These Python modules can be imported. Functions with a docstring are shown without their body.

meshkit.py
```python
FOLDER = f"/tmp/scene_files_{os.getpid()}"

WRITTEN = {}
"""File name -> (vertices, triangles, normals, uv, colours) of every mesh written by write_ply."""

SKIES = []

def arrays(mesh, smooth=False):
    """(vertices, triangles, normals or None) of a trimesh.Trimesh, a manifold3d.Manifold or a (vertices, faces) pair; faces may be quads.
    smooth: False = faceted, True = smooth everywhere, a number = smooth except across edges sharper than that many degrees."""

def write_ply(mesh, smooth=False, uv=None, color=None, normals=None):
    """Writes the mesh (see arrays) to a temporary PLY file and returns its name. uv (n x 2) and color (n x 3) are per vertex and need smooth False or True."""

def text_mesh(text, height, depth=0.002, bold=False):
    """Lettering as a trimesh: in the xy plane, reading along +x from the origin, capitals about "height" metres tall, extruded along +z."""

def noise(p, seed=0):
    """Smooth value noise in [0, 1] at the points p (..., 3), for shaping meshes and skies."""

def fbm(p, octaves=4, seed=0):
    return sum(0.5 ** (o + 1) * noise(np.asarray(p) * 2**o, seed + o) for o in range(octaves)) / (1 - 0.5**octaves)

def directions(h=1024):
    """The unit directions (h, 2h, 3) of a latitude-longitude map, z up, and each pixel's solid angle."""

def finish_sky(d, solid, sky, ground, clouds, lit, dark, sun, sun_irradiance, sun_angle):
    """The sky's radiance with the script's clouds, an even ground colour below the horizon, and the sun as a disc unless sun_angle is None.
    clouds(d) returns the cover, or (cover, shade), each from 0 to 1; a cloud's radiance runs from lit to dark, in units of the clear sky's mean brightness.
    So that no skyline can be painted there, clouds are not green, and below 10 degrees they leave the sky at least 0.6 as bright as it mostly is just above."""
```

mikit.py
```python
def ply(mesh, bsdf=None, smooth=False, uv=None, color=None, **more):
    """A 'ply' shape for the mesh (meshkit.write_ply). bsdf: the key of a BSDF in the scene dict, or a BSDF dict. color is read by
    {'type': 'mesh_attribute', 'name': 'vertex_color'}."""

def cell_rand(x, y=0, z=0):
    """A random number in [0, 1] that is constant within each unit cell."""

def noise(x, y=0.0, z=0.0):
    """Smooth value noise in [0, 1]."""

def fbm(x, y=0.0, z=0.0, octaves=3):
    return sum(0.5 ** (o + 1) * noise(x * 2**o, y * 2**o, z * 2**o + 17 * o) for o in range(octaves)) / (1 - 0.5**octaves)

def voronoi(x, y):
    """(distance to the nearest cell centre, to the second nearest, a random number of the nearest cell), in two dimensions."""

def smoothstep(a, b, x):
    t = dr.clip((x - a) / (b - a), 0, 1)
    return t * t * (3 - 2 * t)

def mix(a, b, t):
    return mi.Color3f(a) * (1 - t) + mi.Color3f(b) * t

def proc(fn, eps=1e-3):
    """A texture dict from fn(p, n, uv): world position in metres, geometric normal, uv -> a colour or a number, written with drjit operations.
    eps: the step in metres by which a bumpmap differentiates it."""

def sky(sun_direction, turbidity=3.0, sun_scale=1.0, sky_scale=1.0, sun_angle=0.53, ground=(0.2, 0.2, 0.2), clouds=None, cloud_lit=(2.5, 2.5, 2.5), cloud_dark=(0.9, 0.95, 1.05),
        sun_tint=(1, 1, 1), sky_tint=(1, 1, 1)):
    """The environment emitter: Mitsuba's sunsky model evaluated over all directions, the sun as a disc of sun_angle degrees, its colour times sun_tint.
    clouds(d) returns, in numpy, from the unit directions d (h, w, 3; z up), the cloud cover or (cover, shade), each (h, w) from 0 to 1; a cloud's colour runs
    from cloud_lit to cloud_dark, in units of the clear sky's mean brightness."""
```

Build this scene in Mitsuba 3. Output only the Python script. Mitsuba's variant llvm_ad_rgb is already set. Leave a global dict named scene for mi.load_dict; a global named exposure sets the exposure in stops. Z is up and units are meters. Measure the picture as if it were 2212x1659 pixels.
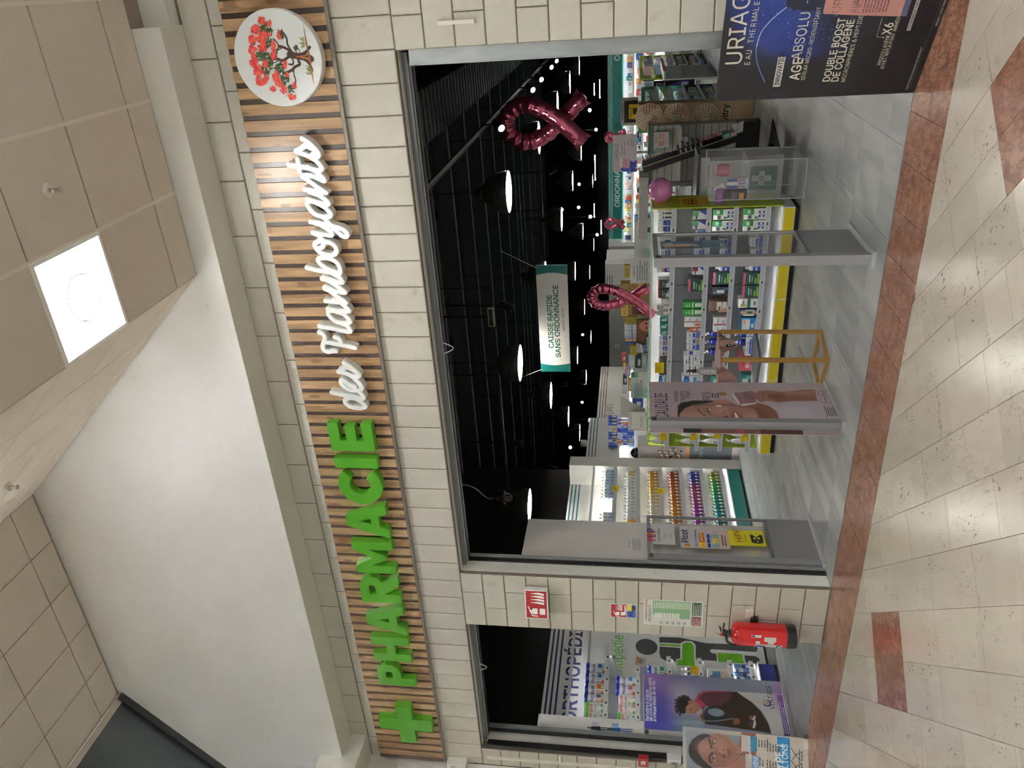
import math, random
import numpy as np, trimesh, drjit as dr, mitsuba as mi, shapely
from shapely.geometry import Polygon, LineString, Point, box as sbox
from shapely.ops import unary_union
from shapely import affinity
import mikit, meshkit
from mikit import proc, fbm, noise, voronoi, cell_rand, smoothstep, mix
T = mi.ScalarTransform4f
rng = random.Random(7)
scene = {'type': 'scene'}
labels = {}
# ---------------------------------------------------------------- camera (held sideways: world up points to the picture's left)
FPX, YAW, PITCH, ROLL, CH = 1680.94, 0.488744, 0.1520018, 0.0078884, 1.65
_cy, _sy, _cp, _sp = math.cos(YAW), math.sin(YAW), math.cos(PITCH), math.sin(PITCH)
FW = np.array([-_sy * _cp, _cy * _cp, _sp]); _r = np.array([_cy, _sy, 0.0]); _u = np.cross(_r, FW)
RT = math.cos(ROLL) * _r + math.sin(ROLL) * _u; UPV = -math.sin(ROLL) * _r + math.cos(ROLL) * _u
EYE = np.array([0, 0, CH])
scene['camera'] = {'type': 'perspective', 'fov_axis': 'x', 'fov': 2 * math.degrees(math.atan(1106 / FPX)), 'near_clip': 0.05, 'far_clip': 200.0,
                   'to_world': T().look_at(origin=EYE.tolist(), target=(EYE + FW).tolist(), up=RT.tolist())}
exposure = 1.2
L_PANEL, L_PEND, L_SPOT, L_STRIP = 24.0, 15.0, 30.0, 38.0
scene['hall_light'] = {'type': 'constant', 'radiance': {'type': 'rgb', 'value': [0.34, 0.34, 0.325]}}   # the rest of the mall, open behind the camera


def at(px, py, **k):                       # measuring aid: where the line of sight through a photo point meets a plane
    d = FW + RT * (829.5 - py) / FPX + UPV * (1106 - px) / FPX
    a, v = list(k.items())[0]; i = 'xyz'.index(a)
    return EYE + d * ((v - EYE[i]) / d[i])




def loc(fr, px, py):                       # the same, in a drawing plane's own coordinates
    d = FW + RT * (829.5 - py) / FPX + UPV * (1106 - px) / FPX
    q = EYE + d * (np.dot(fr.o - EYE, fr.un) / np.dot(d, fr.un)) - fr.o
    return np.array([q @ fr.ux, q @ fr.uy])


# ---------------------------------------------------------------- helpers
def lin(c):
    if not isinstance(c, str): return np.asarray(c, float)
    s = np.array([int(c[i:i + 2], 16) for i in (1, 3, 5)]) / 255
    return np.where(s < 0.04045, s / 12.92, ((s + 0.055) / 1.055) ** 2.4)


class Fr:                                  # a drawing plane: origin, right, up, out
    def __init__(s, o, ux, uy):
        s.o = np.asarray(o, float); s.ux = np.asarray(ux, float) / np.linalg.norm(ux); s.uy = np.asarray(uy, float); s.uy = s.uy / np.linalg.norm(s.uy); s.un = np.cross(s.ux, s.uy)
    def p(s, x, y, z=0.0):
        return s.o + np.multiply.outer(np.asarray(x, float), s.ux) + np.multiply.outer(np.asarray(y, float), s.uy) + np.multiply.outer(np.asarray(z, float), s.un)
    def sub(s, x, y, z=0.0, ang=0.0):
        c, n = math.cos(ang), math.sin(ang)
        return Fr(s.p(x, y, z), c * s.ux + n * s.uy, -n * s.ux + c * s.uy)


def front(x, y, z): return Fr((x, y, z), (1, 0, 0), (0, 0, 1))       # faces the camera side (-y)
def side(x, y, z): return Fr((x, y, z), (0, 1, 0), (0, 0, 1))        # faces +x
WORLD = Fr((0, 0, 0), (1, 0, 0), (0, 1, 0))
_text, BF = {}, np.array([[0, 2, 1], [0, 3, 2], [4, 5, 6], [4, 6, 7], [0, 1, 5], [0, 5, 4], [1, 2, 6], [1, 6, 5], [2, 3, 7], [2, 7, 6], [3, 0, 4], [3, 4, 7]])


def words(t, bold):                        # lettering mesh; a string the outliner cannot close is set in pieces
    try:
        m = meshkit.text_mesh(t, 1.0, 0.02, bold); return np.array(m.vertices), np.array(m.faces)
    except ValueError:
        if len(t) < 2: return np.zeros((3, 3)), np.array([[0, 1, 2]])
        k = len(t) // 2; a, b = words(t[:k].rstrip(), bold), words(t[k:].lstrip(), bold)
        gap = .12 + .2 * (t[k - 1] == ' ' or t[k] == ' '); o = np.array([a[0][:, 0].max() + gap - b[0][:, 0].min(), 0, 0])
        return np.vstack([a[0], b[0] + o]), np.vstack([a[1], b[1] + len(a[0])])


class M:
    def __init__(s): s.v, s.f, s.c, s.n = [], [], [], 0
    def add(s, v, f, c):
        v = np.asarray(v, float); c = lin(c); s.v.append(v); s.f.append(np.asarray(f, int) + s.n); s.c.append(np.broadcast_to(c, (len(v), 3))); s.n += len(v); return s
    def box(s, x0, x1, y0, y1, z0, z1, c): return s.fbox(WORLD, x0, x1, y0, y1, z0, z1, c)
    def fbox(s, fr, x0, x1, y0, y1, z0, z1, c, front=None):         # box in a frame; z is out of the plane
        q = [(x0, y0, z0), (x1, y0, z0), (x1, y1, z0), (x0, y1, z0), (x0, y0, z1), (x1, y0, z1), (x1, y1, z1), (x0, y1, z1)]
        q = np.array(q); s.add(fr.p(q[:, 0], q[:, 1], q[:, 2]), BF, c)
        if front is not None: s.rect(fr, x0, x1, y0, y1, front, z1 + 0.0006)
        return s
    def bev(s, fr, x0, x1, y0, y1, z0, z1, b, c):                   # box with a bevelled outer face
        q = [(x0, y0, z0), (x1, y0, z0), (x1, y1, z0), (x0, y1, z0), (x0, y0, z1 - b), (x1, y0, z1 - b), (x1, y1, z1 - b), (x0, y1, z1 - b),
             (x0 + b, y0 + b, z1), (x1 - b, y0 + b, z1), (x1 - b, y1 - b, z1), (x0 + b, y1 - b, z1)]
        f = [[0, 1, 5], [0, 5, 4], [1, 2, 6], [1, 6, 5], [2, 3, 7], [2, 7, 6], [3, 0, 4], [3, 4, 7], [4, 5, 9], [4, 9, 8], [5, 6, 10], [5, 10, 9], [6, 7, 11], [6, 11, 10], [7, 4, 8], [7, 8, 11], [8, 9, 10], [8, 10, 11], [0, 2, 1], [0, 3, 2]]
        q = np.array(q); return s.add(fr.p(q[:, 0], q[:, 1], q[:, 2]), f, c)
    def rect(s, fr, x0, x1, y0, y1, c, z=0.001):
        return s.add(fr.p([x0, x1, x1, x0], [y0, y0, y1, y1], [z] * 4), [[0, 1, 2], [0, 2, 3]], c)
    def poly(s, fr, g, c, z=0.001, depth=0.0):                      # flat print (depth 0) or a solid
        for h in getattr(g, 'geoms', [g]):
            if h.is_empty or h.area < 1e-9: continue
            if depth:
                m = trimesh.creation.extrude_polygon(h, depth, engine='earcut'); v, f = np.array(m.vertices), m.faces
                s.add(fr.p(v[:, 0], v[:, 1], v[:, 2] + z), f, c)
            else:
                v, f = trimesh.creation.triangulate_polygon(h, engine='earcut'); v = np.asarray(v); f = np.asarray(f)
                a = v[f[:, 1]] - v[f[:, 0]]; b = v[f[:, 2]] - v[f[:, 0]]; w = a[:, 0] * b[:, 1] - a[:, 1] * b[:, 0]
                f = np.where((w < 0)[:, None], f[:, ::-1], f)
                s.add(fr.p(v[:, 0], v[:, 1], np.full(len(v), z)), f, c)
        return s
    def pts(s, fr, pts, c, z=0.001, depth=0.0): return s.poly(fr, Polygon(pts).buffer(0), c, z, depth)
    def ell(s, fr, x, y, a, b, c, z=0.001, n=28, ang=0.0, depth=0.0):
        t = np.arange(n) * 2 * math.pi / n; q = np.stack([a * np.cos(t), b * np.sin(t)], 1); r = np.array([[math.cos(ang), math.sin(ang)], [-math.sin(ang), math.cos(ang)]])
        return s.pts(fr, q @ r + [x, y], c, z, depth)
    def line(s, fr, pts, w, c, z=0.001, depth=0.0): return s.poly(fr, LineString(pts).buffer(w / 2, cap_style='round', quad_segs=3), c, z, depth)
    def text(s, fr, t, x, y, h, c, z=0.0015, bold=False, anchor='l', sx=1.0, depth=0.0):
        k = (t, bold)
        if k not in _text:
            v, f = words(t, bold); _text[k] = (v, f, f[(v[f][:, :, 2] > 0.01).all(1)])
        v, fa, ft = _text[k]; x0, x1 = v[:, 0].min(), v[:, 0].max(); off = {'l': x0, 'c': (x0 + x1) / 2, 'r': x1}[anchor]
        zz = np.full(len(v), z) + (v[:, 2] / 0.02 * depth if depth else 0)
        s.add(fr.p((v[:, 0] - off) * h * sx + x, v[:, 1] * h + y, zz), fa if depth else ft, c); return s
    def greek(s, fr, x0, x1, y, h, c, n, z=0.0012, anchor='l', seed=1):     # rows of small print too fine to read
        r = random.Random(seed)
        for i in range(n):
            xe = x1 - (x1 - x0) * r.uniform(0, .25); xs = x0
            if anchor == 'c': xs = x0 + (x1 - xe) / 2; xe = xe - 0 + (x0 - x0) - (x1 - xe) / 2
            while xs < xe - .001:
                w = min(h * r.uniform(1.2, 4), xe - xs); s.rect(fr, xs, xs + w, y - i * h * 2.1, y - i * h * 2.1 + h, c, z); xs += w + h * .5
        return s
    def lathe(s, o, prof, c, n=20, ax=(0, 0, 1)):
        ax = np.asarray(ax, float); ax = ax / np.linalg.norm(ax); u = np.cross(ax, [0, 1, 0] if abs(ax[1]) < .9 else [1, 0, 0]); u /= np.linalg.norm(u); w = np.cross(ax, u)
        t = np.arange(n) * 2 * math.pi / n; pr = np.asarray(prof, float)
        v = np.concatenate([np.asarray(o) + z * ax + r * (np.outer(np.cos(t), u) + np.outer(np.sin(t), w)) for r, z in pr]); f = []
        i = np.arange(n); j = (i + 1) % n
        for k in range(len(pr) - 1): f += [np.stack([k * n + i, k * n + j, (k + 1) * n + j], 1), np.stack([k * n + i, (k + 1) * n + j, (k + 1) * n + i], 1)]
        return s.add(v, np.concatenate(f), c)
    def cyl(s, a, b, r, c, n=12, r2=None):
        a, b = np.asarray(a, float), np.asarray(b, float); L = np.linalg.norm(b - a); r2 = r if r2 is None else r2
        return s.lathe(a, [(1e-5, 0), (r, 0), (r, 0), (r2, L), (r2, L), (1e-5, L)], c, n, b - a)
    def tube(s, pts, r, c, n=8, flat=1.0, nrm=None):                # swept tube, optionally flattened along nrm
        p = np.asarray(pts, float); t = np.gradient(p, axis=0); t /= np.linalg.norm(t, axis=1, keepdims=True) + 1e-12
        nrm = np.array([0, 0, 1.0]) if nrm is None else np.asarray(nrm, float)
        a = np.cross(t, nrm); bad = np.linalg.norm(a, axis=1) < 1e-3; a[bad] = np.cross(t[bad], [1, 0, 0.1]); a /= np.linalg.norm(a, axis=1, keepdims=True); b = np.cross(a, t)
        an = np.arange(n) * 2 * math.pi / n; rr = np.broadcast_to(r, (len(p),))[:, None, None]
        v = p[:, None] + rr * (np.cos(an)[None, :, None] * a[:, None] + flat * np.sin(an)[None, :, None] * b[:, None]); m = len(p)
        i, j = np.meshgrid(np.arange(m - 1), np.arange(n), indexing='ij'); j2 = (j + 1) % n
        f = np.concatenate([np.stack([i * n + j, i * n + j2, (i + 1) * n + j2], -1).reshape(-1, 3), np.stack([i * n + j, (i + 1) * n + j2, (i + 1) * n + j], -1).reshape(-1, 3)])
        v = np.concatenate([v.reshape(-1, 3), p[[0, -1]]]); k = np.arange(n); k2 = (k + 1) % n
        f = np.concatenate([f, np.stack([k2, k, np.full(n, m * n)], 1), np.stack([(m - 1) * n + k, (m - 1) * n + k2, np.full(n, m * n + 1)], 1)])
        return s.add(v, f, c)
    def grid(s, fr, x0, x1, y0, y1, nx, ny, fn, z=0.001, zf=None):  # printed picture: one colour per vertex
        u, w = np.meshgrid(np.linspace(0, 1, nx), np.linspace(0, 1, ny)); u, w = u.ravel(), w.ravel()
        zz = np.full(len(u), z) if zf is None else zf(u, w); v = fr.p(x0 + (x1 - x0) * u, y0 + (y1 - y0) * w, zz)
        i, j = np.meshgrid(np.arange(nx - 1), np.arange(ny - 1)); a = (j * nx + i).ravel()
        return s.add(v, np.concatenate([np.stack([a, a + 1, a + nx + 1], 1), np.stack([a, a + nx + 1, a + nx], 1)]), fn(u, w))
    def mesh(s): return np.concatenate(s.v), np.concatenate(s.f), np.concatenate(s.c)


_ones = 'first second third fourth fifth sixth seventh eighth ninth tenth eleventh twelfth thirteenth fourteenth fifteenth sixteenth seventeenth eighteenth nineteenth'.split()
def ordw(n):                               # 0 -> first
    n += 1
    if n < 20: return _ones[n - 1]
    t, u = divmod(n, 10); s = ('twenty', 'thirty', 'forty', 'fifty', 'sixty', 'seventy', 'eighty', 'ninety')[t - 2]
    return s + '-' + _ones[u - 1] if u else s[:-1] + 'ieth'
def hue(c):
    r, g, b = [int(c[i:i + 2], 16) for i in (1, 3, 5)]; mx, mn = max(r, g, b), min(r, g, b)
    if mx - mn < 26: return 'white' if mn > 215 else 'pale grey' if mn > 150 else 'grey' if mn > 70 else 'black'
    k = 'pale ' if mn > 165 else 'dark ' if mx < 90 else ''
    if r == mx: return k + ('orange' if g > b + 40 and g < r - 40 else 'yellow' if g > b + 40 else 'red' if mn < 120 else 'pink')
    return k + ('green' if g == mx and g > b + 15 else 'teal' if g >= b - 12 else 'blue')
_used = {}
def nm(base):
    n = _used.get(base, 0); _used[base] = n + 1
    return base if n == 0 else '%s_%03d' % (base, n)


def tag(key, label=None, cat=None, group=None, kind=None):
    d = labels.setdefault(key, {})
    for k, v in (('label', label), ('category', cat), ('group', group), ('kind', kind)):
        if v: d[k] = v
    return key


def thing(name, label, cat, group=None): return tag(nm(name), label, cat, group)     # a thing whose parts follow


def put(name, m, bsdf='paint', label=None, cat=None, group=None, kind=None, parent=None, smooth=False, light=None):
    key = nm((parent + '__' if parent else '') + name); v, f, c = m.mesh()
    if smooth is True: d = mikit.ply((v, f), bsdf, True, color=c)
    elif smooth: d = mikit.ply(trimesh.Trimesh(v, f, process=False), bsdf, smooth)
    else: d = mikit.ply((v, f), bsdf, False, color=c)
    if light is not None: d['emitter'] = {'type': 'area', 'radiance': {'type': 'rgb', 'value': [float(x) for x in light]}}
    scene[key] = d
    if label or cat or group or kind: tag(key, label, cat, group, kind)
    return key


VC = {'type': 'mesh_attribute', 'name': 'vertex_color'}
def two(d): return {'type': 'twosided', 'bsdf': d}
def prin(color, rough=.5, metal=0.0, spec=.5, **k):
    return two({'type': 'principled', 'base_color': color if isinstance(color, dict) else {'type': 'rgb', 'value': lin(color).tolist()}, 'roughness': rough, 'metallic': metal, 'specular': spec, **k})
scene['paint'] = prin(VC, .55, spec=.35)
scene['matte'] = two({'type': 'diffuse', 'reflectance': VC})
scene['gloss'] = prin(VC, .14)
scene['satin'] = prin(VC, .3, spec=.5)
scene['metal'] = prin(VC, .32, 1.0)
scene['foil'] = prin(VC, .16, .82)
scene['glass'] = {'type': 'thindielectric', 'int_ior': 1.5}
scene['black_paint'] = prin(VC, .6, spec=.15)


def pc(fn): return proc(fn)
def L3(h): return mi.Color3f(*[float(x) for x in lin(h)])
def wood_fn(p, n, uv):
    k = dr.floor((p.x + 20.098) / .104); ph = cell_rand(k, 3.0) * 37
    g = fbm(p.x * 26 + ph * 3, p.z * 2.2 + ph, ph, 4); w = noise(p.x * 180 + 4 * g, p.z * 5 + ph, ph)
    c = mix(L3('#8c6d4f'), L3('#bd9d77'), smoothstep(.2, .75, g)); c = c * (0.86 + 0.2 * w)
    knot = smoothstep(.80, .9, noise(p.x * 30 + ph, p.z * 7 + ph * 2, 5.0))
    return mix(c, L3('#5e4027'), knot * .55) * (0.9 + .22 * cell_rand(k, 9.0))
scene['wood'] = prin(pc(wood_fn), .27, spec=.3)
def block_fn(p, n, uv):
    b = fbm(p.x * 3, p.z * 3, p.y * 3, 3); s = noise(p.x * 60, p.z * 60, p.y * 60); d = smoothstep(.68, .85, fbm(p.x * 9 + 7, p.z * 9, p.y * 9, 3))
    return mix(L3('#b0ada1'), L3('#bcb9ad'), b) * (.97 + .05 * s) * (1 - .12 * d)
scene['block'] = prin(pc(block_fn), .5, spec=.3)
def ceil_fn(p, n, uv):
    b = fbm(p.x * 1.3, p.y * 1.3, p.z * 2, 3); s = noise(p.x * 150, p.y * 150, p.z * 150)
    return mix(L3('#c6bdb0'), L3('#d0c8bc'), b) * (.95 + .08 * s)
scene['ceiling_board'] = prin(pc(ceil_fn), .8, spec=.1)
def plaster_fn(p, n, uv):
    b = fbm(p.x * 2, p.z * 2, p.y * 2, 4); sc = smoothstep(.72, .84, fbm(p.x * 5 + 3, p.z * 14, p.y * 3, 4))
    return mix(L3('#d2d2cb'), L3('#dcdcd6'), b) * (1 - .1 * sc)
scene['plaster'] = prin(pc(plaster_fn), .55, spec=.25)
def cream_fn(p, n, uv):
    s, t = (p.x + p.y), (p.x - p.y); k = dr.floor((s - .24) / .412 + 100)
    r = cell_rand(k, dr.floor(t / .824 + 50 + cell_rand(k, 1.0) * .9))
    f = fbm(t * 3.2 + 3 * r, s * 9 + 5 * r, r * 9, 4); vein = smoothstep(.025, .0, dr.abs(fbm(t * 6 + 9 * r, s * 14, 4.0, 4) - .5)) * smoothstep(.5, .7, noise(t * 3, s * 3, r))
    pit = smoothstep(.82, .9, noise(t * 38, s * 60, 2.0)) * smoothstep(.55, .75, noise(t * 5, s * 5, 8.0))
    c = mix(L3('#aaa193'), L3('#b9b1a4'), f) * (.9 + .16 * r)
    c = mix(c, L3('#7d6a59'), vein * .4)
    return mix(c, L3('#54463a'), pit * .6)
scene['cream_stone'] = two({'type': 'roughplastic', 'diffuse_reflectance': pc(cream_fn), 'alpha': .045, 'int_ior': 1.5, 'nonlinear': False})
def brown_fn(p, n, uv):
    f = fbm(p.x * 16 + p.y * 7, p.y * 22 - p.x * 5, 1.0, 4); w = dr.abs(fbm(p.x * 28 + 5, p.y * 14 + p.x * 20, 3.0, 4) - .5) * 2
    c = mix(L3('#6d4a3a'), L3('#8d6652'), smoothstep(.3, .7, f))
    return mix(c, L3('#4c3026'), smoothstep(.22, .02, w) * .6) * (.95 + .1 * cell_rand(dr.floor(p.x / .295), dr.floor(p.y / .3)))
scene['brown_stone'] = two({'type': 'roughplastic', 'diffuse_reflectance': pc(brown_fn), 'alpha': .06, 'int_ior': 1.5, 'nonlinear': False})
def grey_fn(p, n, uv):
    i = dr.floor((p.x + 20.09) / .595); j = dr.floor((p.y - 5.55) / .6); r = cell_rand(i + 40, j + 40)
    f = fbm(p.y * 1.0 + 8 * r, p.x * 7 + 30 * r, r * 5, 3); w = noise(p.y * 3 + r * 9, p.x * 30, r * 3)
    return mix(L3('#8a8d8d'), L3('#a3a5a1'), smoothstep(.25, .75, f)) * (.97 + .03 * w) * (.97 + .05 * r)
scene['grey_floor'] = two({'type': 'roughplastic', 'diffuse_reflectance': pc(grey_fn), 'alpha': .16, 'int_ior': 1.5, 'nonlinear': False})
def brush_fn(p, n, uv):
    return mix(L3('#4b4d4f'), L3('#8b8d8f'), noise(p.x * 40, p.y * 40, p.z * 3))
scene['galvanised'] = prin(pc(lambda p, n, uv: mix(L3('#7d8180'), L3('#9ca09f'), fbm(p.x * 20, p.z * 6, p.y * 20, 3))), .42, .75)
scene['lampmetal'] = prin(proc(lambda p, n, uv: mix(L3('#55544f'), L3('#85847e'), noise(p.x * 9 + p.y * 5, p.y * 9, p.z * 60))), .34, .85)
# ---------------------------------------------------------------- structure: the mall side
D = 5.192
XL = float(at(1042, 1618, y=D)[0])           # left edge of the left opening
PR, PL, RJ = -4.678, -5.29, -0.376           # pier right and left edges, right jamb
LZ = 3.146
BLK = '#a8a099'
w = M()
for x0, x1, z0, z1 in ((-7.27, 1.2, LZ, 4.72), (RJ, 1.2, 0, LZ), (PL, PR, 0, LZ), (-7.27, XL, 0, LZ)):
    w.box(x0, x1, D + .010, D + .235, z0, z1, '#6f6860')
put('wall_front', w, 'matte', 'front wall of painted concrete blocks around the shop openings', kind='structure')
shapes = {}
def block(x0, x1, z0, z1, back=.012):
    j = .0035; fr = front(0, D, 0)
    m = M().bev(fr, x0 + j, x1 - j, z0 + j, z1 - j, -back, rng.uniform(-.0015, .0015), .005, '#c0b7ae')
    put('block', m, 'block', parent='wall_front')
for k in range(-3, 19): block(max(-.36 - .4 * (k + 1), -7.25), -.36 - .4 * k, 4.353, 4.545)
for k in range(-3, 19): block(max(-.166 - .4 * (k + 1), -7.25), -.166 - .4 * k, 4.155, 4.350)
for k in range(-5, 36):
    a, b = -.167 - .2 * (k + 1), -.167 - .2 * k
    if b > -7.2: block(max(a, -7.26), b, LZ, 3.60)
hc = LZ / 16
for i in range(16):
    z0, z1 = i * hc, (i + 1) * hc
    js = [RJ, RJ + (.2 if i % 2 else .4)]
    while js[-1] < .8: js.append(js[-1] + .4)
    for a, b in zip(js, js[1:]): block(a, b, z0, z1)
    xm = (PL + PR) / 2 + (.08 if i % 2 else -.07) + rng.uniform(-.03, .03)
    block(PL, xm, z0, z1); block(xm, PR, z0, z1)
    block(-7.26, XL, z0, z1)
# reveals: plaster on the jambs and under the lintel, block ends on the jambs
m = M().box(PR - .001, PR + .006, D + .045, D + .235, 0, LZ, '#d3cec6').box(PL, PR, D + .235, D + .25, 0, LZ, '#cfcac2')
put('trim_1', m, 'plaster', 'plastered inner face of the pier beside the main opening', kind='structure')
m = M().box(PR, RJ, D + .045, D + .235, LZ - .006, LZ + .002, '#d3cec6').box(XL, PL, D + .045, D + .235, LZ - .006, LZ + .002, '#d3cec6')
put('trim_2', m, 'plaster', 'plastered underside of the lintel', kind='structure')
m = M().box(XL - .001, XL + .006, D + .10, D + .235, 0, LZ, '#d8d4cc')
put('trim_3', m, 'plaster', 'plastered left jamb of the left opening', kind='structure')
# galvanised shutter guides and the dark head rail
g = M().box(RJ - .085, RJ - .002, D + .06, D + .235, 0, LZ - .07, '#8d9190').box(RJ - .105, RJ - .085, D + .12, D + .235, 0, LZ - .02, '#6f7372')
put('shutter_guide', g, 'galvanised', 'galvanised steel shutter guide on the right jamb of the main opening', 'shutter guide')
g = M().box(PR + .006, PR + .04, D + .215, D + .24, 0, LZ - .02, '#7d8080').box(PR + .006, PR + .022, D + .17, D + .215, 0, LZ - .02, '#101112')
put('shutter_guide', g, 'satin', 'slim dark shutter guide on the pier beside the main opening', 'shutter guide')
g = M().box(PR + .02, RJ - .02, D + .10, D + .13, LZ - .045, LZ - .006, '#55585a').box(PR + .02, RJ - .02, D + .14, D + .16, LZ - .05, LZ - .006, '#a9adad').box(PR + .02, RJ - .02, D + .17, D + .23, LZ - .055, LZ - .006, '#1b1c1d')
put('shutter_rail', g, 'satin', 'metal shutter rail under the lintel of the main opening', 'shutter rail')
g = M().box(XL + .02, PL - .02, D + .10, D + .13, LZ - .045, LZ - .006, '#55585a').box(XL + .02, PL - .02, D + .14, D + .16, LZ - .05, LZ - .006, '#a9adad').box(XL + .02, PL - .02, D + .17, D + .23, LZ - .055, LZ - .006, '#1b1c1d')
put('shutter_rail', g, 'satin', 'metal shutter rail under the lintel of the left opening', 'shutter rail')
g = M().box(XL + .008, XL + .05, D + .03, D + .085, 1.27, LZ - .06, '#08090a').box(XL + .015, XL + .04, D + .022, D + .03, 1.27, LZ - .06, '#1a1b1c')
t = thing('shutter_channel', 'black roller shutter channel with a white lock box, beside the left opening', 'shutter channel')
put('channel', g, 'satin', parent=t)
c = M().bev(front(0, D + .02, 0), XL + .008, XL + .066, 1.13, 1.27, -.06, .03, .01, '#d6d6d2'); c.ell(front(0, D - .0115, 0), XL + .027, 1.2, .022, .04, '#8c8d8b', .002).ell(front(0, D - .0115, 0), XL + .027, 1.2, .006, .02, '#2a2a2a', .003)
put('lock_box', c, 'satin', parent=t, label='white lock box with a key switch')
g = M().box(XL + .075, XL + .10, D + .16, D + .235, 0, LZ - .02, '#17181a').box(XL + .10, XL + .115, D + .19, D + .235, 0, LZ - .02, '#5f6364')
put('shutter_guide', g, 'satin', 'slim dark shutter guide at the left edge of the left opening', 'shutter guide')
for px, py, sgn in ((972, 752, 1), (1046, 1441, 1)):   # wire loops under the lintels
    p = at(px, py, y=D + .13); q = [p + np.array([(t - .5) * .09, 0, .05 - .075 * math.sin(math.pi * t)]) for t in np.linspace(0, 1, 13)]
    put('wire_loop', M().tube(q, .004, '#c9c9c4', 6, nrm=(0, 1, 0)), 'satin', 'pale wire loop hanging from the shutter rail over the %s opening' % ('main' if px < 1000 else 'left'), 'wire loop')
p = at(1105, 40, y=D); put('conduit', M().fbox(front(0, D, 0), p[0] - .012, p[0] + .012, 2.62, 2.65 + .2, 0, .02, '#cfc8c0').fbox(front(0, D, 0), -.05, .4, 2.62, 2.645, 0, .02, '#cfc8c0'), 'paint', 'thin cream cable cover on the blocks right of the main opening', 'cable cover')
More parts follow.
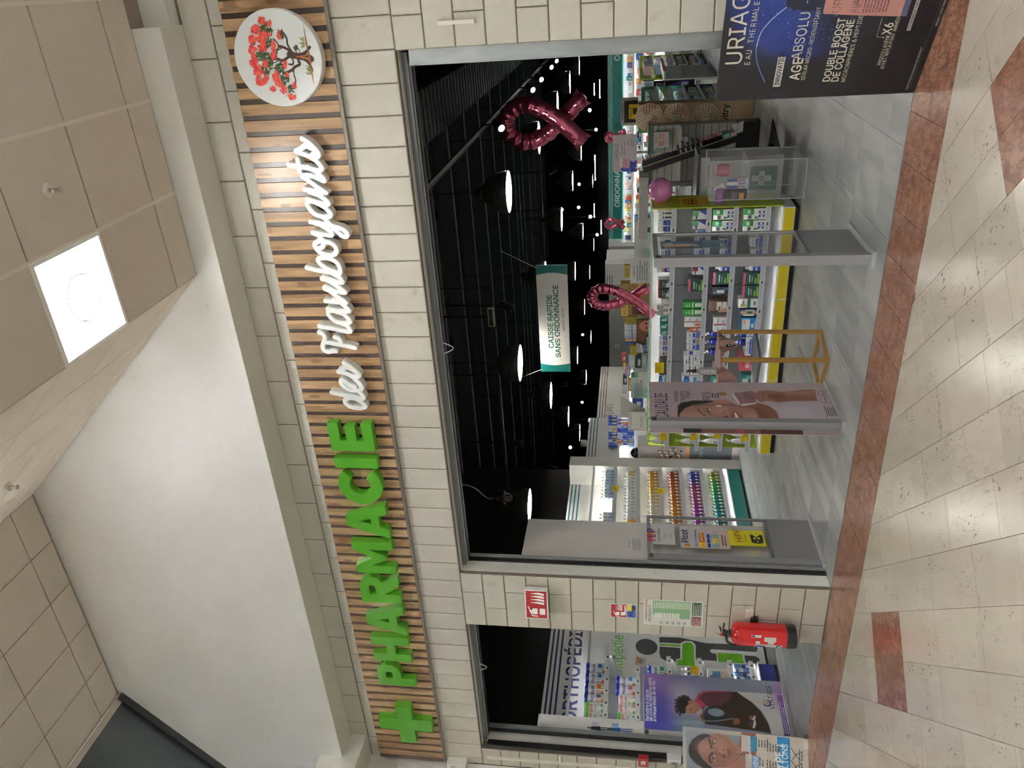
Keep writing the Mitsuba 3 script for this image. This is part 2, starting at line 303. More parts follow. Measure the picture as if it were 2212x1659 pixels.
# beam above the sign and the tall bulkhead
YB, BZ, CZ, UZ = 4.92, 4.541, 4.73, 6.83
m = M().box(-6.95, -.146, YB, D + .01, BZ, CZ + .3, '#d5d0c8')
m.pts(front(0, YB + .02, 0), [(-1.755, CZ), (-1.0, CZ), (-1.0, CZ + .4), (-1.0, UZ + .3), (-7.6, UZ + .3), (-7.6, CZ), (-6.95, CZ)], '#d5d0c8', -.05, .049)
put('wall_bulkhead', m, 'plaster', 'white plaster beam and tall bulkhead above the shop sign', kind='structure')
m = M().box(-7.6, -6.95, 2.6, D + .01, 4.37, CZ + .05, '#d5d0c8'); m.box(-7.75, -7.27, -4, D + .2, 3.3, 4.37, '#cfc9c1')
put('wall_left', m, 'plaster', 'white plaster return beam at the left end of the shop sign', kind='structure')
m = M().box(-7.75, -7.265, -4, D, 0, 3.3, '#8f8d89'); put('wall_side', m, 'plaster', 'grey wall of the neighbouring unit at the left', kind='structure')
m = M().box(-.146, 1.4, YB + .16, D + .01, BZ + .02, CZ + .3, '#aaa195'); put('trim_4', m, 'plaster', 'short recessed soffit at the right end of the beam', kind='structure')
# ceiling: lay-in boards at 0.595 m, the lit panel, the sloped coffer and the high ceiling
put('ceiling', M().box(-1.755, 6, -6, D + .1, CZ + .012, CZ + .06, '#8d857b'), 'matte', 'suspended board ceiling over the mall', kind='structure')
PX = [-1.755 + .596 * i for i in range(0, 6)]; PY = [4.655 - .6 * i for i in range(-1, 6)]
dn = Fr((0, 0, CZ), (1, 0, 0), (0, -1, 0))           # faces down
for i in range(5):
    for j in range(6):
        x0, x1, y1, y0 = PX[i], PX[i + 1], min(PY[j], YB if PX[i] < -.2 else D), PY[j + 1]
        if i == 0 and j == 2: continue
        if y1 - y0 < .05: continue
        put('ceiling_tile', M().bev(dn, x0 + .005, x1 - .005, -y1 + .005, -y0 - .005, -.011, rng.uniform(-.003, .001), .004, '#ccc2b5'), 'ceiling_board', parent='ceiling')
g = M()
for x in PX[1:5]: g.box(x - .011, x + .011, 1.2, YB, CZ - .001, CZ + .012, '#d8d0c4')
put('ceiling_grid', g, 'paint', parent='ceiling')
def led_panel(x, y, label, z=CZ, ring=True, L=None):
    t = thing('led_panel', label, 'ceiling light', None)
    h = .287
    put('frame', M().box(x - h - .008, x + h + .008, y - h - .008, y - h + .012, z - .012, z + .01, '#e8e6e0').box(x - h - .008, x + h + .008, y + h - .012, y + h + .008, z - .012, z + .01, '#e8e6e0').box(x - h - .008, x - h + .012, y - h, y + h, z - .012, z + .01, '#e8e6e0').box(x + h - .012, x + h + .008, y - h, y + h, z - .012, z + .01, '#e8e6e0'), 'paint', parent=t)
    f = Fr((x, y, z - .008), (1, 0, 0), (0, -1, 0))
    put('diffuser', M().rect(f, -h + .012, h - .012, -h + .012, h - .012, '#f4f6f4', 0), 'matte', parent=t, light=np.array([1, .985, .95]) * (L or L_PANEL))
    if ring:
        a = np.linspace(0, 2 * math.pi, 65); put('ring', M().poly(f, Point(0, 0).buffer(.135, quad_segs=24).difference(Point(0, 0).buffer(.131, quad_segs=24)), '#5b5fa8', .003, .002), 'paint', parent=t, label='thin blue ring on the diffuser')
led_panel(-1.4575, 3.7425, 'square lit ceiling panel with a thin blue ring on its diffuser')
for x, y, s_ in ((.94, 1.35, 'nearest behind the viewer on the right'), (-1.4575, .75, 'straight behind the ringed one'), (3.3, 2.5, 'far out on the right'), (.94, -1.65, 'second behind the viewer on the right'), (3.3, -1.0, 'far behind on the right'), (-1.4575, -2.3, 'last in the row of the ringed one')):
    led_panel(x, y, 'square lit ceiling panel, ' + s_, ring=False)
sl = np.array([[-1.755, CZ], [-3.755, UZ]]); ud = np.array([sl[1, 0] - sl[0, 0], 0, sl[1, 1] - sl[0, 1]]); Ls = np.linalg.norm(ud); ud = ud / Ls
sf = Fr((-1.755, 0, CZ), (0, 1, 0), ud)
put('ceiling_slope', M().fbox(sf, -4, YB + .1, 0, Ls, -.05, -.011, '#8d857b') if np.dot(sf.un, (-1, 0, -1)) > 0 else M().fbox(sf, -4, YB + .1, 0, Ls, .011, .05, '#8d857b'), 'matte', 'sloped boarded side of the raised ceiling', kind='structure')
sg = 1 if np.dot(sf.un, (-1, 0, -1)) > 0 else -1
f2 = sf if sg > 0 else Fr((-1.755, 0, CZ), (0, -1, 0), ud)
for i in range(5):
    a, b = i * Ls / 5, (i + 1) * Ls / 5
    for j in range(7):
        y1 = YB - .28 - .6 * (j - 1) if j else YB; y0 = YB - .28 - .6 * j if j else YB - .28
        xs = sorted((sg * y0, sg * y1))
        put('ceiling_tile', M().bev(f2, xs[0] + .004, xs[1] - .004, a + .004, b - .004, -.011, 0, .003, '#ccc2b5'), 'ceiling_board', parent='ceiling_slope')
put('ceiling_high', M().box(-6.28, -3.755, -4, YB + .1, UZ + .012, UZ + .06, '#8d857b'), 'matte', 'high boarded ceiling of the raised part', kind='structure')
d2 = Fr((0, 0, UZ), (1, 0, 0), (0, -1, 0))
for i in range(5):
    x0 = -6.28 + .505 * i; x1 = x0 + .505
    for j in range(7):
        y1 = YB - .28 - .6 * (j - 1) if j else YB; y0 = YB - .28 - .6 * j if j else YB - .28
        put('ceiling_tile', M().bev(d2, x0 + .004, x1 - .004, -y1 + .004, -y0 - .004, -.011, 0, .003, '#ccc2b5'), 'ceiling_board', parent='ceiling_high')
wd = np.array([-1.05, 0, -.86]); wl = 2.4; wd /= np.linalg.norm(wd)
sk = Fr((-6.28, 0, UZ), wd, (0, 1, 0)) ; sk = sk if sk.un[2] < 0 else Fr((-6.28, 0, UZ), (0, 1, 0), wd)
gl = M(); fb = M()
if abs(sk.ux[1]) > .5: gl.fbox(sk, -4, YB + .05, .06, wl, -.03, 0, '#2c3338'); fb.fbox(sk, YB - .05, YB + .05, 0, wl, -.02, .05, '#15181a').fbox(sk, -4, YB, 0, .06, -.02, .03, '#b9b2a7')
else: gl.fbox(sk, .06, wl, -4, YB + .05, -.03, 0, '#2c3338'); fb.fbox(sk, 0, wl, YB - .05, YB + .05, -.02, .05, '#15181a').fbox(sk, 0, .06, -4, YB, -.02, .03, '#b9b2a7')
put('window_1', gl, 'gloss', 'dark sloped skylight glazing at the upper left', kind='structure'); put('window_frame', fb, 'satin', parent='window_1')
led_panel(-4.3, 2.3, 'square lit ceiling panel in the raised high ceiling', z=UZ - .01, ring=False, L=L_PANEL * 9)
for px, py, nme in ((103, 411, 'chrome sprinkler head on the flat ceiling board'), (18, 1052, 'small sprinkler head on the sloped ceiling')):
    p = at(px, py, z=CZ) if py < 600 else at(px, py, y=3.9)
    t = thing('sprinkler', nme, 'sprinkler')
    put('rosette', M().lathe(p, [(1e-4, -.012), (.03, -.012), (.04, .0)], '#d9d2c6', 20), 'satin', parent=t)
    put('head', M().lathe(p, [(1e-4, -.075), (.016, -.075), (.016, -.068), (.006, -.066), (.008, -.04), (.012, -.03), (.012, -.005)], '#b9b5ae', 12), 'metal', parent=t)
p = at(338, 0, z=BZ + .1); put('smoke_detector', M().lathe([p[0] + .02, p[1], CZ], [(1e-4, -.05), (.03, -.05), (.05, -.03), (.055, 0)], '#d9d4cc', 24), 'satin', 'white domed detector on the ceiling above the right end of the beam', 'smoke detector')
# ---------------------------------------------------------------- floors
fl = M().box(-9, 7, -8, D + .01, -.06, -.006, '#8b8077')
put('floor', fl, 'matte', 'polished cream stone floor of the mall with brown stone inlays', kind='structure')
up = WORLD
EB = 4.592                                             # edge of the brown band
dia = Fr((0, 0, 0), (1, 1, 0), (-1, 1, 0))             # u=(x+y)/sqrt2, v=(y-x)/sqrt2
R2 = math.sqrt(2); clip = sbox(-8.5, -6, 4, EB - .002)
far = M()
for k in range(-30, 30):
    s0 = (.24 + .412 * k) / R2; off = {-1: 0, -2: 0, 6: .52, 7: .52}.get(k, (k * .37) % .824)
    for q in range(-2, 18):
        v0 = (7.52 - .824 * 7 + off + .824 * (q - 4)) / R2; v1 = v0 + .824 / R2; s1 = s0 + .412 / R2
        c = dia.p([s0, s1, s1, s0], [v0, v0, v1, v1])[:, :2]
        g = Polygon(c).buffer(-.0016, join_style='mitre').intersection(clip)
        if g.is_empty or g.area < .002: continue
        cx, cy = c.mean(0); br = (k in (-1, -2) and abs(cx + 4.06) < .25 and abs(cy - 3.88) < .25) or (k in (6, 7) and abs(cx + .66) < .35 and abs(cy - 3.83) < .35)
        mat = 'brown_stone' if br else 'cream_stone'
        d = math.hypot(cx, cy - 0)
        if cy > 1.6 and -7.6 < cx < .9: put('tile', M().poly(up, g, '#b3a698', -.006, .006 + rng.uniform(-.0004, .0004)), mat, parent='floor')
        else: far.poly(up, g, '#b3a698', -.006, .006)
put('far_tiles', far, 'cream_stone', parent='floor', kind='stuff')
for i in range(28):
    for j in range(2):
        x1 = .6 - .295 * i; y0 = (EB, 4.888)[j]; y1 = (4.888, D)[j]
        put('tile', M().box(x1 - .295 + .0016, x1 - .0016, y0 + .0016, y1 - .0016, -.006, rng.uniform(-.0004, .0004), '#7a5644'), 'brown_stone', parent='floor')
# ---------------------------------------------------------------- shop shell
put('floor_shop', M().box(-16, 2, D, 31, -.06, -.004, '#55585a'), 'matte', 'grey wood-look tile floor of the pharmacy', kind='structure')
ft = M()
for i in range(-1, 21):
    for j in range(-1, 26):
        x1 = 1.29 - .595 * i + 0; x0 = x1 - .595; y0 = max(5.55 + .6 * j, D + .002); y1 = 5.55 + .6 * (j + 1)
        m = M().box(x0 + .0012, x1 - .0012, y0 + .0012, y1 - .0012, -.004, rng.uniform(-.0003, .0003), '#808385')
        if y1 < 12.6 and x0 > -.95 * y0 - 1.4 and x1 < -.05 * y0 + .7: put('tile', m, 'grey_floor', parent='floor_shop')
        else: ft.v += m.v; ft.f += [x + ft.n for x in m.f]; ft.c += m.c; ft.n += m.n
put('far_tiles', ft, 'grey_floor', parent='floor_shop', kind='stuff')
put('trim_5', M().box(-9, 1.5, D - .006, D + .004, -.01, .0025, '#9b9a96'), 'metal', 'thin metal strip between the brown stone and the shop floor', kind='structure')
BK = '#0b0b0c'
put('ceiling_shop', M().box(-16, 2, D + .24, 31, 5.2, 5.3, BK), 'black_paint', 'black painted ceiling high above the shop lamps', kind='structure')
put('wall_shop_right', M().box(.62, .7, D + .237, 31, 0, 5.2, '#2a2b2c'), 'black_paint', 'dark right wall of the pharmacy', kind='structure')
put('wall_shop_rear', M().box(-16, .7, 30.5, 30.6, 0, 5.2, BK), 'black_paint', 'black rear wall of the pharmacy', kind='structure')
put('wall_shop_front', M().box(-7.7, 1.2, D + .235, D + .26, LZ + .02, 5.2, BK), 'black_paint', 'black inner face of the front wall', kind='structure')
m = M().box(-7.72, -7.56, D + .235, 11.0, 0, 5.2, BK).box(-16, -7.56, 11.0, 11.1, 0, 5.2, BK).box(-16, -15.9, 11, 30.6, 0, 5.2, BK)
put('wall_shop_left', m, 'black_paint', 'black left wall of the pharmacy above the shelving', kind='structure')
# ---------------------------------------------------------------- the sign
SZ0, SZ1 = 3.557, 4.248
t = thing('fascia_sign', 'long wood-slat fascia sign with dark grooves above the shop openings', 'sign panel')
put('backing', M().box(-7.24, .36, D - .026, D - .004, SZ0, SZ1, '#33241e'), 'satin', parent=t)
put('bottom_trim', M().box(-7.24, .36, D - .032, D, SZ0 - .022, SZ0, '#6b645c'), 'satin', parent=t)
xs = [-.098 - .104 * k for k in range(-4, 69)]
for x in xs:
    a, b = max(x, -7.24), min(x + .071, .36)
    if b - a > .01: put('slat', M().bev(front(0, D - .026, 0), a, b, SZ0, SZ1, 0, .009, .0015, '#b08a5e'), 'wood', parent=t)
for px, py in ((562, 360), (742, 357), (633, 710), (803, 711), (698, 1006), (850, 1010)):
    p = at(px, py, y=D - .035); put('screw', M().lathe((p[0], D - .017, p[2]), [(1e-4, .0), (.007, 0), (.009, .02)], '#d9d9d4', 10, (0, 1, 0)), 'metal', parent=t)
GRN, LY = '#4e9a26', 5.085
def arc(cx, cz, rx, rz, a0, a1, n=20): return [(cx + rx * math.cos(t), cz + rz * math.sin(t)) for t in np.radians(np.linspace(a0, a1, n))]
B0, B1 = 3.690, 4.058; HH = B1 - B0
def bars(*r): return unary_union([sbox(*q) for q in r])
def glyph(ch, x0, x1):                     # heavy grotesque capitals
    w, s = x1 - x0, .098
    if ch == 'P' or ch == 'R':
        top = HH * (.64 if ch == 'P' else .62); r = top / 2
        o = Polygon([(x0, B1 - top), (x1 - r, B1 - top)] + arc(x1 - r, B1 - r, r, r, -90, 90) + [(x0, B1)])
        i = Polygon([(x0 + s, B1 - top + s * .86), (x1 - r, B1 - top + s * .86)] + arc(x1 - r, B1 - r, r - s, r - s * .86, -90, 90) + [(x0 + s, B1 - s * .86)])
        g = unary_union([o.difference(i), sbox(x0, B0, x0 + s, B1)])
        if ch == 'R': g = unary_union([g, Polygon([(x0 + w * .42, B1 - top + .04), (x0 + w * .74, B1 - top + .06), (x1 + .012, B0), (x1 - .103, B0), (x0 + w * .36, B1 - top - .015)])])
        return g
    if ch == 'H': return bars((x0, B0, x0 + s, B1), (x1 - s, B0, x1, B1), (x0, B0 + HH * .385, x1, B0 + HH * .615))
    if ch == 'A':
        c = (x0 + x1) / 2; o = Polygon([(x0, B0), (c - .052, B1), (c + .052, B1), (x1, B0), (x1 - .102, B0), (x1 - .128, B0 + .075), (x0 + .128, B0 + .075), (x0 + .102, B0)])
        return o.difference(Polygon([(x0 + .155, B0 + .15), (x1 - .155, B0 + .15), (c, B1 - .115)]))
    if ch == 'M':
        c = (x0 + x1) / 2; q = .088
        return Polygon([(x0, B0), (x0, B1), (x0 + .078, B1), (c, B1 - .165), (x1 - .078, B1), (x1, B1), (x1, B0), (x1 - q, B0), (x1 - q, B1 - .155), (c + .02, B0 + .07), (c - .02, B0 + .07), (x0 + q, B1 - .155), (x0 + q, B0)])
    if ch == 'C':
        cx, cz, r = x0 + HH / 2 + .006, (B0 + B1) / 2, HH / 2 + .006
        return Point(cx, cz).buffer(r, quad_segs=20).difference(Point(cx + .004, cz).buffer(r - .1, quad_segs=20)).difference(Polygon([(cx, cz), (cx + .5, cz + .46), (cx + .5, cz - .46)])).difference(sbox(x1, B0 - .1, x1 + .4, B1 + .1))
    if ch == 'I': return sbox(x0, B0, x0 + s, B1)
    if ch == 'E': return bars((x0, B0, x0 + s, B1), (x0, B1 - .088, x1, B1), (x0, B0, x1, B0 + .088), (x0, B0 + HH / 2 - .043, x1 - .022, B0 + HH / 2 + .043))
fl_ = front(0, LY, 0)
for i, (ch, a, b) in enumerate((('P', -6.037, -5.762), ('H', -5.71, -5.402), ('A', -5.368, -5.006), ('R', -4.968, -4.668), ('M', -4.622, -4.271), ('A', -4.228, -3.866), ('C', -3.863, -3.535), ('I', -3.5, -3.404), ('E', -3.333, -3.073))):
    lab = 'raised green block letter %s of the shop sign' % ch + {2: ', between H and R', 5: ', between M and C'}.get(i, '')
    put('letter', M().poly(fl_, glyph(ch, a, b), GRN, -.07, .07), 'satin', lab, 'sign letter', 'green letters of the shop sign')
put('pharmacy_cross', M().poly(fl_, bars((-6.868, 3.787, -6.336, 3.95), (-6.684, 3.596, -6.52, 4.143)), GRN, -.07, .07), 'satin', 'raised green pharmacy cross at the left end of the sign', 'sign cross')


def spline(p, n=8):
    p = np.asarray(p, float); q = np.vstack([2 * p[0] - p[1], p, 2 * p[-1] - p[-2]]); out = []
    for i in range(1, len(q) - 2):
        for t in np.linspace(0, 1, n, endpoint=False):
            a, b, c, d = q[i - 1], q[i], q[i + 1], q[i + 2]
            out.append(.5 * ((2 * b) + (c - a) * t + (2 * a - 5 * b + 4 * c - d) * t * t + (3 * b - a - 3 * c + d) * t ** 3))
    return np.array(out + [p[-1]])


def strokes(name, lab, sets, w):
    gs = []
    for sc, ox, oy, lst in sets:
        for st in lst:
            q = np.array([at(ox + x / sc, oy + y / sc, y=LY)[[0, 2]] for x, y in st])
            gs.append(LineString(spline(q, 6)).buffer(w / 2, quad_segs=4))
    g = unary_union(gs).simplify(.0012)
    put(name, M().poly(fl_, g, '#e6ebea', -.07, .062).poly(fl_, g.buffer(-.003), '#eef2f1', -.008, .008), 'satin', lab, 'sign lettering')


Z4, Z5 = (3.95, 500, 280), (4.147, 600, 650)
S_ = [[(770, 325), (725, 272), (665, 232), (600, 205), (548, 186)], [(548, 186), (585, 168), (622, 140), (655, 150), (712, 178), (742, 215), (722, 234), (690, 214)], [(600, 80), (655, 112), (705, 158), (738, 200)]]
strokes('script_lettering', 'white raised script lettering reading Flamboyants', [
    (*Z4, S_ + [
        [(485, 303), (560, 314), (650, 328), (730, 350), (762, 343), (765, 320)], [(560, 255), (572, 305), (578, 358)],
        [(622, 512), (700, 524), (805, 540)], [(800, 540), (715, 482), (640, 425), (603, 405), (628, 392), (690, 398), (760, 428), (785, 440), (780, 415), (720, 360), (650, 322)],
        [(645, 598), (720, 618), (800, 642), (825, 632), (800, 600), (740, 560), (660, 530)], [(650, 606), (648, 650), (700, 715), (770, 745), (835, 742), (842, 715), (790, 662), (715, 622), (655, 606)],
        [(690, 882), (760, 890), (840, 905), (856, 890), (830, 860), (760, 815), (690, 792)], [(672, 790), (760, 800), (860, 824), (940, 848), (983, 885), (978, 915), (940, 908), (890, 862), (840, 812), (800, 765), (770, 745)],
        [(710, 985), (735, 1035), (800, 1070), (870, 1070), (895, 1035), (870, 985), (800, 957), (735, 958), (706, 985), (726, 1012), (765, 1010), (785, 980), (770, 935), (740, 905), (695, 885)],
        [(640, 1180), (720, 1200), (820, 1218), (915, 1232), (922, 1180), (890, 1130), (830, 1102), (760, 1098), (735, 1115), (760, 1150), (820, 1190), (900, 1222)],
        [(800, 1465), (890, 1474), (975, 1480), (900, 1425), (830, 1375), (790, 1357), (810, 1348), (880, 1378), (968, 1392), (890, 1330), (815, 1288), (770, 1276), (795, 1268), (860, 1285), (930, 1308), (945, 1300), (920, 1262), (870, 1236)]]),
    (*Z5, [[(445, 75), (540, 95), (622, 98), (638, 92), (612, 60), (560, 20), (500, -10)], [(455, 88), (452, 125), (505, 178), (575, 203), (640, 195), (640, 172), (590, 125), (510, 95), (455, 88)],
           [(370, 230), (470, 248), (580, 272), (640, 280), (648, 262), (615, 222), (560, 200)],
           [(368, 286), (400, 298), (420, 330), (415, 365), (400, 400), (410, 440), (450, 460), (500, 450), (520, 455)], [(425, 372), (520, 390), (620, 408), (690, 424)], [(510, 328), (545, 340), (560, 365), (562, 392)]])], .037)
strokes('script_lettering', 'white raised script lettering reading des', [(*Z5, [
    [(748, 780), (722, 735), (650, 672), (580, 645), (540, 638)], [(540, 638), (580, 622), (612, 600), (650, 612), (700, 636), (728, 668), (708, 686), (676, 672)], [(590, 558), (640, 588), (690, 626), (722, 660)],
    [(690, 772), (640, 756), (590, 718), (568, 712), (562, 728), (580, 760), (640, 798), (700, 806), (745, 797), (752, 775), (722, 730)],
    [(480, 825), (570, 842), (680, 868), (755, 880), (765, 862), (735, 822), (700, 800)], [(602, 888), (600, 912), (645, 950), (720, 966), (775, 958), (775, 936), (720, 892), (655, 872), (604, 886)]])], .037)
# round logo disc
cx, cz, rr = -.374, 3.888, .290
t = thing('logo_disc', 'round white sign disc with a red flowering tree on the slat panel', 'sign disc')
fd = front(cx, 5.085, cz)
put('disc', M().lathe((cx, 5.085, cz), [(1e-4, 0), (rr - .004, 0), (rr - .004, 0), (rr, .004), (rr, .004), (rr, .07)], '#dfe3e1', 72, (0, 1, 0)), 'satin', parent=t)
def zd(x, y): p = at(510 + x / 6.914, y / 6.914, y=5.085); return (p[0] - cx, p[2] - cz)
m = M(); r = random.Random(3)
tr = [([(1120, 880), (1060, 850), (960, 845), (880, 830), (800, 815)], 62), ([(1100, 700), (1060, 760), (1000, 800), (930, 830)], 26), ([(1135, 1050), (1100, 960), (1040, 900), (960, 870)], 26), ([(880, 815), (820, 770), (760, 730), (690, 700), (640, 690)], 26), ([(640, 690), (600, 620), (560, 580)], 13),
      ([(640, 700), (610, 760), (600, 860)], 14), ([(800, 830), (760, 870), (690, 905), (620, 880), (500, 870)], 26), ([(850, 800), (800, 720), (765, 650), (755, 570), (715, 500)], 18), ([(965, 800), (940, 750), (915, 700)], 8), ([(930, 900), (950, 960), (880, 1000), (830, 1050), (740, 1090)], 26),
      ([(860, 1020), (865, 1110), (890, 1200), (880, 1290)], 13), ([(820, 850), (850, 900), (850, 960), (790, 960)], 16), ([(700, 700), (640, 740), (540, 745)], 10), ([(690, 905), (620, 990), (500, 1040)], 9), ([(640, 900), (560, 940), (450, 930)], 9), ([(740, 1090), (690, 1060), (640, 1020)], 9)]
for st, w in tr: m.line(fd, spline([zd(*p) for p in st], 4), w / 6.914 * .0044, '#3a2420', .0012)
for st in ([(1110, 870), (1000, 858), (900, 842)], [(1125, 930), (1060, 880), (980, 866)], [(1090, 780), (1040, 830), (960, 838)]): m.line(fd, spline([zd(*p) for p in st], 4), .006, '#a8632f', .0016)
m.pts(fd, [zd(*p) for p in ((995, 310), (1045, 560), (1110, 860), (1150, 1140), (1165, 1280), (1125, 1100), (1085, 870), (1040, 640))], '#7a4a2a', .0014)
for cx_, cy_, n, sp in ((1015, 640, 26, 38), (1100, 1040, 16, 34), (1120, 1090, 10, 22)):
    for _ in range(n):
        a, b = cx_ + r.gauss(0, 12), cy_ + r.gauss(0, sp); q = zd(a, b); m.line(fd, [q, (q[0] + r.gauss(0, .006), q[1] + .016)], .003, r.choice(['#6f7a3a', '#8a8f4d', '#4e5a28']), .002)
reg = [(420, 420, 110, 110, 'g'), (480, 620, 60, 100, 'g'), (400, 830, 120, 90, 'g'), (450, 1030, 70, 110, 'g'), (650, 1010, 70, 90, 'g'), (730, 1170, 70, 110, 'g'), (820, 1330, 50, 70, 'g'), (500, 480, 60, 60, 'g'), (690, 500, 26, 100, 'g'), (890, 710, 24, 50, 'g'), (260, 640, 30, 30, 'g'), (520, 900, 50, 90, 'g'),
       (390, 310, 70, 50, 'r'), (290, 440, 70, 70, 'r'), (390, 560, 70, 90, 'r'), (250, 590, 70, 60, 'r'), (400, 700, 70, 80, 'r'), (250, 760, 60, 90, 'r'), (270, 920, 60, 100, 'r'), (340, 1060, 80, 90, 'r'), (370, 1210, 70, 80, 'r'), (450, 1180, 40, 60, 'r'), (600, 1140, 50, 80, 'r'), (640, 1240, 60, 60, 'r'), (720, 1340, 60, 60, 'r'), (840, 1440, 60, 40, 'r'), (550, 1330, 40, 40, 'r'), (560, 700, 30, 90, 'r'), (560, 820, 30, 70, 'r'), (735, 960, 24, 70, 'r'), (640, 500, 20, 100, 'r'), (480, 510, 30, 40, 'r'), (870, 1280, 30, 40, 'r'), (500, 350, 30, 40, 'r'), (440, 950, 40, 60, 'r'), (770, 1120, 20, 40, 'r')]
cy0, cx0 = None, None
for X, Y, sx, sy, kd in reg:
    n = int(sx * sy / (130 if kd == 'g' else 190)) + 4
    for _ in range(n):
        a, rad = r.uniform(0, 6.28), math.sqrt(r.random()); q = zd(X + sx * rad * math.cos(a) * .9, Y + sy * rad * math.sin(a) * .9)
        if kd == 'g':
            th = r.uniform(0, 6.28); L = r.uniform(.009, .017); dx, dy = L * math.cos(th), L * math.sin(th)
            m.add(fd.p([q[0] - dx, q[0] - dy * .28, q[0] + dx, q[0] + dy * .28], [q[1] - dy, q[1] + dx * .28, q[1] + dy, q[1] - dx * .28], [.002 + .0004 * r.random()] * 4), [[0, 2, 1], [0, 3, 2]], r.choice(['#26331a', '#33451f', '#1d2716', '#43561f']))
        else:
            R = r.uniform(.009, .017); a0 = r.uniform(0, 6.28); col = r.choice(['#d6453a', '#e2574a', '#c23236', '#e0603f', '#b92f3c']); P = []
            for k in range(10): P.append((q[0] + (R if k % 2 == 0 else R * .38) * math.cos(a0 + k * .628), q[1] + (R if k % 2 == 0 else R * .38) * math.sin(a0 + k * .628)))
            P = np.array(P + [q]); f = [[i, (i + 1) % 10, 10] for i in range(10)]
            m.add(fd.p(P[:, 0], P[:, 1], np.full(11, .0026 + .0005 * r.random())), f, col)
put('tree_print', m, 'paint', parent=t, label='printed tree with red blossoms and dark trunk')
# ---------------------------------------------------------------- posters: soft painting on a printed sheet
def sRGB(c): return np.array([int(c[i:i + 2], 16) for i in (1, 3, 5)]) / 255
class Paint:
    def __init__(s, fr, w, h, nx, ny, z=0.001): s.fr, s.w, s.h, s.nx, s.ny, s.z = fr, w, h, nx, ny, z; u, v = np.meshgrid(np.linspace(0, 1, nx), np.linspace(0, 1, ny)); s.x, s.y = u.ravel() * w, v.ravel() * h; s.c = np.zeros((len(s.x), 3))
    def fill(s, c, m=1.0): s.c = s.c * (1 - np.asarray(m)[..., None] if np.ndim(m) else s.c * 0) + sRGB(c) * (np.asarray(m)[..., None] if np.ndim(m) else 1.0); return s
    def grad(s, c0, c1, ax='y', a=0, b=1):
        t = np.clip(((s.y / s.h if ax == 'y' else s.x / s.w) - a) / (b - a), 0, 1)[:, None]; s.c = sRGB(c0) * (1 - t) + sRGB(c1) * t; return s
    def poly(s, pts, c, al=1.0, soft=0.0):
        g = Polygon(pts).buffer(0); m = shapely.contains_xy(g, s.x, s.y).astype(float)
        if soft:
            near = shapely.contains_xy(g.buffer(soft), s.x, s.y); i = np.nonzero(near)[0]
            d = shapely.distance(g.boundary, shapely.points(s.x[i], s.y[i])); sd = np.where(m[i] > 0, d, -d); m[i] = np.clip((sd + soft) / (2 * soft), 0, 1)
        return s.fill(c, m * al)
    def ell(s, x, y, a, b, c, al=1.0, e=.15, ang=0):
        dx, dy = s.x - x, s.y - y; X, Y = dx * math.cos(ang) + dy * math.sin(ang), -dx * math.sin(ang) + dy * math.cos(ang)
        q = np.sqrt((X / a) ** 2 + (Y / b) ** 2); t = np.clip((1 + e - q) / (2 * e), 0, 1); return s.fill(c, t * t * (3 - 2 * t) * al)
    def line(s, pts, w, c, al=1.0): return s.poly(list(LineString(spline(pts, 5) if len(pts) > 2 else pts).buffer(w / 2).exterior.coords), c, al, w * .25)
    def emit(s, m):
        c = np.clip(s.c, 0, 1); l = np.where(c < .04045, c / 12.92, ((c + .055) / 1.055) ** 2.4)
        m.grid(s.fr, 0, s.w, 0, s.h, s.nx, s.ny, lambda u, v: l, s.z)


def zmap(fr, sc, ox, oy): return lambda x, y: loc(fr, ox + x / sc, oy + y / sc)
PY0, PY1, PH = 5.50, 6.09, 1.495
def pedestal(x, lab, near=5.50, far=6.09, solid=.40, shell='#7f8081', glass=True):
    t = thing('antenna_pedestal', lab, 'security gate')
    f = side(x, 0, 0)
    put('post', M().box(x - .035, x + .035, near - .05, near + .015, .02, PH, shell).box(x - .02, x + .036, near - .045, near + .01, PH - .05, PH - .012, '#3c3d3e'), 'satin', parent=t)
    m = M().box(x - .012, x + .012, near + .015, far, PH - .035, PH, shell).box(x - .012, x + .012, far - .02, far, .02, PH, shell)
    if glass: m.box(x - .014, x + .014, near + .015, far - .02, .02, solid, '#77787a').box(x - .02, x + .02, near + .015, far - .02, solid, solid + .022, '#5c5d5f')
    put('frame', m, 'satin', parent=t)
    put('base_plate', M().box(x - .06, x + .06, near - .07, far + .03, .0, .02, '#9a9b9b'), 'satin', parent=t)
    if glass: put('pane', M().box(x - .003, x + .003, near + .015, far - .02, solid + .022, PH - .035, '#ffffff'), 'glass', parent=t)
    return t


pedestal(-4.66, 'grey security gate pedestal with a glazed upper half, nearest the pier')
pedestal(-3.29, 'grey security gate pedestal clad with a pink skincare poster', near=5.56, far=6.17, glass=False)
pedestal(-1.89, 'grey glazed security gate pedestal standing furthest right, before the yellow-based gondola', near=5.47)
pedestal(-7.0, 'grey security gate pedestal clad with a purple healthcare poster in the left opening', near=5.52, far=6.26, glass=False, shell='#b9babb')
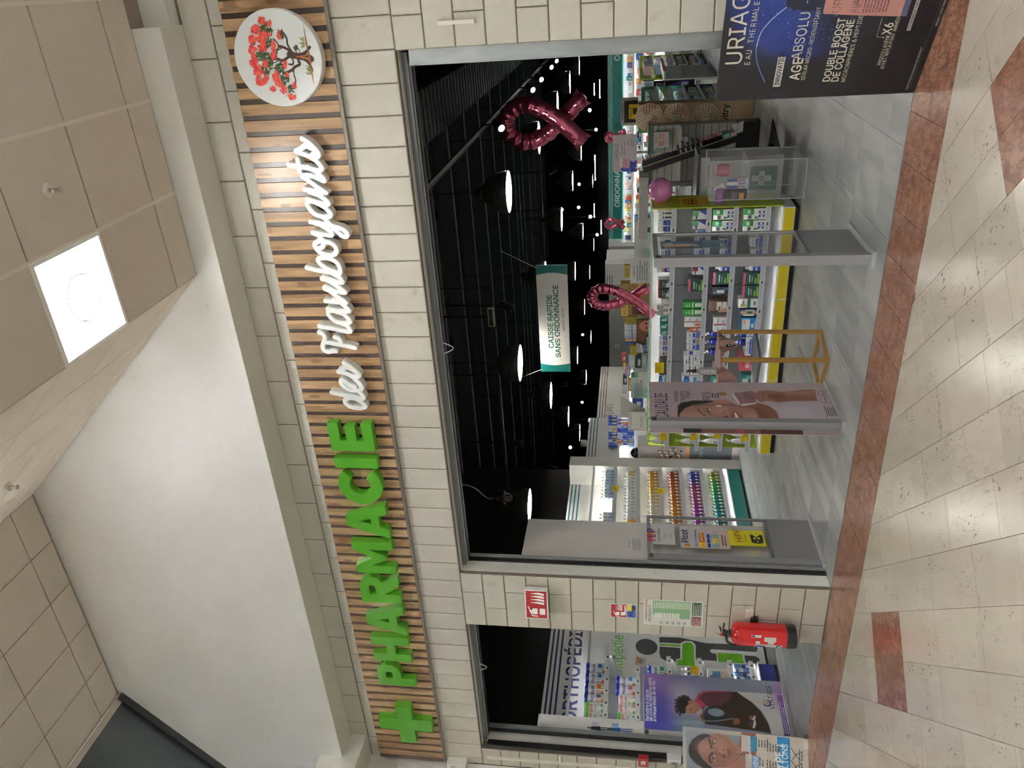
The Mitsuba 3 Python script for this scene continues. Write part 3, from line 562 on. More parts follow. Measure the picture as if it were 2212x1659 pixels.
# sheets on the glazed pedestal next to the pier
def sheet(name, fr, w, h, col, lab, cat='notice', group=None, curl=.0, draw=None, mat='paint', parent=None):
    m = M().grid(fr, 0, w, 0, h, 9, 5, lambda u, v: np.broadcast_to(lin(col), (len(u), 3)), 0, (lambda u, v: curl * (np.sin(u * 3.1) * .5 + v * v)) if curl else None)
    m.fbox(fr, 0, w, 0, h, -.0015, -.0006, col)
    if draw: draw(m, fr)
    return put(name, m, mat, lab, cat if not parent else None, group, parent=parent)
f = side(-4.640, 0, 0); Q = zmap(f, 7.9, 1380, 1110)
def hipp(m, fr):
    for i, (ch, c) in enumerate((('H', '#b5223a'), ('i', '#2a5a9e'), ('P', '#d4532e'), ('P', '#33276a'))): m.text(fr, ch, .045 + (0, .058, .075, .118)[i], .175, .075, c, .003, True)
    m.text(fr, 'BIOLOGIQUE', .045, .135, .018, '#3a3a3c', .003, sx=1.15)
    for i, t_ in enumerate(('SUPER PRIX', 'AVEC', 'PHARMACIE')): m.text(fr, t_, .12, .09 - .03 * i, .010, '#4a4a4c', .003, anchor='c')
a, b = Q(230, 520), Q(600, 180); sheet('paper_notice', side(-4.636, a[0], b[1]).sub(0, b[1] * 0 - (b[1] - Q(625, 520)[1])), b[0] - a[0], b[1] - Q(625, 520)[1] + (Q(230, 180)[1] - b[1]) , '#b9b8b5', 'grey sheet with a red, orange and blue baby food logo, topmost on the glazed pedestal', draw=hipp)
def picot(m, fr):
    m.pts(fr, [(0, .0), (.245, 0), (.245, .31), (.13, .36), (0, .31)], '#b3aeb6', .002); m.pts(fr, [(0, 0), (.245, 0), (.245, .14), (0, .1)], '#b9a69c', .0024)
    m.text(fr, 'Picot', .07, .365, .058, '#1f2c63', .003, True); m.ell(fr, .035, .375, .018, .03, '#c7803f', .003)
    m.text(fr, 'Picot Croissance', .02, .285, .022, '#4a4550', .003, True, sx=1.0)
    m.rect(fr, .0, .085, .215, .262, '#e8c52a', .003); m.text(fr, '2+1', .012, .222, .032, '#a3222a', .0035, True)
    m.rect(fr, .088, .215, .222, .265, '#9c2630', .003); m.text(fr, 'OFFERTE', .095, .23, .026, '#f0d05a', .0035, True, sx=.9)
    for k in range(3): m.rect(fr, .012 + .065 * k, .07 + .065 * k, .09, .17, '#7f9a98', .003); m.rect(fr, .012 + .065 * k, .07 + .065 * k, .17, .195, '#27306a', .003); m.rect(fr, .012 + .065 * k, .07 + .065 * k, .145, .17, '#c6cbd8', .003); m.text(fr, 'Picot', .016 + .065 * k, .15, .015, '#27306a', .0035, True)
    m.rect(fr, .075, .14, .1, .145, '#e8cf3a', .0036); m.text(fr, '2+1', .08, .112, .022, '#27306a', .004, True)
    m.greek(fr, .04, .2, .055, .012, '#6a3c30', 2, .003); m.line(fr, [(.03, .02), (.1, .07)], .003, '#8a4a3c', .0036)
a, b = Q(705, 580), Q(1505, 235); sheet('paper_notice', side(-4.636, a[0], b[1]), b[0] - a[0], Q(705, 400)[1] - b[1], '#b6b1ad', 'beige promotional sheet with milk cans, middle sheet on the glazed pedestal', draw=picot)
def m2(m, fr):
    m.text(fr, 'HiPP', .05, .20, .062, '#8a4a1e', .003, False); m.text(fr, 'Biologique', .055, .165, .014, '#7d7420', .003)
    m.pts(fr, [(.03, .06), (.045, .12), (.15, .125), (.165, .07), (.15, .015), (.045, .02)], '#20211c', .003); m.text(fr, '-2€', .045, .045, .052, '#d8d23a', .0038, True)
a, b = Q(1540, 540), Q(2120, 300); sheet('price_sheet', side(-4.634, a[0], b[1]).sub(0, 0, 0, .02), b[0] - a[0], Q(1520, 420)[1] - b[1], '#c9bd23', 'yellow price sheet reading -2€ on the glazed pedestal', 'price sign', draw=m2)
# poster of the middle pedestal
yM0, yM1 = 5.575, 6.20
f = side(-3.265, yM0, .012); w_, h_ = yM1 - yM0, PH - .012; A = zmap(f, 4.809, 1380, 810); A2 = lambda L: [A(*q) for q in L]
m = M().fbox(f, 0, w_, 0, h_, -.008, 0, '#ab9a9f')
p = Paint(f, w_, h_, 130, 300).grad('#b6a8ac', '#ab989e', 'y')
p.poly(A2([(1235, 290), (1300, 280), (1600, 262), (1870, 250), (1960, 300), (2000, 500), (1470, 480), (1430, 380), (1340, 310)]), '#aca3ad', 1, .006); p.poly(A2([(1300, 330), (1700, 330), (1850, 420), (1500, 470)]), '#b9b1ba', .7, .05)
p.poly(A2([(1090, 330), (1240, 290), (1350, 320), (1430, 380), (1472, 485), (1200, 485)]), '#7d5347', 1, .006); p.poly(A2([(1150, 350), (1240, 330), (1330, 400), (1380, 480), (1250, 480)]), '#6b4338', .7, .03)
p.poly(A2([(408, 470), (420, 400), (470, 350), (560, 312), (690, 297), (760, 285), (800, 262), (890, 262), (960, 275), (985, 300), (1020, 320), (1090, 330), (1180, 345), (1225, 380), (1242, 430), (1230, 485), (800, 490)]), '#9a7468', 1, .006)
p.ell(*A(560, 420), .05, .14, '#b08c80', .7, .8); p.ell(*A(850, 370), .06, .07, '#b38a7c', .8, .8); p.ell(*A(1160, 430), .05, .05, '#ad8577', .8, .8); p.poly(A2([(560, 312), (700, 297), (980, 300), (1180, 345), (1150, 352), (960, 322), (700, 318), (560, 335)]), '#7a564b', .6, .012)
p.poly(A2([(745, 268), (800, 258), (900, 256), (960, 275), (950, 300), (860, 290), (780, 285)]), '#a2786b', 1, .004)
p.poly(A2([(403, 322), (440, 290), (560, 266), (750, 266), (778, 280), (690, 297), (560, 313), (470, 352), (425, 402), (410, 480), (325, 480), (340, 455), (405, 440)]), '#2b2728', 1, .005)
p.line(A2([(615, 350), (635, 385), (690, 425)]), .012, '#5a4038', .9); p.ell(*A(727, 375), .032, .013, '#d9cfca'); p.ell(*A(725, 378), .013, .012, '#2d2426'); p.line(A2([(715, 345), (718, 375), (745, 412)]), .008, '#211a1b'); p.line(A2([(682, 348), (695, 378), (718, 405)]), .003, '#6d4d43')
p.ell(*A(828, 323), .014, .026, '#dcd6d6'); p.line(A2([(870, 400), (905, 372), (980, 345)]), .005, '#6f4a40'); p.ell(*A(908, 437), .014, .012, '#4a2c28'); p.line(A2([(880, 430), (930, 452), (955, 485)]), .006, '#7d564c'); p.ell(*A(930, 470), .03, .03, '#b18678', .7, .6)
p.poly(A2([(972, 376), (1010, 388), (1060, 415), (1092, 470), (1088, 485), (985, 485), (955, 455), (950, 425)]), '#9c5257', 1, .004); p.poly(A2([(990, 388), (1012, 402), (1040, 448), (1048, 485), (1012, 485), (1000, 430)]), '#e0dcd8', 1, .003)
for k in range(5): q = A(1010 + 6 * k, 410 + 15 * k), A(1034 + 3 * k, 410 + 15 * k); p.line(q, .0016, '#a8a09c', .7)
p.poly(A2([(1205, 200), (1240, 165), (1330, 158), (1500, 176), (1700, 155), (1832, 152), (1862, 268), (1750, 272), (1600, 270), (1440, 286), (1330, 270), (1260, 284), (1220, 250)]), '#91675a', 1, .005)
p.poly(A2([(1400, 230), (1600, 210), (1840, 240), (1855, 268), (1600, 268), (1440, 280)]), '#74493d', .7, .02); p.poly(A2([(1520, 185), (1830, 160), (1840, 190), (1560, 205)]), '#a67e70', .7, .02)
for L in ([(1285, 175), (1300, 215), (1280, 262)], [(1345, 180), (1360, 225), (1350, 262)], [(1400, 190), (1420, 240), (1455, 268)], [(1240, 190), (1275, 205), (1300, 230)]): p.line(A2(L), .005, '#5f3a31', .8)
p.poly(A2([(1335, 195), (1500, 195), (1520, 215), (1420, 250), (1360, 240)]), '#4e2f28', .5, .02)
p.poly(A2([(958, 208), (1000, 186), (1160, 167), (1205, 178), (1228, 215), (1215, 285), (1170, 300), (1060, 316), (1040, 305), (985, 262)]), '#8a6670', 1, .004); p.poly(A2([(960, 208), (985, 195), (1050, 290), (1045, 308), (1000, 270)]), '#cdc4c6', 1, .004); p.line(A2([(1010, 186), (1075, 312)]), .004, '#5e414a'); p.line(A2([(1040, 183), (1095, 308)]), .003, '#a58791'); p.poly(A2([(1060, 305), (1215, 290), (1218, 302), (1065, 316)]), '#d6d1d2', 1, .003)
p.poly(A2([(1830, 155), (1990, 165), (2110, 500), (1925, 490), (1860, 300)]), '#b2a4a8', 1, .004)
p.emit(m)
NV = '#2b2650'
q = A(305, 430); m.text(f, 'CAUDALÍE', A(300, 455)[0] + .012, A(300, 300)[1], .107, NV, .002, sx=.56)
for t_, X in (('Nouveau', 405), ('Collagène', 470), ('Vegan', 525)): m.text(f, t_, A(X, 168)[0], A(X, 200)[1], .042, NV, .002, anchor='r', sx=.78)
m.text(f, '98%', A(740, 178)[0], A(742, 200)[1], .072, NV, .002, anchor='r', sx=.72); m.greek(f, A(770, 240)[0], A(770, 185)[0], A(770, 200)[1], .011, NV, 3, .002); m.rect(f, A(870, 213)[0], A(870, 182)[0], A(908, 200)[1], A(836, 200)[1], '#8a6a24', .002)
m.text(f, 'CAUDALÍE', A(1120, 258)[0], A(1125, 225)[1], .022, '#4d343c', .0022, sx=.8); m.greek(f, A(1150, 250)[0], A(1150, 200)[0], A(1150, 220)[1], .006, '#5e464e', 3, .0022)
for X, Y in ((1918, 195), (1942, 267)):
    c = A(X, Y); m.poly(f, Point(*c).buffer(.047).difference(Point(*c).buffer(.044)), NV, .002); m.text(f, 'VEGAN' if Y > 250 else '100%', c[0], c[1] - .008, .018, NV, .002, anchor='c')
c = A(1995, 450); m.poly(f, Point(*c).buffer(.036).difference(Point(*c).buffer(.033)), NV, .002); m.greek(f, A(1985, 425)[0], A(1985, 320)[0], A(1938, 350)[1], .008, NV, 5, .002)
t = 'antenna_pedestal_001'
put('poster', m, 'satin', parent=t, label='pink poster of a smiling woman holding a jar of cream')
m = M().fbox(side(-3.325, yM0 - .13, .012), 0, .2, 0, h_, -.006, .0, '#9d8f93')
fs = side(-3.3249, yM0 - .13, .012)
for z0, z1, c in ((1.08, 1.22, '#1c191b'), (.62, 1.08, '#6d4a40'), (.74, .80, '#8c464c'), (.30, .62, '#4a2a24')): m.rect(fs, 0, .2, z0, z1, c, .001 if z1 - z0 > .1 else .0016)
put('rear_poster', m, 'satin', parent=t, label='edge of the rear poster sheet')
def nb(m, fr):
    m.text(fr, 'CAUDALÍE', .10, .30, .04, '#4a4a55', .003, anchor='c', sx=.6); m.text(fr, 'Lundi 14 octobre', .10, .235, .018, '#55555c', .003, anchor='c', sx=.7)
    for i, z in enumerate((.195, .165, .1, .07)): m.greek(fr, .02, .18, z, .010, '#66666c', 1, .003, seed=i)
a, b = A(140, 425), A(405, 245); sheet('paper_notice', side(-3.255, a[0], b[1]).sub(0, 0, 0, .03), b[0] - a[0] - .01, a[1] - b[1] - .02, '#c2c1bf', 'white notice sheet taped over the top of the pink skincare poster', curl=.006, draw=nb)
# sheets and things on the right glazed pedestal
f = side(-1.872, 0, 0); Q = zmap(f, 6.506, 1400, 430)
def sl(m, fr):
    m.ell(fr, .07, .17, .055, .10, '#707f88', .002); m.ell(fr, .055, .17, .03, .12, '#b6a191', .0024, ang=.2); m.ell(fr, .03, .17, .012, .10, '#94644f', .0028); m.ell(fr, .09, .26, .03, .05, '#a8a49c', .0026, ang=.6); m.greek(fr, .02, .09, .40, .012, '#c8cdd0', 2, .003); m.greek(fr, .02, .09, .06, .006, '#d2d6d8', 3, .003)
a, b = Q(180, 705), Q(755, 595); sheet('leaflet', side(-1.868, a[0], b[1]), b[0] - a[0], a[1] - b[1], '#5b6872', 'slate grey leaflet with a foot picture on the rightmost glazed pedestal', 'leaflet', draw=sl)
def s2(m, fr): m.ell(fr, .06, .13, .035, .05, '#3f6f72', .002); m.line(fr, [(.04, .11), (.06, .14), (.08, .12)], .008, '#a9b7b8', .0026); m.greek(fr, .015, .09, .035, .008, '#c6cbd0', 2, .003)
a, b = Q(785, 690), Q(1075, 580); sheet('leaflet', side(-1.868, a[0], b[1]), b[0] - a[0], a[1] - b[1], '#6b7a88', 'blue grey card with a teal oval on the rightmost glazed pedestal', 'leaflet', draw=s2)
# purple poster of the left pedestal
f = side(-6.975, 5.50, .03); w_, h_ = .77, 1.455; A = zmap(f, 6.144, 1370, 1460); A2 = lambda L: [A(*q) for q in L]
m = M().fbox(f, 0, w_, 0, h_, -.01, 0, '#d9d9d8')
p = Paint(f, w_, h_, 130, 240).grad('#8f93a6', '#6f6bb0', 'y', .4, .9)
for X, c, a_ in ((470, '#b9a999', .5), (560, '#7da7a8', .7), (620, '#c9c8ce', .6), (660, '#4f8f90', .7), (420, '#cfc7d4', .6)):
    q0, q1 = A(300, X), A(900, X); p.poly([(q0[0] - .04, q1[1]), (q0[0] + .04, q1[1]), (q0[0] + .04, q0[1]), (q0[0] - .04, q0[1])], c, a_, .03)
p.ell(*A(620, 260), .18, .2, '#c9c4cf', .7, .9); p.ell(*A(150, 200), .4, .22, '#c08ad0', .9, .9); p.ell(*A(180, 520), .36, .24, '#4a44b4', .95, .7); p.ell(*A(250, 640), .3, .14, '#4d52b6', .7, .8)
body = [(830, 300), (860, 240), (920, 208), (1100, 205), (1380, 215), (1440, 270), (1560, 350), (1680, 470), (1780, 640), (1815, 760), (1100, 660), (940, 640), (930, 560), (900, 440), (880, 380)]
p.poly(A2(body), '#2b2018', 1, .004); p.poly(A2([(830, 300), (860, 240), (920, 208), (1100, 205), (1270, 212), (1300, 260), (1250, 330), (1150, 395), (960, 395), (890, 430), (860, 350)]), '#4a2531', 1, .01)
p.poly(A2([(790, 320), (850, 295), (960, 390), (890, 430), (840, 360)]), '#9c2f4c', 1, .004); p.poly(A2([(830, 290), (860, 240), (920, 206), (1100, 203), (1230, 206), (1230, 216), (1000, 216), (930, 228), (880, 260), (850, 300)]), '#98344f', 1, .004)
p.poly(A2([(905, 450), (960, 395), (1190, 440), (1200, 560), (1150, 660), (950, 640), (920, 560)]), '#22242a', 1, .006); p.poly(A2([(910, 440), (950, 400), (1000, 400), (940, 450), (920, 500)]), '#6c7684', 1, .004); p.ell(*A(1085, 485), .05, .085, '#76828f', 1, .1)
p.line(A2([(930, 598), (1100, 598), (1330, 565)]), .008, '#8d949a'); p.poly(A2([(1440, 500), (1540, 520), (1560, 640), (1440, 700), (1300, 640)]), '#2a1d15', .8, .02)
p.poly(A2([(1320, 580), (1380, 560), (1405, 590), (1390, 650), (1310, 640)]), '#7d5138', 1, .004)
for L in ([(1340, 600), (1335, 645)], [(1362, 600), (1358, 655)], [(1385, 600), (1382, 650)]): p.line(A2(L), .005, '#4a2d1f')
p.poly(A2([(1525, 540), (1570, 520), (1580, 570), (1540, 585)]), '#7a5038', 1, .003); p.poly(A2([(1565, 590), (1590, 530), (1615, 530), (1600, 590)]), '#d5d3cf', 1, .003); p.poly(A2([(1570, 690), (1590, 600), (1612, 590), (1615, 640), (1595, 700)]), '#d5d3cf', 1, .003); p.poly(A2([(1525, 640), (1580, 600), (1585, 660), (1545, 670)]), '#55362a', 1, .003)
p.poly(A2([(880, 500), (915, 490), (930, 560), (925, 620), (890, 590), (878, 540)]), '#6e4a38', 1, .004); p.ell(*A(905, 545), .02, .014, '#4a2e22'); p.line(A2([(900, 520), (915, 535)]), .004, '#2a1a14')
p.poly(A2([(690, 400), (730, 375), (790, 340), (830, 350), (880, 430), (870, 462), (830, 470), (820, 498), (760, 505), (700, 490), (680, 440)]), '#9c7158', 1, .004); p.poly(A2([(740, 340), (790, 320), (860, 380), (880, 440), (820, 400)]), '#8d6450', .9, .01)
p.line(A2([(740, 425), (752, 455), (748, 478)]), .006, '#2a1c17'); p.line(A2([(765, 430), (772, 452)]), .004, '#2a1c17'); p.line(A2([(815, 430), (830, 450), (828, 475)]), .008, '#6d2f30'); p.line(A2([(820, 440), (830, 456)]), .004, '#e8e2dc'); p.ell(*A(800, 482), .015, .014, '#7f5845')
p.poly(A2([(560, 360), (600, 310), (660, 285), (720, 290), (770, 325), (740, 335), (715, 345), (730, 375), (690, 400), (680, 440), (690, 490), (640, 505), (600, 470), (570, 420)]), '#181516', 1, .006)
r = random.Random(4)
for _ in range(40):
    a_ = r.uniform(1.9, 5.4); q = A(655 + 85 * math.cos(a_), 395 + 105 * math.sin(a_)); e = A(655 + 118 * math.cos(a_ + r.uniform(-.2, .2)), 395 + 135 * math.sin(a_ + r.uniform(-.2, .2))); p.line([q, e], .012, '#181516')
p.ell(*A(750, 347), .02, .03, '#8f6650', 1, .2)
cv = [A(1360, 212), A(1440, 270), A(1560, 350), A(1690, 470), A(1780, 620), A(1822, 780), A(2130, 820), A(2060, 250)]
p.poly(list(map(tuple, spline([c for c in cv[:6]], 6))) + [tuple(cv[6]), tuple(cv[7])], '#d5d4d3', 1, .003)
p.poly(A2([(1898, 255), (2010, 262), (2125, 800), (1990, 800)]), '#4c3a86', 1, .003); p.ell(*A(1960, 290), .2, .07, '#8b4f98', .7, .8)
p.emit(m)
for t_, X in (('Permettre à chacun', 195), ('de vivre en meilleure santé,', 240), ('à chaque étape de sa vie.', 290)): m.text(f, t_, A(200, 610)[0] + .01, A(X, 500)[1], .036, '#ffffff', .002, True, sx=.9)
m.text(f, 'VIATRIS', A(1860, 450)[0], A(1862, 400)[1], .052, '#2a2444', .002, sx=1.05)
c = A(1760, 365)
for i, (a0, cc) in enumerate(((0, '#d9a04a'), (2.1, '#2f2a66'), (4.2, '#4a3f8c'))):
    a_ = np.linspace(a0, a0 + 1.9, 9); m.line(f, [(c[0] + .036 * math.cos(x), c[1] + .036 * math.sin(x)) for x in a_], .016, cc, .002)
for i in range(3): m.rect(f, c[0] - .013, c[0] + .013, c[1] - .012 + .01 * i, c[1] - .008 + .01 * i, '#2f2a66', .0024)
m.greek(f, A(1990, 770)[0], A(1990, 310)[0], A(1945, 500)[1], .009, '#cfc4e0', 5, .002, seed=5)
put('poster', m, 'satin', parent='antenna_pedestal_003', label='purple poster of a man bending over a child in a wheelchair')
# big dark blue board at the right
o = np.array([-.77, 5.18, .002]); f = Fr(o, (.51, -.31, 0), (0, 0, 1)); A = zmap(f, 3.687, 1500, 0); A2 = lambda L: [A(*q) for q in L]; w_, h_ = .95, 1.152
t = thing('display_board', 'dark blue skincare display board with a pink bottle, standing at the right of the opening', 'display board')
m = M().fbox(f, 0, w_, 0, h_, -.012, 0, '#0b0d1a')
p = Paint(f, w_, h_, 150, 180).fill('#070811')
cs = A(860, 130); R_ = .46
p.ell(cs[0] + .19, cs[1] - .05, R_, R_, '#0f1c56', 1, .12); p.ell(cs[0] + .2, cs[1] + .02, R_ * .8, R_ * .72, '#1d3478', .8, .6); p.ell(cs[0] + .12, cs[1] - .3, .4, .22, '#05060e', .85, .6); p.ell(cs[0] - .2, cs[1] + .2, .12, .12, '#8190c0', .12, .9)
p.emit(m)
ar = [A(*q) for q in ((770, 28), (690, 90), (600, 170), (530, 260), (495, 370), (495, 470), (520, 560), (560, 650))]
m.line(f, spline(ar, 6), .006, '#5a6a9e', .002); m.line(f, spline(ar[:5], 6), .004, '#b9bfd2', .0022)
r = random.Random(11)
for _ in range(520):
    x, y = cs[0] + r.gauss(.06, .16), cs[1] + r.gauss(-.02, .13)
    if 0 < x < w_ and 0 < y < h_ and (x - cs[0] - .19) ** 2 + (y - cs[1] + .05) ** 2 < R_ ** 2 * .9:
        s_ = r.choice([.0015, .002, .0025, .004]); m.ell(f, x, y, s_, s_, r.choice(['#2f4a94', '#41609f', '#6f88bd', '#253c86']), .0016 + r.random() * .0003, 6)
WT = '#c2bcae'
def tx(s, X0, Y0, X1, hh, bold=False, sx=1.0, c=WT): q = A(X0, Y0); m.text(f, s, q[0], q[1], hh, c, .003, bold, sx=sx)
hU = A(240, 300)[1] - A(372, 300)[1]
tx('URIAGE', 372, 505, 0, .092, False, 1.12)
for i, ch in enumerate('EAU THERMALE'): tx(ch, 440 + 5.8 * (11 - i) * 0 + i * 7.2, 512 - i * 43.5, 0, .031)
q = A(680, 690); q2 = A(730, 448); m.rect(f, q[0] + .002, q2[0], q[1], q[1] + .042, '#b4b0a8', .0026); m.text(f, 'INNOVATION', q[0] + .014, q[1] + .009, .025, '#16183a', .0036, True)
tx('AGE', 830, 635, 0, .055, True); tx('ABSOLU', 830 + 16, 468, 0, .055); tx('SÉRUM MICRO-REDENSIFIANT', 878, 635, 0, .0225)
tx('DOUBLE BOOST', 1075, 645, 0, .040, True, .98); tx('DE COLLAGÈNE', 1143, 645, 0, .040, True, .98); tx('MICROSPHÈRES & PEPTIDE', 1197, 648, 0, .0225, False, 1.05)
tx('PROCOLLAGÈNE', 1482, 515, 0, .019, False, .95); tx('X6', 1560, 270, 0, .046, True, .9); tx('EFFET REPULPANT IMMÉDIAT', 1508, 542, 0, .019, False, .98)
m.line(f, [A(1508, 295), A(1450, 290), A(1495, 140)], .0016, WT, .003); m.ell(f, *A(1504, 295), .004, .004, WT, .0034)
q = A(1718, 240); m.rect(f, q[0], w_, q[1], q[1] + .020, '#b4b0a8', .0026); m.text(f, 'RECOMMANDÉ PAR LES DERMATOLOGUES', q[0] + .006, q[1] + .004, .0125, '#16183a', .0036, True)
tx('URIAGE, L\'EAU THERMALE DES ALPES', 1930, 205, 0, .011); q = A(1685, 712); m.greek(f, q[0], q[0] + .3, q[1], .003, '#8a877f', 2, .003); m.rect(f, q[0], w_, q[1] - .016, q[1] - .0145, '#55534e', .003)
c0 = A(1300, 120)
m.pts(f, [A(735, 0), A(735, 55), A(780, 60), A(780, 80), A(1025, 85), A(1040, 0), (w_, A(1040, 0)[1]), (w_, A(735, 0)[1])], '#10162c', .003); m.rect(f, A(740, 35)[0], w_, A(900, 30)[1], A(890, 30)[1], '#5d86b8', .0034)
q0, q1 = A(1030, 110), A(1640, 128); m.pts(f, [A(1025, 88), A(1025, 108), A(1300, 120), A(1640, 128), A(1660, 90), (w_, q1[1]), (w_, q0[1] + .01)], '#b9837b', .003); m.pts(f, [A(1640, 126), A(1690, 128), A(1700, 90), (w_, A(1700, 90)[1]), (w_, q1[1])], '#4a4b63', .0032)
tx('URIAGE', 1160, 95, 0, .045, False, 1.0, '#4a2f35'); tx('AGE', 1285, 100, 0, .030, True, 1.0, '#3c282e'); tx('ABSOLU', 1318, 100, 0, .030, False, 1.0, '#3c282e'); q = A(1345, 100); m.greek(f, q[0], w_ - .3, q[1], .008, '#6b4048', 8, .0044)
put('panel', m, 'satin', parent=t); put('foot', M().fbox(f, .1, .3, 0, .012, -.2, -.012, '#20222a').fbox(f, .65, .85, 0, .012, -.2, -.012, '#20222a').fbox(f, .15, .2, .01, .7, -.03, -.012, '#20222a').fbox(f, .72, .77, .01, .7, -.03, -.012, '#20222a'), 'satin', parent=t)
# woman's portrait board at the far left
dq = np.array([.766, .643, 0]); ln = .13; nn = np.cross(dq, [0, 0, 1]); uy = np.array([0, 0, 1]) - ln * nn
o = np.array([-6.441, 5.142, .002]); f = Fr(o, dq, uy); A = zmap(f, 6.9125, 1460, 1540); A2 = lambda L: [A(*q) for q in L]
h_ = A(100, 135)[1]; x0 = -.80
t = thing('easel_poster', 'cream collagen poster with a dark haired woman resting her face on her hands', 'poster stand')
ff = f.sub(x0, 0); A_ = zmap(ff, 6.9125, 1460, 1540); A2 = lambda L: [A_(*q) for q in L]
m = M().fbox(ff, 0, -x0, 0, h_, -.014, 0, '#b3aca2')
p = Paint(ff, -x0, h_, 200, 260).fill('#c3bbb0')
yb = A_(1195, 600)[1]; p.poly([(.0, yb), (-x0 - .035, yb), (-x0 - .035, h_ - .035), (0, h_ - .035)], '#7e8890', 1, .002); p.ell(*A_(300, 250), .25, .25, '#8e989f', .7, .9)
p.poly(A2([(985, 280), (1195, 305), (1195, 640), (900, 640), (920, 540), (940, 460)]), '#8a5f50', 1, .006)
p.poly(A2([(188, 580), (195, 490), (245, 400), (330, 335), (420, 310), (500, 325), (545, 352), (450, 372), (372, 422), (330, 500), (340, 590), (400, 690), (490, 770), (545, 815), (480, 850), (380, 810), (280, 740), (210, 660)]), '#1f1a1a', 1, .004); p.line(A2([(230, 560), (270, 450), (380, 360), (480, 345)]), .006, '#3d3433', .7)
p.poly(A2([(330, 500), (372, 422), (450, 372), (540, 350), (640, 378), (740, 428), (820, 480), (880, 560), (908, 625), (880, 690), (800, 745), (720, 795), (620, 815), (530, 800), (440, 725), (370, 640), (335, 560)]), '#91695a', 1, .004)
p.ell(*A_(430, 520), .055, .07, '#a98273', .8, .8); p.ell(*A_(690, 480), .06, .05, '#a67d6d', .8, .8); p.poly(A2([(470, 720), (560, 700), (700, 720), (800, 745), (700, 800), (560, 810)]), '#6d4a3e', .8, .02); p.poly(A2([(560, 590), (640, 580), (720, 600), (740, 640), (720, 670), (640, 640), (560, 640)]), '#6b463a', .8, .012)
p.ell(*A_(690, 570), .022, .03, '#b28a79', .8, .5); p.ell(*A_(722, 655), .012, .012, '#3f2620', .9, .3); p.ell(*A_(708, 555), .008, .010, '#57352c', .9, .3)
for L in ([(492, 388), (512, 440), (530, 520)], [(545, 595), (505, 650), (500, 700), (520, 745)]): p.line(A2(L), .016, '#2a1f1c')
for X, Y in ((572, 455), (575, 675)):
    p.ell(*A_(X, Y), .030, .013, '#c9bdb6'); p.ell(*A_(X, Y), .012, .0125, '#2a1e1b'); p.line(A2([(X - 20, Y - 50), (X - 22, Y), (X - 5, Y + 55)]), .007, '#1f1614'); p.ell(*A_(X - 4, Y - 4), .003, .003, '#e8e4e0')
p.poly(A2([(762, 545), (790, 522), (822, 560), (835, 600), (820, 640), (790, 680), (768, 690), (775, 620)]), '#8c4a49', 1, .004); p.line(A2([(772, 545), (790, 600), (775, 685)]), .003, '#4e2426')
p.poly(A2([(905, 625), (985, 560), (1000, 640), (940, 640)]), '#5d3c32', .8, .01)
p.poly(A2([(520, 332), (560, 315), (625, 298), (720, 325), (830, 400), (930, 480), (985, 540), (1000, 600), (925, 625), (860, 545), (780, 470), (700, 405), (620, 372), (545, 352)]), '#9d7465', 1, .004); p.line(A2([(640, 330), (760, 405), (900, 560)]), .008, '#6d493d', .7)
p.poly(A2([(530, 830), (700, 795), (800, 722), (880, 660), (945, 628), (1005, 640), (1045, 700), (1040, 900), (530, 900)]), '#9a7061', 1, .004); p.line(A2([(700, 820), (830, 740), (940, 660)]), .008, '#6d493d', .7)
p.emit(m)
for X0, X1, Y0, Y1, cc in ((978, 1100, 325, 580, '#c4beb6'), (1095, 1125, 340, 575, '#1f4f78'), (1125, 1212, 345, 578, '#2f86a8'), (1040, 1135, 610, 830, '#bcb7b0'), (1135, 1240, 635, 830, '#6a90c2'), (1225, 1350, 365, 605, '#c8c2b9'), (1240, 1345, 640, 830, '#c8c2b9')): m.pts(ff, A2([(X0, Y0), (X1, Y0 + (X1 - X0) * .13), (X1, Y1), (X0, Y1 - (X1 - X0) * .05)]), cc, .0024 if X0 < 1100 else .003)
m.pts(ff, A2([(1512, 352), (1700, 376)]) + [(.0, A_(1700, 500)[1]), (.0, A_(1512, 500)[1])], '#2385bd', .002)
m.text(ff, 'COLLAGÈNE DE TYPE I', A_(1605, 462)[0], A_(1605, 600)[1], .072, '#eef3f5', .003, True, 'r', .9); m.text(ff, 'PEPTIDES 2000 DALTONS', A_(1670, 470)[0], A_(1670, 600)[1], .052, '#dcecf2', .003, True, 'r', .88)
m.text(ff, 'COLLAGENE MARIN', A_(1115, 352)[0], A_(1120, 450)[1], .022, '#e6edf2', .0036, True, 'r', .75); m.text(ff, 'COLLAGÈNE', A_(1218, 650)[0], A_(1218, 700)[1], .034, '#dbe4f0', .0036, True, 'r', .8)
for X, Y, nn_ in ((1250, 380, 4), (1375, 440, 5), (1265, 660, 2), (1375, 700, 4)): m.greek(ff, A_(X, Y + 130)[0], A_(X, Y)[0], A_(X, Y)[1], .012, '#4a4744', nn_, .0036, seed=X)
for Y in (625, 800):
    c = A_(1790, Y); m.line(ff, [(c[0] - .05, c[1] - .04), (c[0] + .05, c[1] + .04)], .006, '#35322f', .003); m.line(ff, [(c[0] - .045, c[1] + .03), (c[0], c[1]), (c[0] + .03, c[1] - .05)], .006, '#35322f', .003); m.greek(ff, c[0] - .05, c[0] + .05, A_(1855, Y)[1], .01, '#4a4744', 2, .003)
q = A_(1945, 490); m.rect(ff, q[0] - .03, q[0] + .04, q[1] - .02, q[1] + .02, '#d9d2c6', .003); m.rect(ff, q[0] + .06, q[0] + .10, q[1] - .02, q[1] + .02, '#2d2a28', .003)
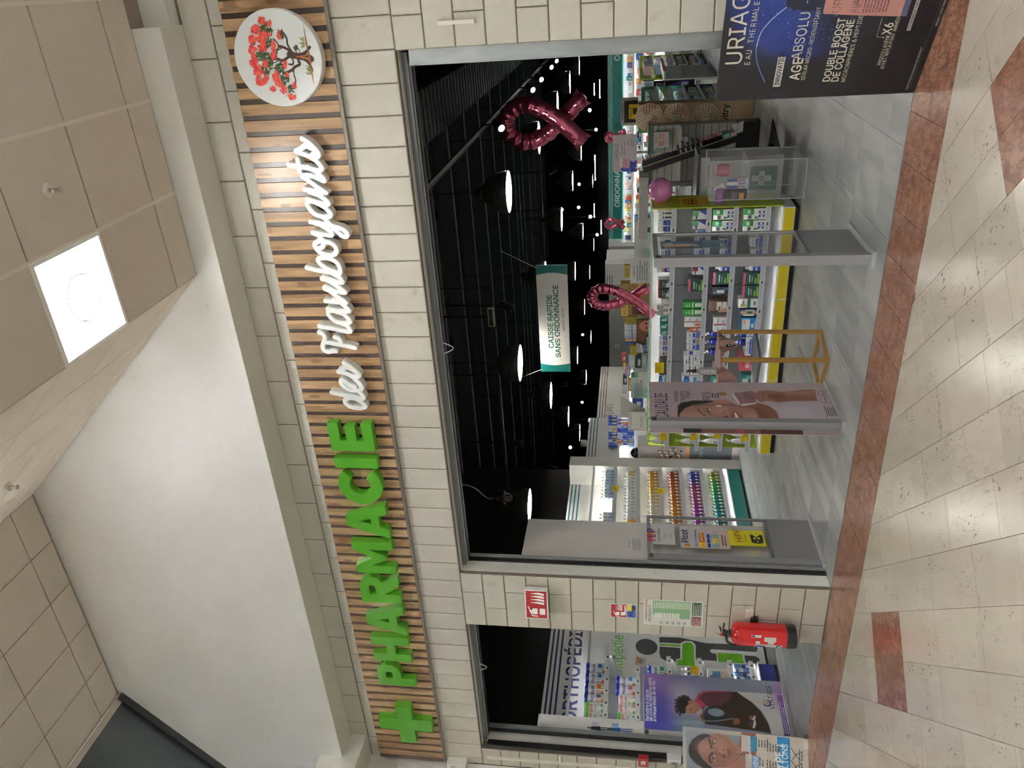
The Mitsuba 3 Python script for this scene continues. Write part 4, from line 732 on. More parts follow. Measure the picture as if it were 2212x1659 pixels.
put('board', m, 'satin', parent=t)
b0, b1 = ff.p(.3, h_ * .8, -.014), ff.p(.3, 0, -.014) + np.array([-.25, .3, 0]) * 0 + (-nn) * .42; b1[2] = .002
put('rear_strut', M().cyl(b0, b1, .012, '#8a847c'), 'satin', parent=t)
# ---------------------------------------------------------------- products
ORD = ('first', 'second', 'third', 'fourth', 'fifth', 'sixth', 'seventh', 'eighth', 'ninth', 'tenth', 'eleventh', 'twelfth', 'thirteenth', 'fourteenth', 'fifteenth', 'sixteenth', 'seventeenth', 'eighteenth', 'nineteenth', 'twentieth', 'twenty-first', 'twenty-second', 'twenty-third', 'twenty-fourth', 'twenty-fifth')
R_ = lambda *a: a
STY = {   # base colour, side colour, printed rectangles in fractions of the front, description
 'cream': ('#e9e8df', None, [(.5, .96, .04, .4, '#c3c8a8')], 'cream white carton with a pale green panel'),
 'tube': ('#efefec', None, [(.25, .75, .12, .55, '#1d2c4c'), (.25, .75, .62, .72, '#14161c')], 'slim white carton picturing a navy tube'),
 'bluew': ('#f0f2f2', None, [(0, 1, .18, .62, '#22349c'), (.1, .9, .62, .7, '#8fc4b0'), (.2, .8, .32, .38, '#aab8e8')], 'white and royal blue carton'),
 'orangeb': ('#f2f2f0', None, [(0, 1, .05, .5, '#2a3aa8'), (0, 1, .52, .66, '#e8824a'), (.3, .8, .1, .3, '#c9d2f0')], 'white carton with blue and orange bands'),
 'darkred': ('#10302c', '#3d4443', [(0, 1, .88, 1, '#c8323e'), (.12, .6, .06, .4, '#e4ebec'), (.6, .95, .06, .3, '#6c9cd0'), (.2, .8, .6, .66, '#9fb7b2'), (.2, .7, .48, .53, '#7d9a95')], 'dark green box with a red top strip'),
 'darkpink': ('#12332c', '#262b2a', [(0, 1, .86, 1, '#e0607e'), (.1, .9, .08, .2, '#8fd04c'), (.1, .55, .26, .34, '#a6d66a'), (.2, .8, .6, .66, '#dfe8e2'), (.2, .7, .46, .52, '#9fb7ab')], 'dark green box with a pink top strip'),
 'silver': ('#b5b3aa', None, [(.2, .8, .15, .5, '#eeeeea'), (.35, .65, .04, .1, '#3a3a3a')], 'silvery carton with a white window label'),
 'teal': ('#2f8a80', None, [(.15, .6, .35, .85, '#dfeae6'), (.6, .9, .1, .5, '#7cc4b8'), (.2, .5, .1, .25, '#184d48')], 'teal carton with white print'),
 'acmb': ('#f1f3f5', None, [(0, 1, .0, .38, '#5470b8'), (.1, .9, .42, .6, '#3d5cb4'), (.2, .8, .72, .86, '#c3c9d0')], 'white carton with blue bands'),
 'acmt': ('#f1f3f5', None, [(0, 1, .0, .36, '#c3a272'), (.1, .9, .40, .58, '#2f50b4'), (.2, .8, .72, .86, '#c3c9d0')], 'white carton with a blue and a tan band'),
 'purple': ('#2b1f42', None, [(.1, .9, .8, .9, '#6a5a8a'), (.15, .6, .1, .3, '#7d6a9c')], 'wide dark purple carton'),
 'sky': ('#eef2f5', None, [(0, .6, .55, .95, '#2f86d0'), (.1, .9, .15, .35, '#5aa8b8'), (.6, 1, .6, .9, '#1d4f9a')], 'white carton with sky blue print'),
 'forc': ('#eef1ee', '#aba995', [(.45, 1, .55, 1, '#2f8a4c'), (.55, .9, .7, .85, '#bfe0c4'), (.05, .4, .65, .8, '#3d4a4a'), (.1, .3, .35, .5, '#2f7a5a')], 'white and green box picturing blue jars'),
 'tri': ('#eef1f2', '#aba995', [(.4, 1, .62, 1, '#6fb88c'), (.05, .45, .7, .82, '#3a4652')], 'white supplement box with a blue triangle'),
 'trir': ('#eef1f2', None, [(.4, 1, .55, 1, '#8c2f34'), (.05, .4, .7, .82, '#3a4652')], 'white box with blue triangle and red corner'),
 'smallb': ('#dfe8f0', None, [(.1, .9, .1, .6, '#3f78c0'), (.2, .8, .65, .85, '#22304a')], 'small pale blue carton'),
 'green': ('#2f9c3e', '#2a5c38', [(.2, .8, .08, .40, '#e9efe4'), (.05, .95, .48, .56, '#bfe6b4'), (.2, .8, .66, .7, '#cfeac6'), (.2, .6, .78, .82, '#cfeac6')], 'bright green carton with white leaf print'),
 'whiteo': ('#f4f4f2', None, [(.3, .8, .12, .4, '#e8683a'), (.25, .85, .45, .5, '#b9bcc0')], 'white carton with an orange square'),
 'orange': ('#e8783f', None, [(.2, .9, .1, .7, '#f0f0f2'), (.3, .8, .3, .5, '#5a72b8')], 'small orange and white carton'),
 'white': ('#f3f4f5', None, [(.15, .85, .65, .75, '#aab4c8'), (.2, .6, .3, .36, '#5a74b0'), (.2, .8, .2, .24, '#c0c4ca'), (0, .12, 0, 1, '#d8665c')], 'plain white carton with fine blue print'),
 'pattern': ('#f1f2f3', None, [(.05, .95, .62, .70, '#3a3c48'), (.1, .5, .8, .88, '#55586a'), (.1, .9, .4, .46, '#9a9cb0'), (.2, .7, .15, .2, '#c09aa0'), (.5, .9, .25, .33, '#4a4c58')], 'white pack with dark scribble pattern'),
 'brownw': ('#3a2c26', None, [(.15, .75, .05, .5, '#c69a80'), (.3, .95, .35, .6, '#e8e6e0'), (.45, .95, .1, .3, '#e8e6e0'), (0, .25, .5, 1, '#1d1714'), (.25, .6, .4, .5, '#7d5040')], 'brown hair colour box picturing a woman'),
 'whiteg': ('#eeefec', None, [(.0, 1, .4, .56, '#1f5a44'), (.2, .8, .7, .8, '#8a8c80'), (.1, .4, .6, .9, '#a89a6a'), (.3, .7, .15, .25, '#5a6a60')], 'white carton with a dark green band'),
 'kraft': ('#1f2a44', None, [(.3, .75, .05, .95, '#c8a878'), (.35, .7, .3, .6, '#2f5a40'), (.02, .28, .2, .8, '#e9e6e2'), (.78, .95, .2, .7, '#e4e6ea')], 'navy and kraft carton'),
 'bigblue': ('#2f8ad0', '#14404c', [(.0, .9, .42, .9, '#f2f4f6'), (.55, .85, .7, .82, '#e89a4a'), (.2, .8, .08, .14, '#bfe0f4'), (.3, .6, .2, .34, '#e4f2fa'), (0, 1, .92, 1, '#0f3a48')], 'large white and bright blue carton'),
 'redpink': ('#d8626e', None, [(.1, .9, .1, .2, '#f0b9bd'), (.2, .45, .3, .55, '#f4dada'), (.55, .8, .3, .5, '#f4dada'), (.3, .7, .62, .9, '#c24a58')], 'coral red carton with pale round prints'),
 'pink': ('#eec4cb', None, [(.4, .7, .55, .75, '#d86a78'), (.2, .8, .15, .25, '#a88a94'), (.3, .5, .3, .45, '#f6eaec')], 'pale pink carton'),
 'dkbox': ('#1c2226', None, [(.15, .6, .3, .75, '#d3dde2'), (.6, .9, .05, .3, '#4a78a8'), (.1, .4, .82, .9, '#8a9aa0')], 'dark narrow box with a white label'),
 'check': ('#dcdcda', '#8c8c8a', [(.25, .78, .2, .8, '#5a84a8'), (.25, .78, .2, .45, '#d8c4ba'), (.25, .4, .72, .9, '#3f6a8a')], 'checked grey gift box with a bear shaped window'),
 'gallia': ('#5d7aa8', None, [(.0, .5, .45, 1, '#c9ccc8'), (.0, .4, .7, .85, '#2b3a6a'), (.5, 1, .0, .5, '#232f66'), (.6, .95, .12, .3, '#c9d2e4')], 'blue baby milk carton with a grey wave'),
 'wtube': ('#f1f3f4', None, [(.1, .9, .55, .85, '#2b4a9c'), (.2, .8, .2, .4, '#cfd6dc')], 'white carton with a blue flag'),
}
def carton(fr, w, h, d, sty, label, group=None, name='carton', mat='satin', cat='box', plain=False):
    base, sd, pr, desc = STY[sty]; m = M()
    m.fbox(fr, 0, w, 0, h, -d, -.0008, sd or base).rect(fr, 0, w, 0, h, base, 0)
    if sty in ('tri', 'trir'): m.pts(fr.sub(0, 0, .0004), [(w * .35, 0), (w, 0), (w, h * .62), (w * .95, h * .62)], '#2f4fb8', .0004)
    if not plain:
        for i, (a, b, c, e, col) in enumerate(pr): m.rect(fr, a * w, b * w, c * h, e * h, col, .0008 + .0004 * i)
        if sty == 'forc':
            for k in (.3, .66): m.rect(fr, w * (k - .1), w * (k + .14), h * .08, h * .34, '#26318a', .003); m.rect(fr, w * (k - .07), w * (k + .11), h * .14, h * .26, '#dfe6f2', .0034); m.rect(fr, w * (k - .05), w * (k + .09), h * .34, h * .42, '#efefef', .003)
    return put(name, m, mat, label, cat, group)


def bottle_parts(t, o, r, h, col, cap, capcol, n=12, sq=False, lab=None, ux=(1, 0, 0), cap_mat='satin', mat='gloss', labz=(.3, .62)):
    o = np.asarray(o, float)
    put('bottle_body', M().lathe(o, [(1e-4, 0), (r * .95, 0), (r, .006), (r, h * .74), (r * .8, h * .82), (r * .34, h * .87), (r * .32, h * .93)], col, n), mat, parent=t, smooth=35 if False else True)
    if cap == 'pump':
        m = M().lathe(o, [(r * .42, h * .92), (r * .42, h * 1.0), (r * .18, h * 1.0), (r * .14, h * 1.1), (1e-4, h * 1.1)], capcol, 10); q = o + np.array([0, 0, h * 1.1]); m.tube([q, q + np.asarray(ux) * r * .2, q + np.asarray(ux) * r * 1.1], r * .22, capcol, 6)
    elif cap == 'drop': m = M().lathe(o, [(r * .5, h * .92), (r * .5, h * 1.08), (r * .3, h * 1.12), (r * .28, h * 1.3), (1e-4, h * 1.34)], capcol, 10)
    else: m = M().lathe(o, [(r * .42, h * .92), (r * .42, h * 1.06), (1e-4, h * 1.07)], capcol, 10)
    put('cap', m, cap_mat, parent=t)
    if lab:
        ua = np.asarray(ux, float); a0 = math.atan2(ua[1], ua[0]); aa = np.linspace(a0 - .75, a0 + .75, 7); rr = r * 1.012; m = M()
        def band(z0, z1, c, k=0, lo=0, hi=7):
            a_ = aa[lo:hi]; v = np.array([[o[0] + (rr + k) * math.cos(x), o[1] + (rr + k) * math.sin(x), o[2] + z] for z in (z0 * h, z1 * h) for x in a_]); n_ = len(a_)
            m.add(v, [[i, i + 1, i + 1 + n_] for i in range(n_ - 1)] + [[i, i + 1 + n_, i + n_] for i in range(n_ - 1)], c)
        for z0, z1, c, k, lo, hi in lab: band(z0, z1, c, k * .0004, lo, hi)
        put('label', m, 'satin', parent=t)


def strip(p0, p1, nrm, L, name='shelf_light', parent=None, w=.014):      # slim lamp from p0 to p1, shining along nrm
    p0, p1, nrm = np.asarray(p0, float), np.asarray(p1, float), np.asarray(nrm, float); nrm = nrm / np.linalg.norm(nrm); ux = p1 - p0; ln = np.linalg.norm(ux); f = Fr(p0, ux, np.cross(nrm, ux / ln))
    return put(name, M().rect(f, 0, ln, 0, w, '#ffffff', 0), 'matte', parent=parent, light=np.array([1, 1, 1.0]) * L)


# ---------------------------------------------------------------- the yellow-based gondola
GX0, GX1, GY, GB = -5.12, -2.235, 8.0, 8.44
g = thing('gondola_shelving', 'grey shelving gondola with yellow plinth panels and lime green end panels', 'shelving unit')
put('back_panel', M().box(GX0, GX1, GB - .02, GB, .16, 1.24, '#77797b').box(GX0, GX1, GB - .02, GB, 1.24, 1.44, '#e6e7e4'), 'paint', parent=g)
m = M()
for x in (GX1 - .02, -3.2, -4.16, GX0 + .02):
    m.box(x - .012, x + .012, GB - .022, GB - .019, .18, 1.24, '#6a6c6e')
    for k in range(34): m.box(x - .004, x + .004, GB - .0235, GB - .0215, .2 + .03 * k, .218 + .03 * k, '#141516')
m.box(GX0, GX1, GB - .0215, GB - .0195, .705, .709, '#4a4c4e')
put('upright', m, 'paint', parent=g)
put('base', M().box(GX0 - .02, GX1 + .02, GY - .035, GB, .045, .165, '#eceded'), 'satin', parent=g)
put('toe_kick', M().box(GX0 - .01, GX1 + .01, GY - .02, GB, 0, .045, '#0c0c0d'), 'paint', parent=g)
for a, b in ((GX0 - .012, -4.165), (-4.158, -3.203), (-3.196, GX1 + .012)): put('plinth_panel', M().bev(front(0, GY - .035, 0), a + .004, b - .004, .05, .152, 0, .008, .002, '#e9d21a'), 'satin', parent=g)
put('top_edge', M().box(GX0, GX1, GB - .03, GB + .03, 1.44, 1.456, '#1d7a4c').box(GX0, GX1, GB, GB + .02, .1, 1.44, '#9a9c9c'), 'satin', parent=g)
put('end_panel', M().box(GX1 + .022, GX1 + .034, GY - .01, GB + .03, .15, 1.452, '#b6c42a'), 'satin', parent=g, label='lime green end panel')
put('end_panel', M().box(GX0 - .034, GX0 - .022, GY + .12, GB + .03, .17, 1.452, '#a9bb25'), 'satin', parent=g, label='lime green end panel')
SZ = (1.236, .886, .618, .305)
for i, z in enumerate(SZ):
    m = M().box(GX0 - .015, GX1 + .018, GY + .02, GB - .02, z - .022, z - .003, '#d9dadb').box(GX0 - .02, GX1 + .02, GY + .0, GY + .02, z - .03, z + .018, '#e3e4ea').box(GX0 - .02, GX1 + .02, GY - .004, GY, z - .02, z + .012, '#cfd0dc')
    sk_ = put('shelf', m, 'satin', parent=g)
    strip((GX0 + .02, GY + .012, z - .026), (GX1 - .02, GY + .012, z - .026), (0, .55, -.83), L_STRIP, parent=sk_)
    r = random.Random(i)
    for k in range(9):
        x = GX1 - .16 - .31 * k - r.uniform(0, .08); f = front(x, GY - .005, z - .028)
        put('price_tag', M().fbox(f, 0, .052, 0, .05, -.002, .004, '#f2f3f3').rect(f, .008, .044, .012, .034, '#5f6864', .005), 'satin', parent=sk_)
strip((GX0 + .02, GB - .30, 1.437), (GX1 - .02, GB - .30, 1.437), (0, .3, -.95), L_STRIP * .7, parent=g)
put('light_rail', M().box(GX0, GX1, GB - .32, GB - .27, 1.439, 1.452, '#d9dad8'), 'satin', parent=g)
gf = front(0, GY + .05, 0)
def gx(px, py): return float(loc(gf, px, py)[0])
ROWS = [
 [(457, 446, .155, 'cream'), (466, 458, .15, 'tube'), (476, 467, .15, 'tube'), (488, 477, .155, 'bluew'), (502, 490, .155, 'bluew'), (511, 504, .09, 'smallb'), (532, 520, .12, 'bluew'), (560, 540, .12, 'acmb'), (580, 571, .155, 'orangeb'), (590, 581, .155, 'orangeb'), (625, 606, .135, 'darkred'), (646, 627, .135, 'darkred'), (659, 649, .10, 'cream'), (671, 661, .145, 'silver'), (683, 673, .145, 'silver'), (698, 687, .105, 'teal'), (713, 700, .105, 'teal'), (725, 715, .10, 'teal'), (737, 727, .115, 'acmb'), (749, 738, .115, 'acmt'), (760, 750, .115, 'acmb'), (771, 761, .115, 'acmt'), (812, 772, .10, 'purple'), (829, 814, .11, 'sky')],
 [(476, 456, .15, 'tri'), (497, 478, .15, 'tri'), (508, 499, .11, 'smallb'), (530, 514, .12, 'acmb'), (556, 540, .12, 'acmb'), (574, 564, .11, 'bluew'), (596, 576, .13, 'trir'), (632, 604, .17, 'darkpink'), (668, 654, .215, 'green'), (683, 669, .215, 'green'), (697, 686, .19, 'white'), (709, 698, .19, 'whiteo'), (718, 711, .13, 'orange'), (732, 720, .16, 'acmb'), (745, 733, .16, 'acmt'), (758, 746, .155, 'acmb'), (769, 759, .15, 'wtube'), (790, 770, .18, 'pattern'), (813, 791, .17, 'pattern'), (831, 815, .19, 'sky')],
 [(476, 453, .215, 'forc'), (501, 478, .22, 'forc'), (512, 503, .1, 'bluew'), (535, 518, .14, 'acmb'), (560, 540, .12, 'acmb'), (617, 590, .18, 'darkpink'), (638, 622, .18, 'dkbox'), (680, 652, .21, 'brownw'), (703, 687, .145, 'white'), (720, 705, .145, 'white'), (791, 772, .09, 'pink'), (813, 793, .12, 'pink'), (831, 815, .13, 'teal')],
 [(476, 452, .225, 'forc'), (501, 477, .225, 'forc'), (512, 503, .1, 'bluew'), (535, 515, .14, 'acmb'), (560, 540, .12, 'acmb'), (617, 590, .18, 'darkpink'), (645, 618, .18, 'darkpink'), (667, 647, .21, 'whiteg'), (685, 670, .19, 'kraft'), (720, 688, .175, 'bigblue'), (771, 730, .1, 'acmb'), (804, 773, .15, 'redpink'), (831, 812, .12, 'teal')]]
pxr = (1440, 1515, 1570, 1635)
SN = ('top', 'second', 'third', 'bottom')
for i, row in enumerate(ROWS):
    for k, (pa, pb, h, sty) in enumerate(row):
        x0, x1 = gx(pxr[i], pa), gx(pxr[i], pb); j = random.Random(i * 50 + k)
        if x1 > GX1 + .012: x0 -= x1 - GX1 - .012; x1 = GX1 + .012
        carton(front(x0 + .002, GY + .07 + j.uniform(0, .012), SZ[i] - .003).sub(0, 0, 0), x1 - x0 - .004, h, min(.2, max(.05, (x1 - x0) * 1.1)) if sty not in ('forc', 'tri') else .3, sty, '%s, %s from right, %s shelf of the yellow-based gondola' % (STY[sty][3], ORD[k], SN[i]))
for i, pys in ((2, ((571, 'pill'), (583, 'pill'), (725, 'pump'), (743, 'pump'), (764, 'pump'))), (3, ((571, 'pill'), (583, 'pill'), (726, 'pump'), (744, 'pump')))):
    for k, (py, kd) in enumerate(pys):
        x = gx(pxr[i], py); o = (x, GY + .11, SZ[i] - .003)
        if kd == 'pump':
            t = thing('pump_bottle', 'royal blue pump bottle, %s blue one from right, %s shelf of the yellow-based gondola' % (ORD[k - 2], SN[i]), 'bottle', 'blue pump bottles on the %s shelf' % SN[i]); bottle_parts(t, o, .038, .2, '#16267c', 'pump', '#e3e6ea', 14, lab=[(.12, .5, '#dfe8f2', 0, 1, 6), (.3, .36, '#4a78b8', 1, 2, 5)], ux=(0, -1, 0))
        else:
            t = thing('pill_jar', 'white capped jar with a blue label, %s one, %s shelf of the yellow-based gondola' % (('right', 'left')[k], SN[i]), 'jar', 'pill jars on the %s gondola shelf' % SN[i]); bottle_parts(t, o, .034, .15, '#e9ecf2', 'cap', '#f6f7f7', 14, lab=[(.06, .6, '#3f58b8', 0, 0, 7), (.3, .42, '#dfe6f6', 1, 1, 6)], ux=(0, -1, 0))
def oval_bottle(i, py, capc, pump, k):
    z = SZ[i] - .003; x = gx(pxr[i], py); t = thing('lotion_bottle', 'white oval lotion bottle, %s of its row, %s shelf of the yellow-based gondola' % (ORD[k], SN[i]), 'bottle', 'white lotion bottles on the %s gondola shelf' % SN[i])
    v = M().lathe((0, 0, 0), [(1e-4, 0), (.036, 0), (.041, .01), (.043, .05), (.040, .11), (.028, .155), (.014, .175), (.013, .185)], '#eef0e8', 16); v.v[0] = v.v[0] * [1, .62, 1] + [x, GY + .08, z]; put('bottle_body', v, 'satin', parent=t, smooth=True)
    c = M().lathe((x, GY + .08, z), [(.016, .18), (.016, .205), (.006, .207), (.006, .225), (1e-4, .226)], capc, 10)
    if pump: c.fbox(front(x, GY + .08, z), -.008, .03, .222, .234, -.008, .008, capc)
    put('cap', c, 'satin', parent=t)
    f = front(x, GY + .052, z); m = M()
    for q in range(4): m.ell(f, -.02 + .012 * q, .095, .003, .003, '#6f9a5a', .003, 8)
    m.greek(f, -.022, .024, .06, .006, '#8a9088', 3, .003); put('label', m, 'satin', parent=t)
for i, cc in enumerate(('#9fd030', '#8fd02f', '#a9aca6', '#b9bcba')):
    for k, py in enumerate((846, 866, 886, 906, 924, 941, 956)): oval_bottle(i, py, cc, i > 0, k)
for i, (X, Y) in enumerate(((160, 340), (695, 335), (1155, 305), (1640, 352))):
    a = loc(front(0, GY - .008, 0), 1400 + X / 8.508, 890 + (Y + 180) / 8.508); f = front(a[0], GY - .010, SZ[i] - .01)
    put('price_card', M().fbox(f, 0, .115, 0, .082, -.0015, 0, '#ecd41f').text(f, 'CARDIPRIX', .01, .06, .011, '#b0622a', .001).text(f, '-3€', .04, .028, .026, '#8a5a20', .001, True).greek(f, .02, .09, .012, .004, '#a8802a', 1, .001), 'paint', 'yellow price card before the lotion bottles on the %s gondola shelf' % SN[i], 'price card')
a = loc(front(0, GY - .012, 0), 1434, 806); f = front(a[0], GY - .012, a[1])
put('price_card', M().fbox(f, 0, .135, 0, .102, -.0015, 0, '#efd90f').greek(f, .015, .11, .08, .007, '#b08a2a', 4, .001, seed=4), 'paint', 'yellow price card in front of the wide dark purple carton', 'price card')
f = front(*[float(q) for q in (gx(1508, 826), GY - .014, SZ[1] - .06)])
put('round_tag', M().ell(f, 0, .06, .052, .052, '#2f86cf', .001, 28, 0, .002).text(f, '-2€', -.02, .025, .04, '#ffffff', .004, True).greek(f, -.03, .03, .085, .007, '#dfeefa', 2, .004), 'satin', 'round blue tag reading -2€ on the second gondola shelf', 'price tag')
f = side(GX1 + .036, GY + .06, .87); put('price_card', M().fbox(f, 0, .32, 0, .3, -.001, .0005, '#d9b82a').greek(f, .03, .28, .25, .012, '#7a5a20', 6, .001, seed=9).rect(f, .03, .25, .16, .185, '#a83a2a', .0014), 'paint', 'yellow text sheet stuck on the lime end panel', 'price card')
# ---------------------------------------------------------------- small draped table in the entrance
TX, TY, TA = np.array([-3.165, 6.44]), 0, math.radians(72)
e1, e2 = np.array([math.cos(TA), math.sin(TA)]), np.array([-math.sin(TA), math.cos(TA)])
hs, TZ = .178, .885
t = thing('side_table', 'slim wooden frame table draped with a mauve cloth, in front of the gondola', 'table')
tf = Fr((TX[0], TX[1], 0), (*e1, 0), (*e2, 0)); WC = '#a57f45'
for a in (-1, 1):
    for b in (-1, 1): put('leg', M().fbox(tf, a * hs - .014, a * hs + .014, b * hs - .014, b * hs + .014, 0, TZ - .012, WC), 'satin', parent=t)
m = M()
for a in (-1, 1): m.fbox(tf, -hs, hs, a * hs - .012, a * hs + .012, .0, .028, WC).fbox(tf, a * hs - .012, a * hs + .012, -hs, hs, .0, .028, WC)
put('foot_frame', m, 'satin', parent=t)
put('shelf', M().fbox(tf, -hs, hs, -hs, hs, .545, .565, '#55585a'), 'satin', parent=t)
put('table_top', M().fbox(tf, -hs - .01, hs + .01, -hs - .01, hs + .01, TZ - .012, TZ, '#8a6a44'), 'satin', parent=t)
n_ = 41; u, w = np.meshgrid(np.linspace(-1, 1, n_), np.linspace(-1, 1, n_)); u, w = u.ravel() * .245, w.ravel() * .245
ca, sa = math.cos(.72), math.sin(.72); X, Y = u * ca - w * sa, u * sa + w * ca; lim = hs + .016
ox, oy = np.maximum(np.abs(X) - lim, 0), np.maximum(np.abs(Y) - lim, 0); drop = ox + oy
Xc, Yc = np.sign(X) * (np.minimum(np.abs(X), lim) + .10 * ox + .012 * np.sin(Y * 40) * (ox > 0)), np.sign(Y) * (np.minimum(np.abs(Y), lim) + .10 * oy + .012 * np.sin(X * 40) * (oy > 0))
Z = TZ + .004 - drop * 1.05 + .002 * np.sin(X * 60) * np.sin(Y * 50)
v = tf.p(Xc, Yc, Z); i, j = np.meshgrid(np.arange(n_ - 1), np.arange(n_ - 1)); a = (j * n_ + i).ravel()
put('table_cloth', M().add(v, np.concatenate([np.stack([a, a + 1, a + n_ + 1], 1), np.stack([a, a + n_ + 1, a + n_], 1)]), '#80635c'), 'paint', 'mauve brown cloth draped over the slim wooden table', 'cloth', smooth=True)
p = tf.p(-.1, .04, TZ + .006); t = thing('serum_bottle', 'clear grey serum bottle with a black dropper cap on the draped table', 'bottle'); bottle_parts(t, p, .033, .2, '#8f8d89', 'drop', '#0e0e0f', 18, lab=[(.1, .62, '#aaa8a4', 0, 0, 7), (.5, .54, '#4c4c4c', 1, 2, 5), (.4, .42, '#5c5c5c', 1, 2, 5), (.3, .32, '#5c5c5c', 1, 2, 5)], ux=(0, -1, 0))
f = Fr(tf.p(-.02, -hs - .022, TZ - .14), (*e1, 0), (0, 0, 1)); put('hang_tag', M().fbox(f.sub(0, 0, 0, .3), 0, .03, 0, .085, -.001, .001, '#12251f').greek(f.sub(0, 0, 0, .3), .006, .024, .06, .008, '#b9c8c0', 3, .002), 'paint', 'dark green tag hanging below the mauve cloth', 'tag')
# ---------------------------------------------------------------- acrylic bin with cartons and a jar
t = thing('acrylic_bin', 'tall clear acrylic bin holding cartons and a black jar, beside the gondola', 'display bin')
ax0, ax1, ay0, ay1, ah = -2.10, -1.72, 7.86, 8.40, .90
pl = M().box(ax0, ax0 + .004, ay0, ay1, 0, ah, '#fff').box(ax1 - .004, ax1, ay0, ay1, 0, ah, '#fff').box(ax0, ax1, ay0, ay0 + .004, 0, ah, '#fff').box(ax0, ax1, ay1 - .004, ay1, 0, ah, '#fff') if False else M()
for fr, w_ in ((front(ax0, ay0, 0), ax1 - ax0), (front(ax0, ay1, 0), ax1 - ax0), (side(ax0, ay0, 0), ay1 - ay0), (side(ax1, ay0, 0), ay1 - ay0)): pl.rect(fr, 0, w_, 0, ah, '#ffffff', 0)
put('pane', pl, 'glass', parent=t)
m = M()
for x in (ax0, ax1):
    for y in (ay0, ay1): m.box(x - .003, x + .003, y - .003, y + .003, 0, ah, '#c9cdcf')
for z in (.004, ah): m.box(ax0, ax1, ay0 - .002, ay0 + .002, z - .003, z + .003, '#d3d6d8').box(ax0, ax1, ay1 - .002, ay1 + .002, z - .003, z + .003, '#d3d6d8').box(ax0 - .002, ax0 + .002, ay0, ay1, z - .003, z + .003, '#d3d6d8').box(ax1 - .002, ax1 + .002, ay0, ay1, z - .003, z + .003, '#d3d6d8')
put('edge', m, 'gloss', parent=t)
put('tray', M().box(ax0 + .006, ax1 - .006, ay0 + .006, ay1 - .006, .53, .536, '#b9bcbc'), 'gloss', parent=t)
put('tray', M().box(ax0 + .006, ax1 - .006, ay0 + .006, ay1 - .006, .004, .01, '#8a8d8d'), 'gloss', parent=t)
bx = lambda py: float(loc(front(0, ay0 + .06, 0), 1585, py)[0])
for k, (pa, pb, c) in enumerate(((407, 400, '#22318c'), (399, 393, '#e9ebee'), (392, 385, '#22318c'))):
    f = front(bx(pa), ay0 + .05, .537); w_ = bx(pb) - bx(pa)
    put('carton', M().fbox(f, 0, w_ - .002, 0, .20, -.06, 0, '#dde2ea').rect(f, .003, w_ - .005, .09, .198, c, .0006).rect(f, .004, w_ - .006, .065, .085, '#c2303a', .0006).rect(f, w_ * .3, w_ * .7, .015, .06, '#4a5a9c', .0006), 'satin', '%s upright toothpaste carton of three in the acrylic bin' % ('left', 'middle', 'right')[k], 'box')
t = thing('black_jar', 'large black plastic jar with an orange label in the acrylic bin', 'jar'); o = np.array([bx(419), ay0 + .1, .537])
put('jar_body', M().lathe(o, [(1e-4, 0), (.058, 0), (.065, .008), (.065, .15), (.055, .165)], '#101113', 24), 'gloss', parent=t, smooth=True); put('cap', M().lathe(o, [(.056, .165), (.056, .21), (.05, .215), (1e-4, .215)], '#0c0c0e', 24), 'satin', parent=t); f = front(o[0] - .045, o[1] - .066, o[2]); put('label', M().rect(f, 0, .06, .03, .075, '#dc9a3a', 0).greek(f, .0, .08, .13, .008, '#6a6a6c', 3, 0), 'satin', parent=t)
f = front(bx(437), ay0 + .03, .76); put('carton', M().fbox(f, 0, .14, 0, .07, -.08, 0, '#7a2a86').greek(f, .01, .13, .05, .006, '#b980c0', 3, .001), 'satin', 'purple carton lying on top of the black jar in the acrylic bin', 'box')
q = np.array([bx(400), ay0 + .09, .75]); put('paper_cone', M().lathe(q, [(1e-4, 0), (.045, 0), (.02, .1), (1e-4, .13)], '#e4e4e2', 8, (-.4, .1, .9)), 'paint', 'crumpled white paper cone in the acrylic bin', 'paper')
put('pink_pouch', M().lathe(np.array([bx(372), ay0 + .16, .70]), [(1e-4, 0), (.06, .01), (.065, .09), (.05, .13), (1e-4, .14)], '#c2687c', 10), 'satin', 'rose pink pouch in the acrylic bin', 'pouch')
# ---------------------------------------------------------------- coloured bottle bay on the left wall
BX, BB, BY0, BY1 = -6.84, -7.22, 8.3, 10.17
t = thing('bottle_display', 'white wall shelving bay with teal plinth and striped header, holding coloured oil bottles', 'shelving unit')
put('back_panel', M().box(BB - .02, BB, BY0, BY1 + .0, .16, 2.6, '#e3e1d6'), 'paint', parent=t)
m = M().box(BB - .02, BB + .012, BY0, BY1, 2.18, 2.60, '#dededa')
for z in (2.548, 2.49, 2.432): m.rect(side(BB + .012, 0, 0), BY0, BY1, z, z + .022, '#1c5d6a', .001)
put('header', m, 'paint', parent=t, label='white header with three dark teal stripes')
put('partition', M().box(BB, BX, BY1, BY1 + .25, .0, 2.6, '#d6d6d1'), 'paint', parent=t)
put('partition', M().box(BB, BX, BY0 - .02, BY0, .0, 2.6, '#d6d6d1'), 'paint', parent=t)
put('plinth', M().box(BB, BX, BY0, BY1, .03, .2, '#187a72').box(BB, BX + .0, BY0, BY1, .2, .215, '#f0f0ee').box(BB, BX - .02, BY0, BY1, 0, .03, '#0c0c0d'), 'satin', parent=t)
BZS = (1.885, 1.545, 1.21, .905, .60, .303)
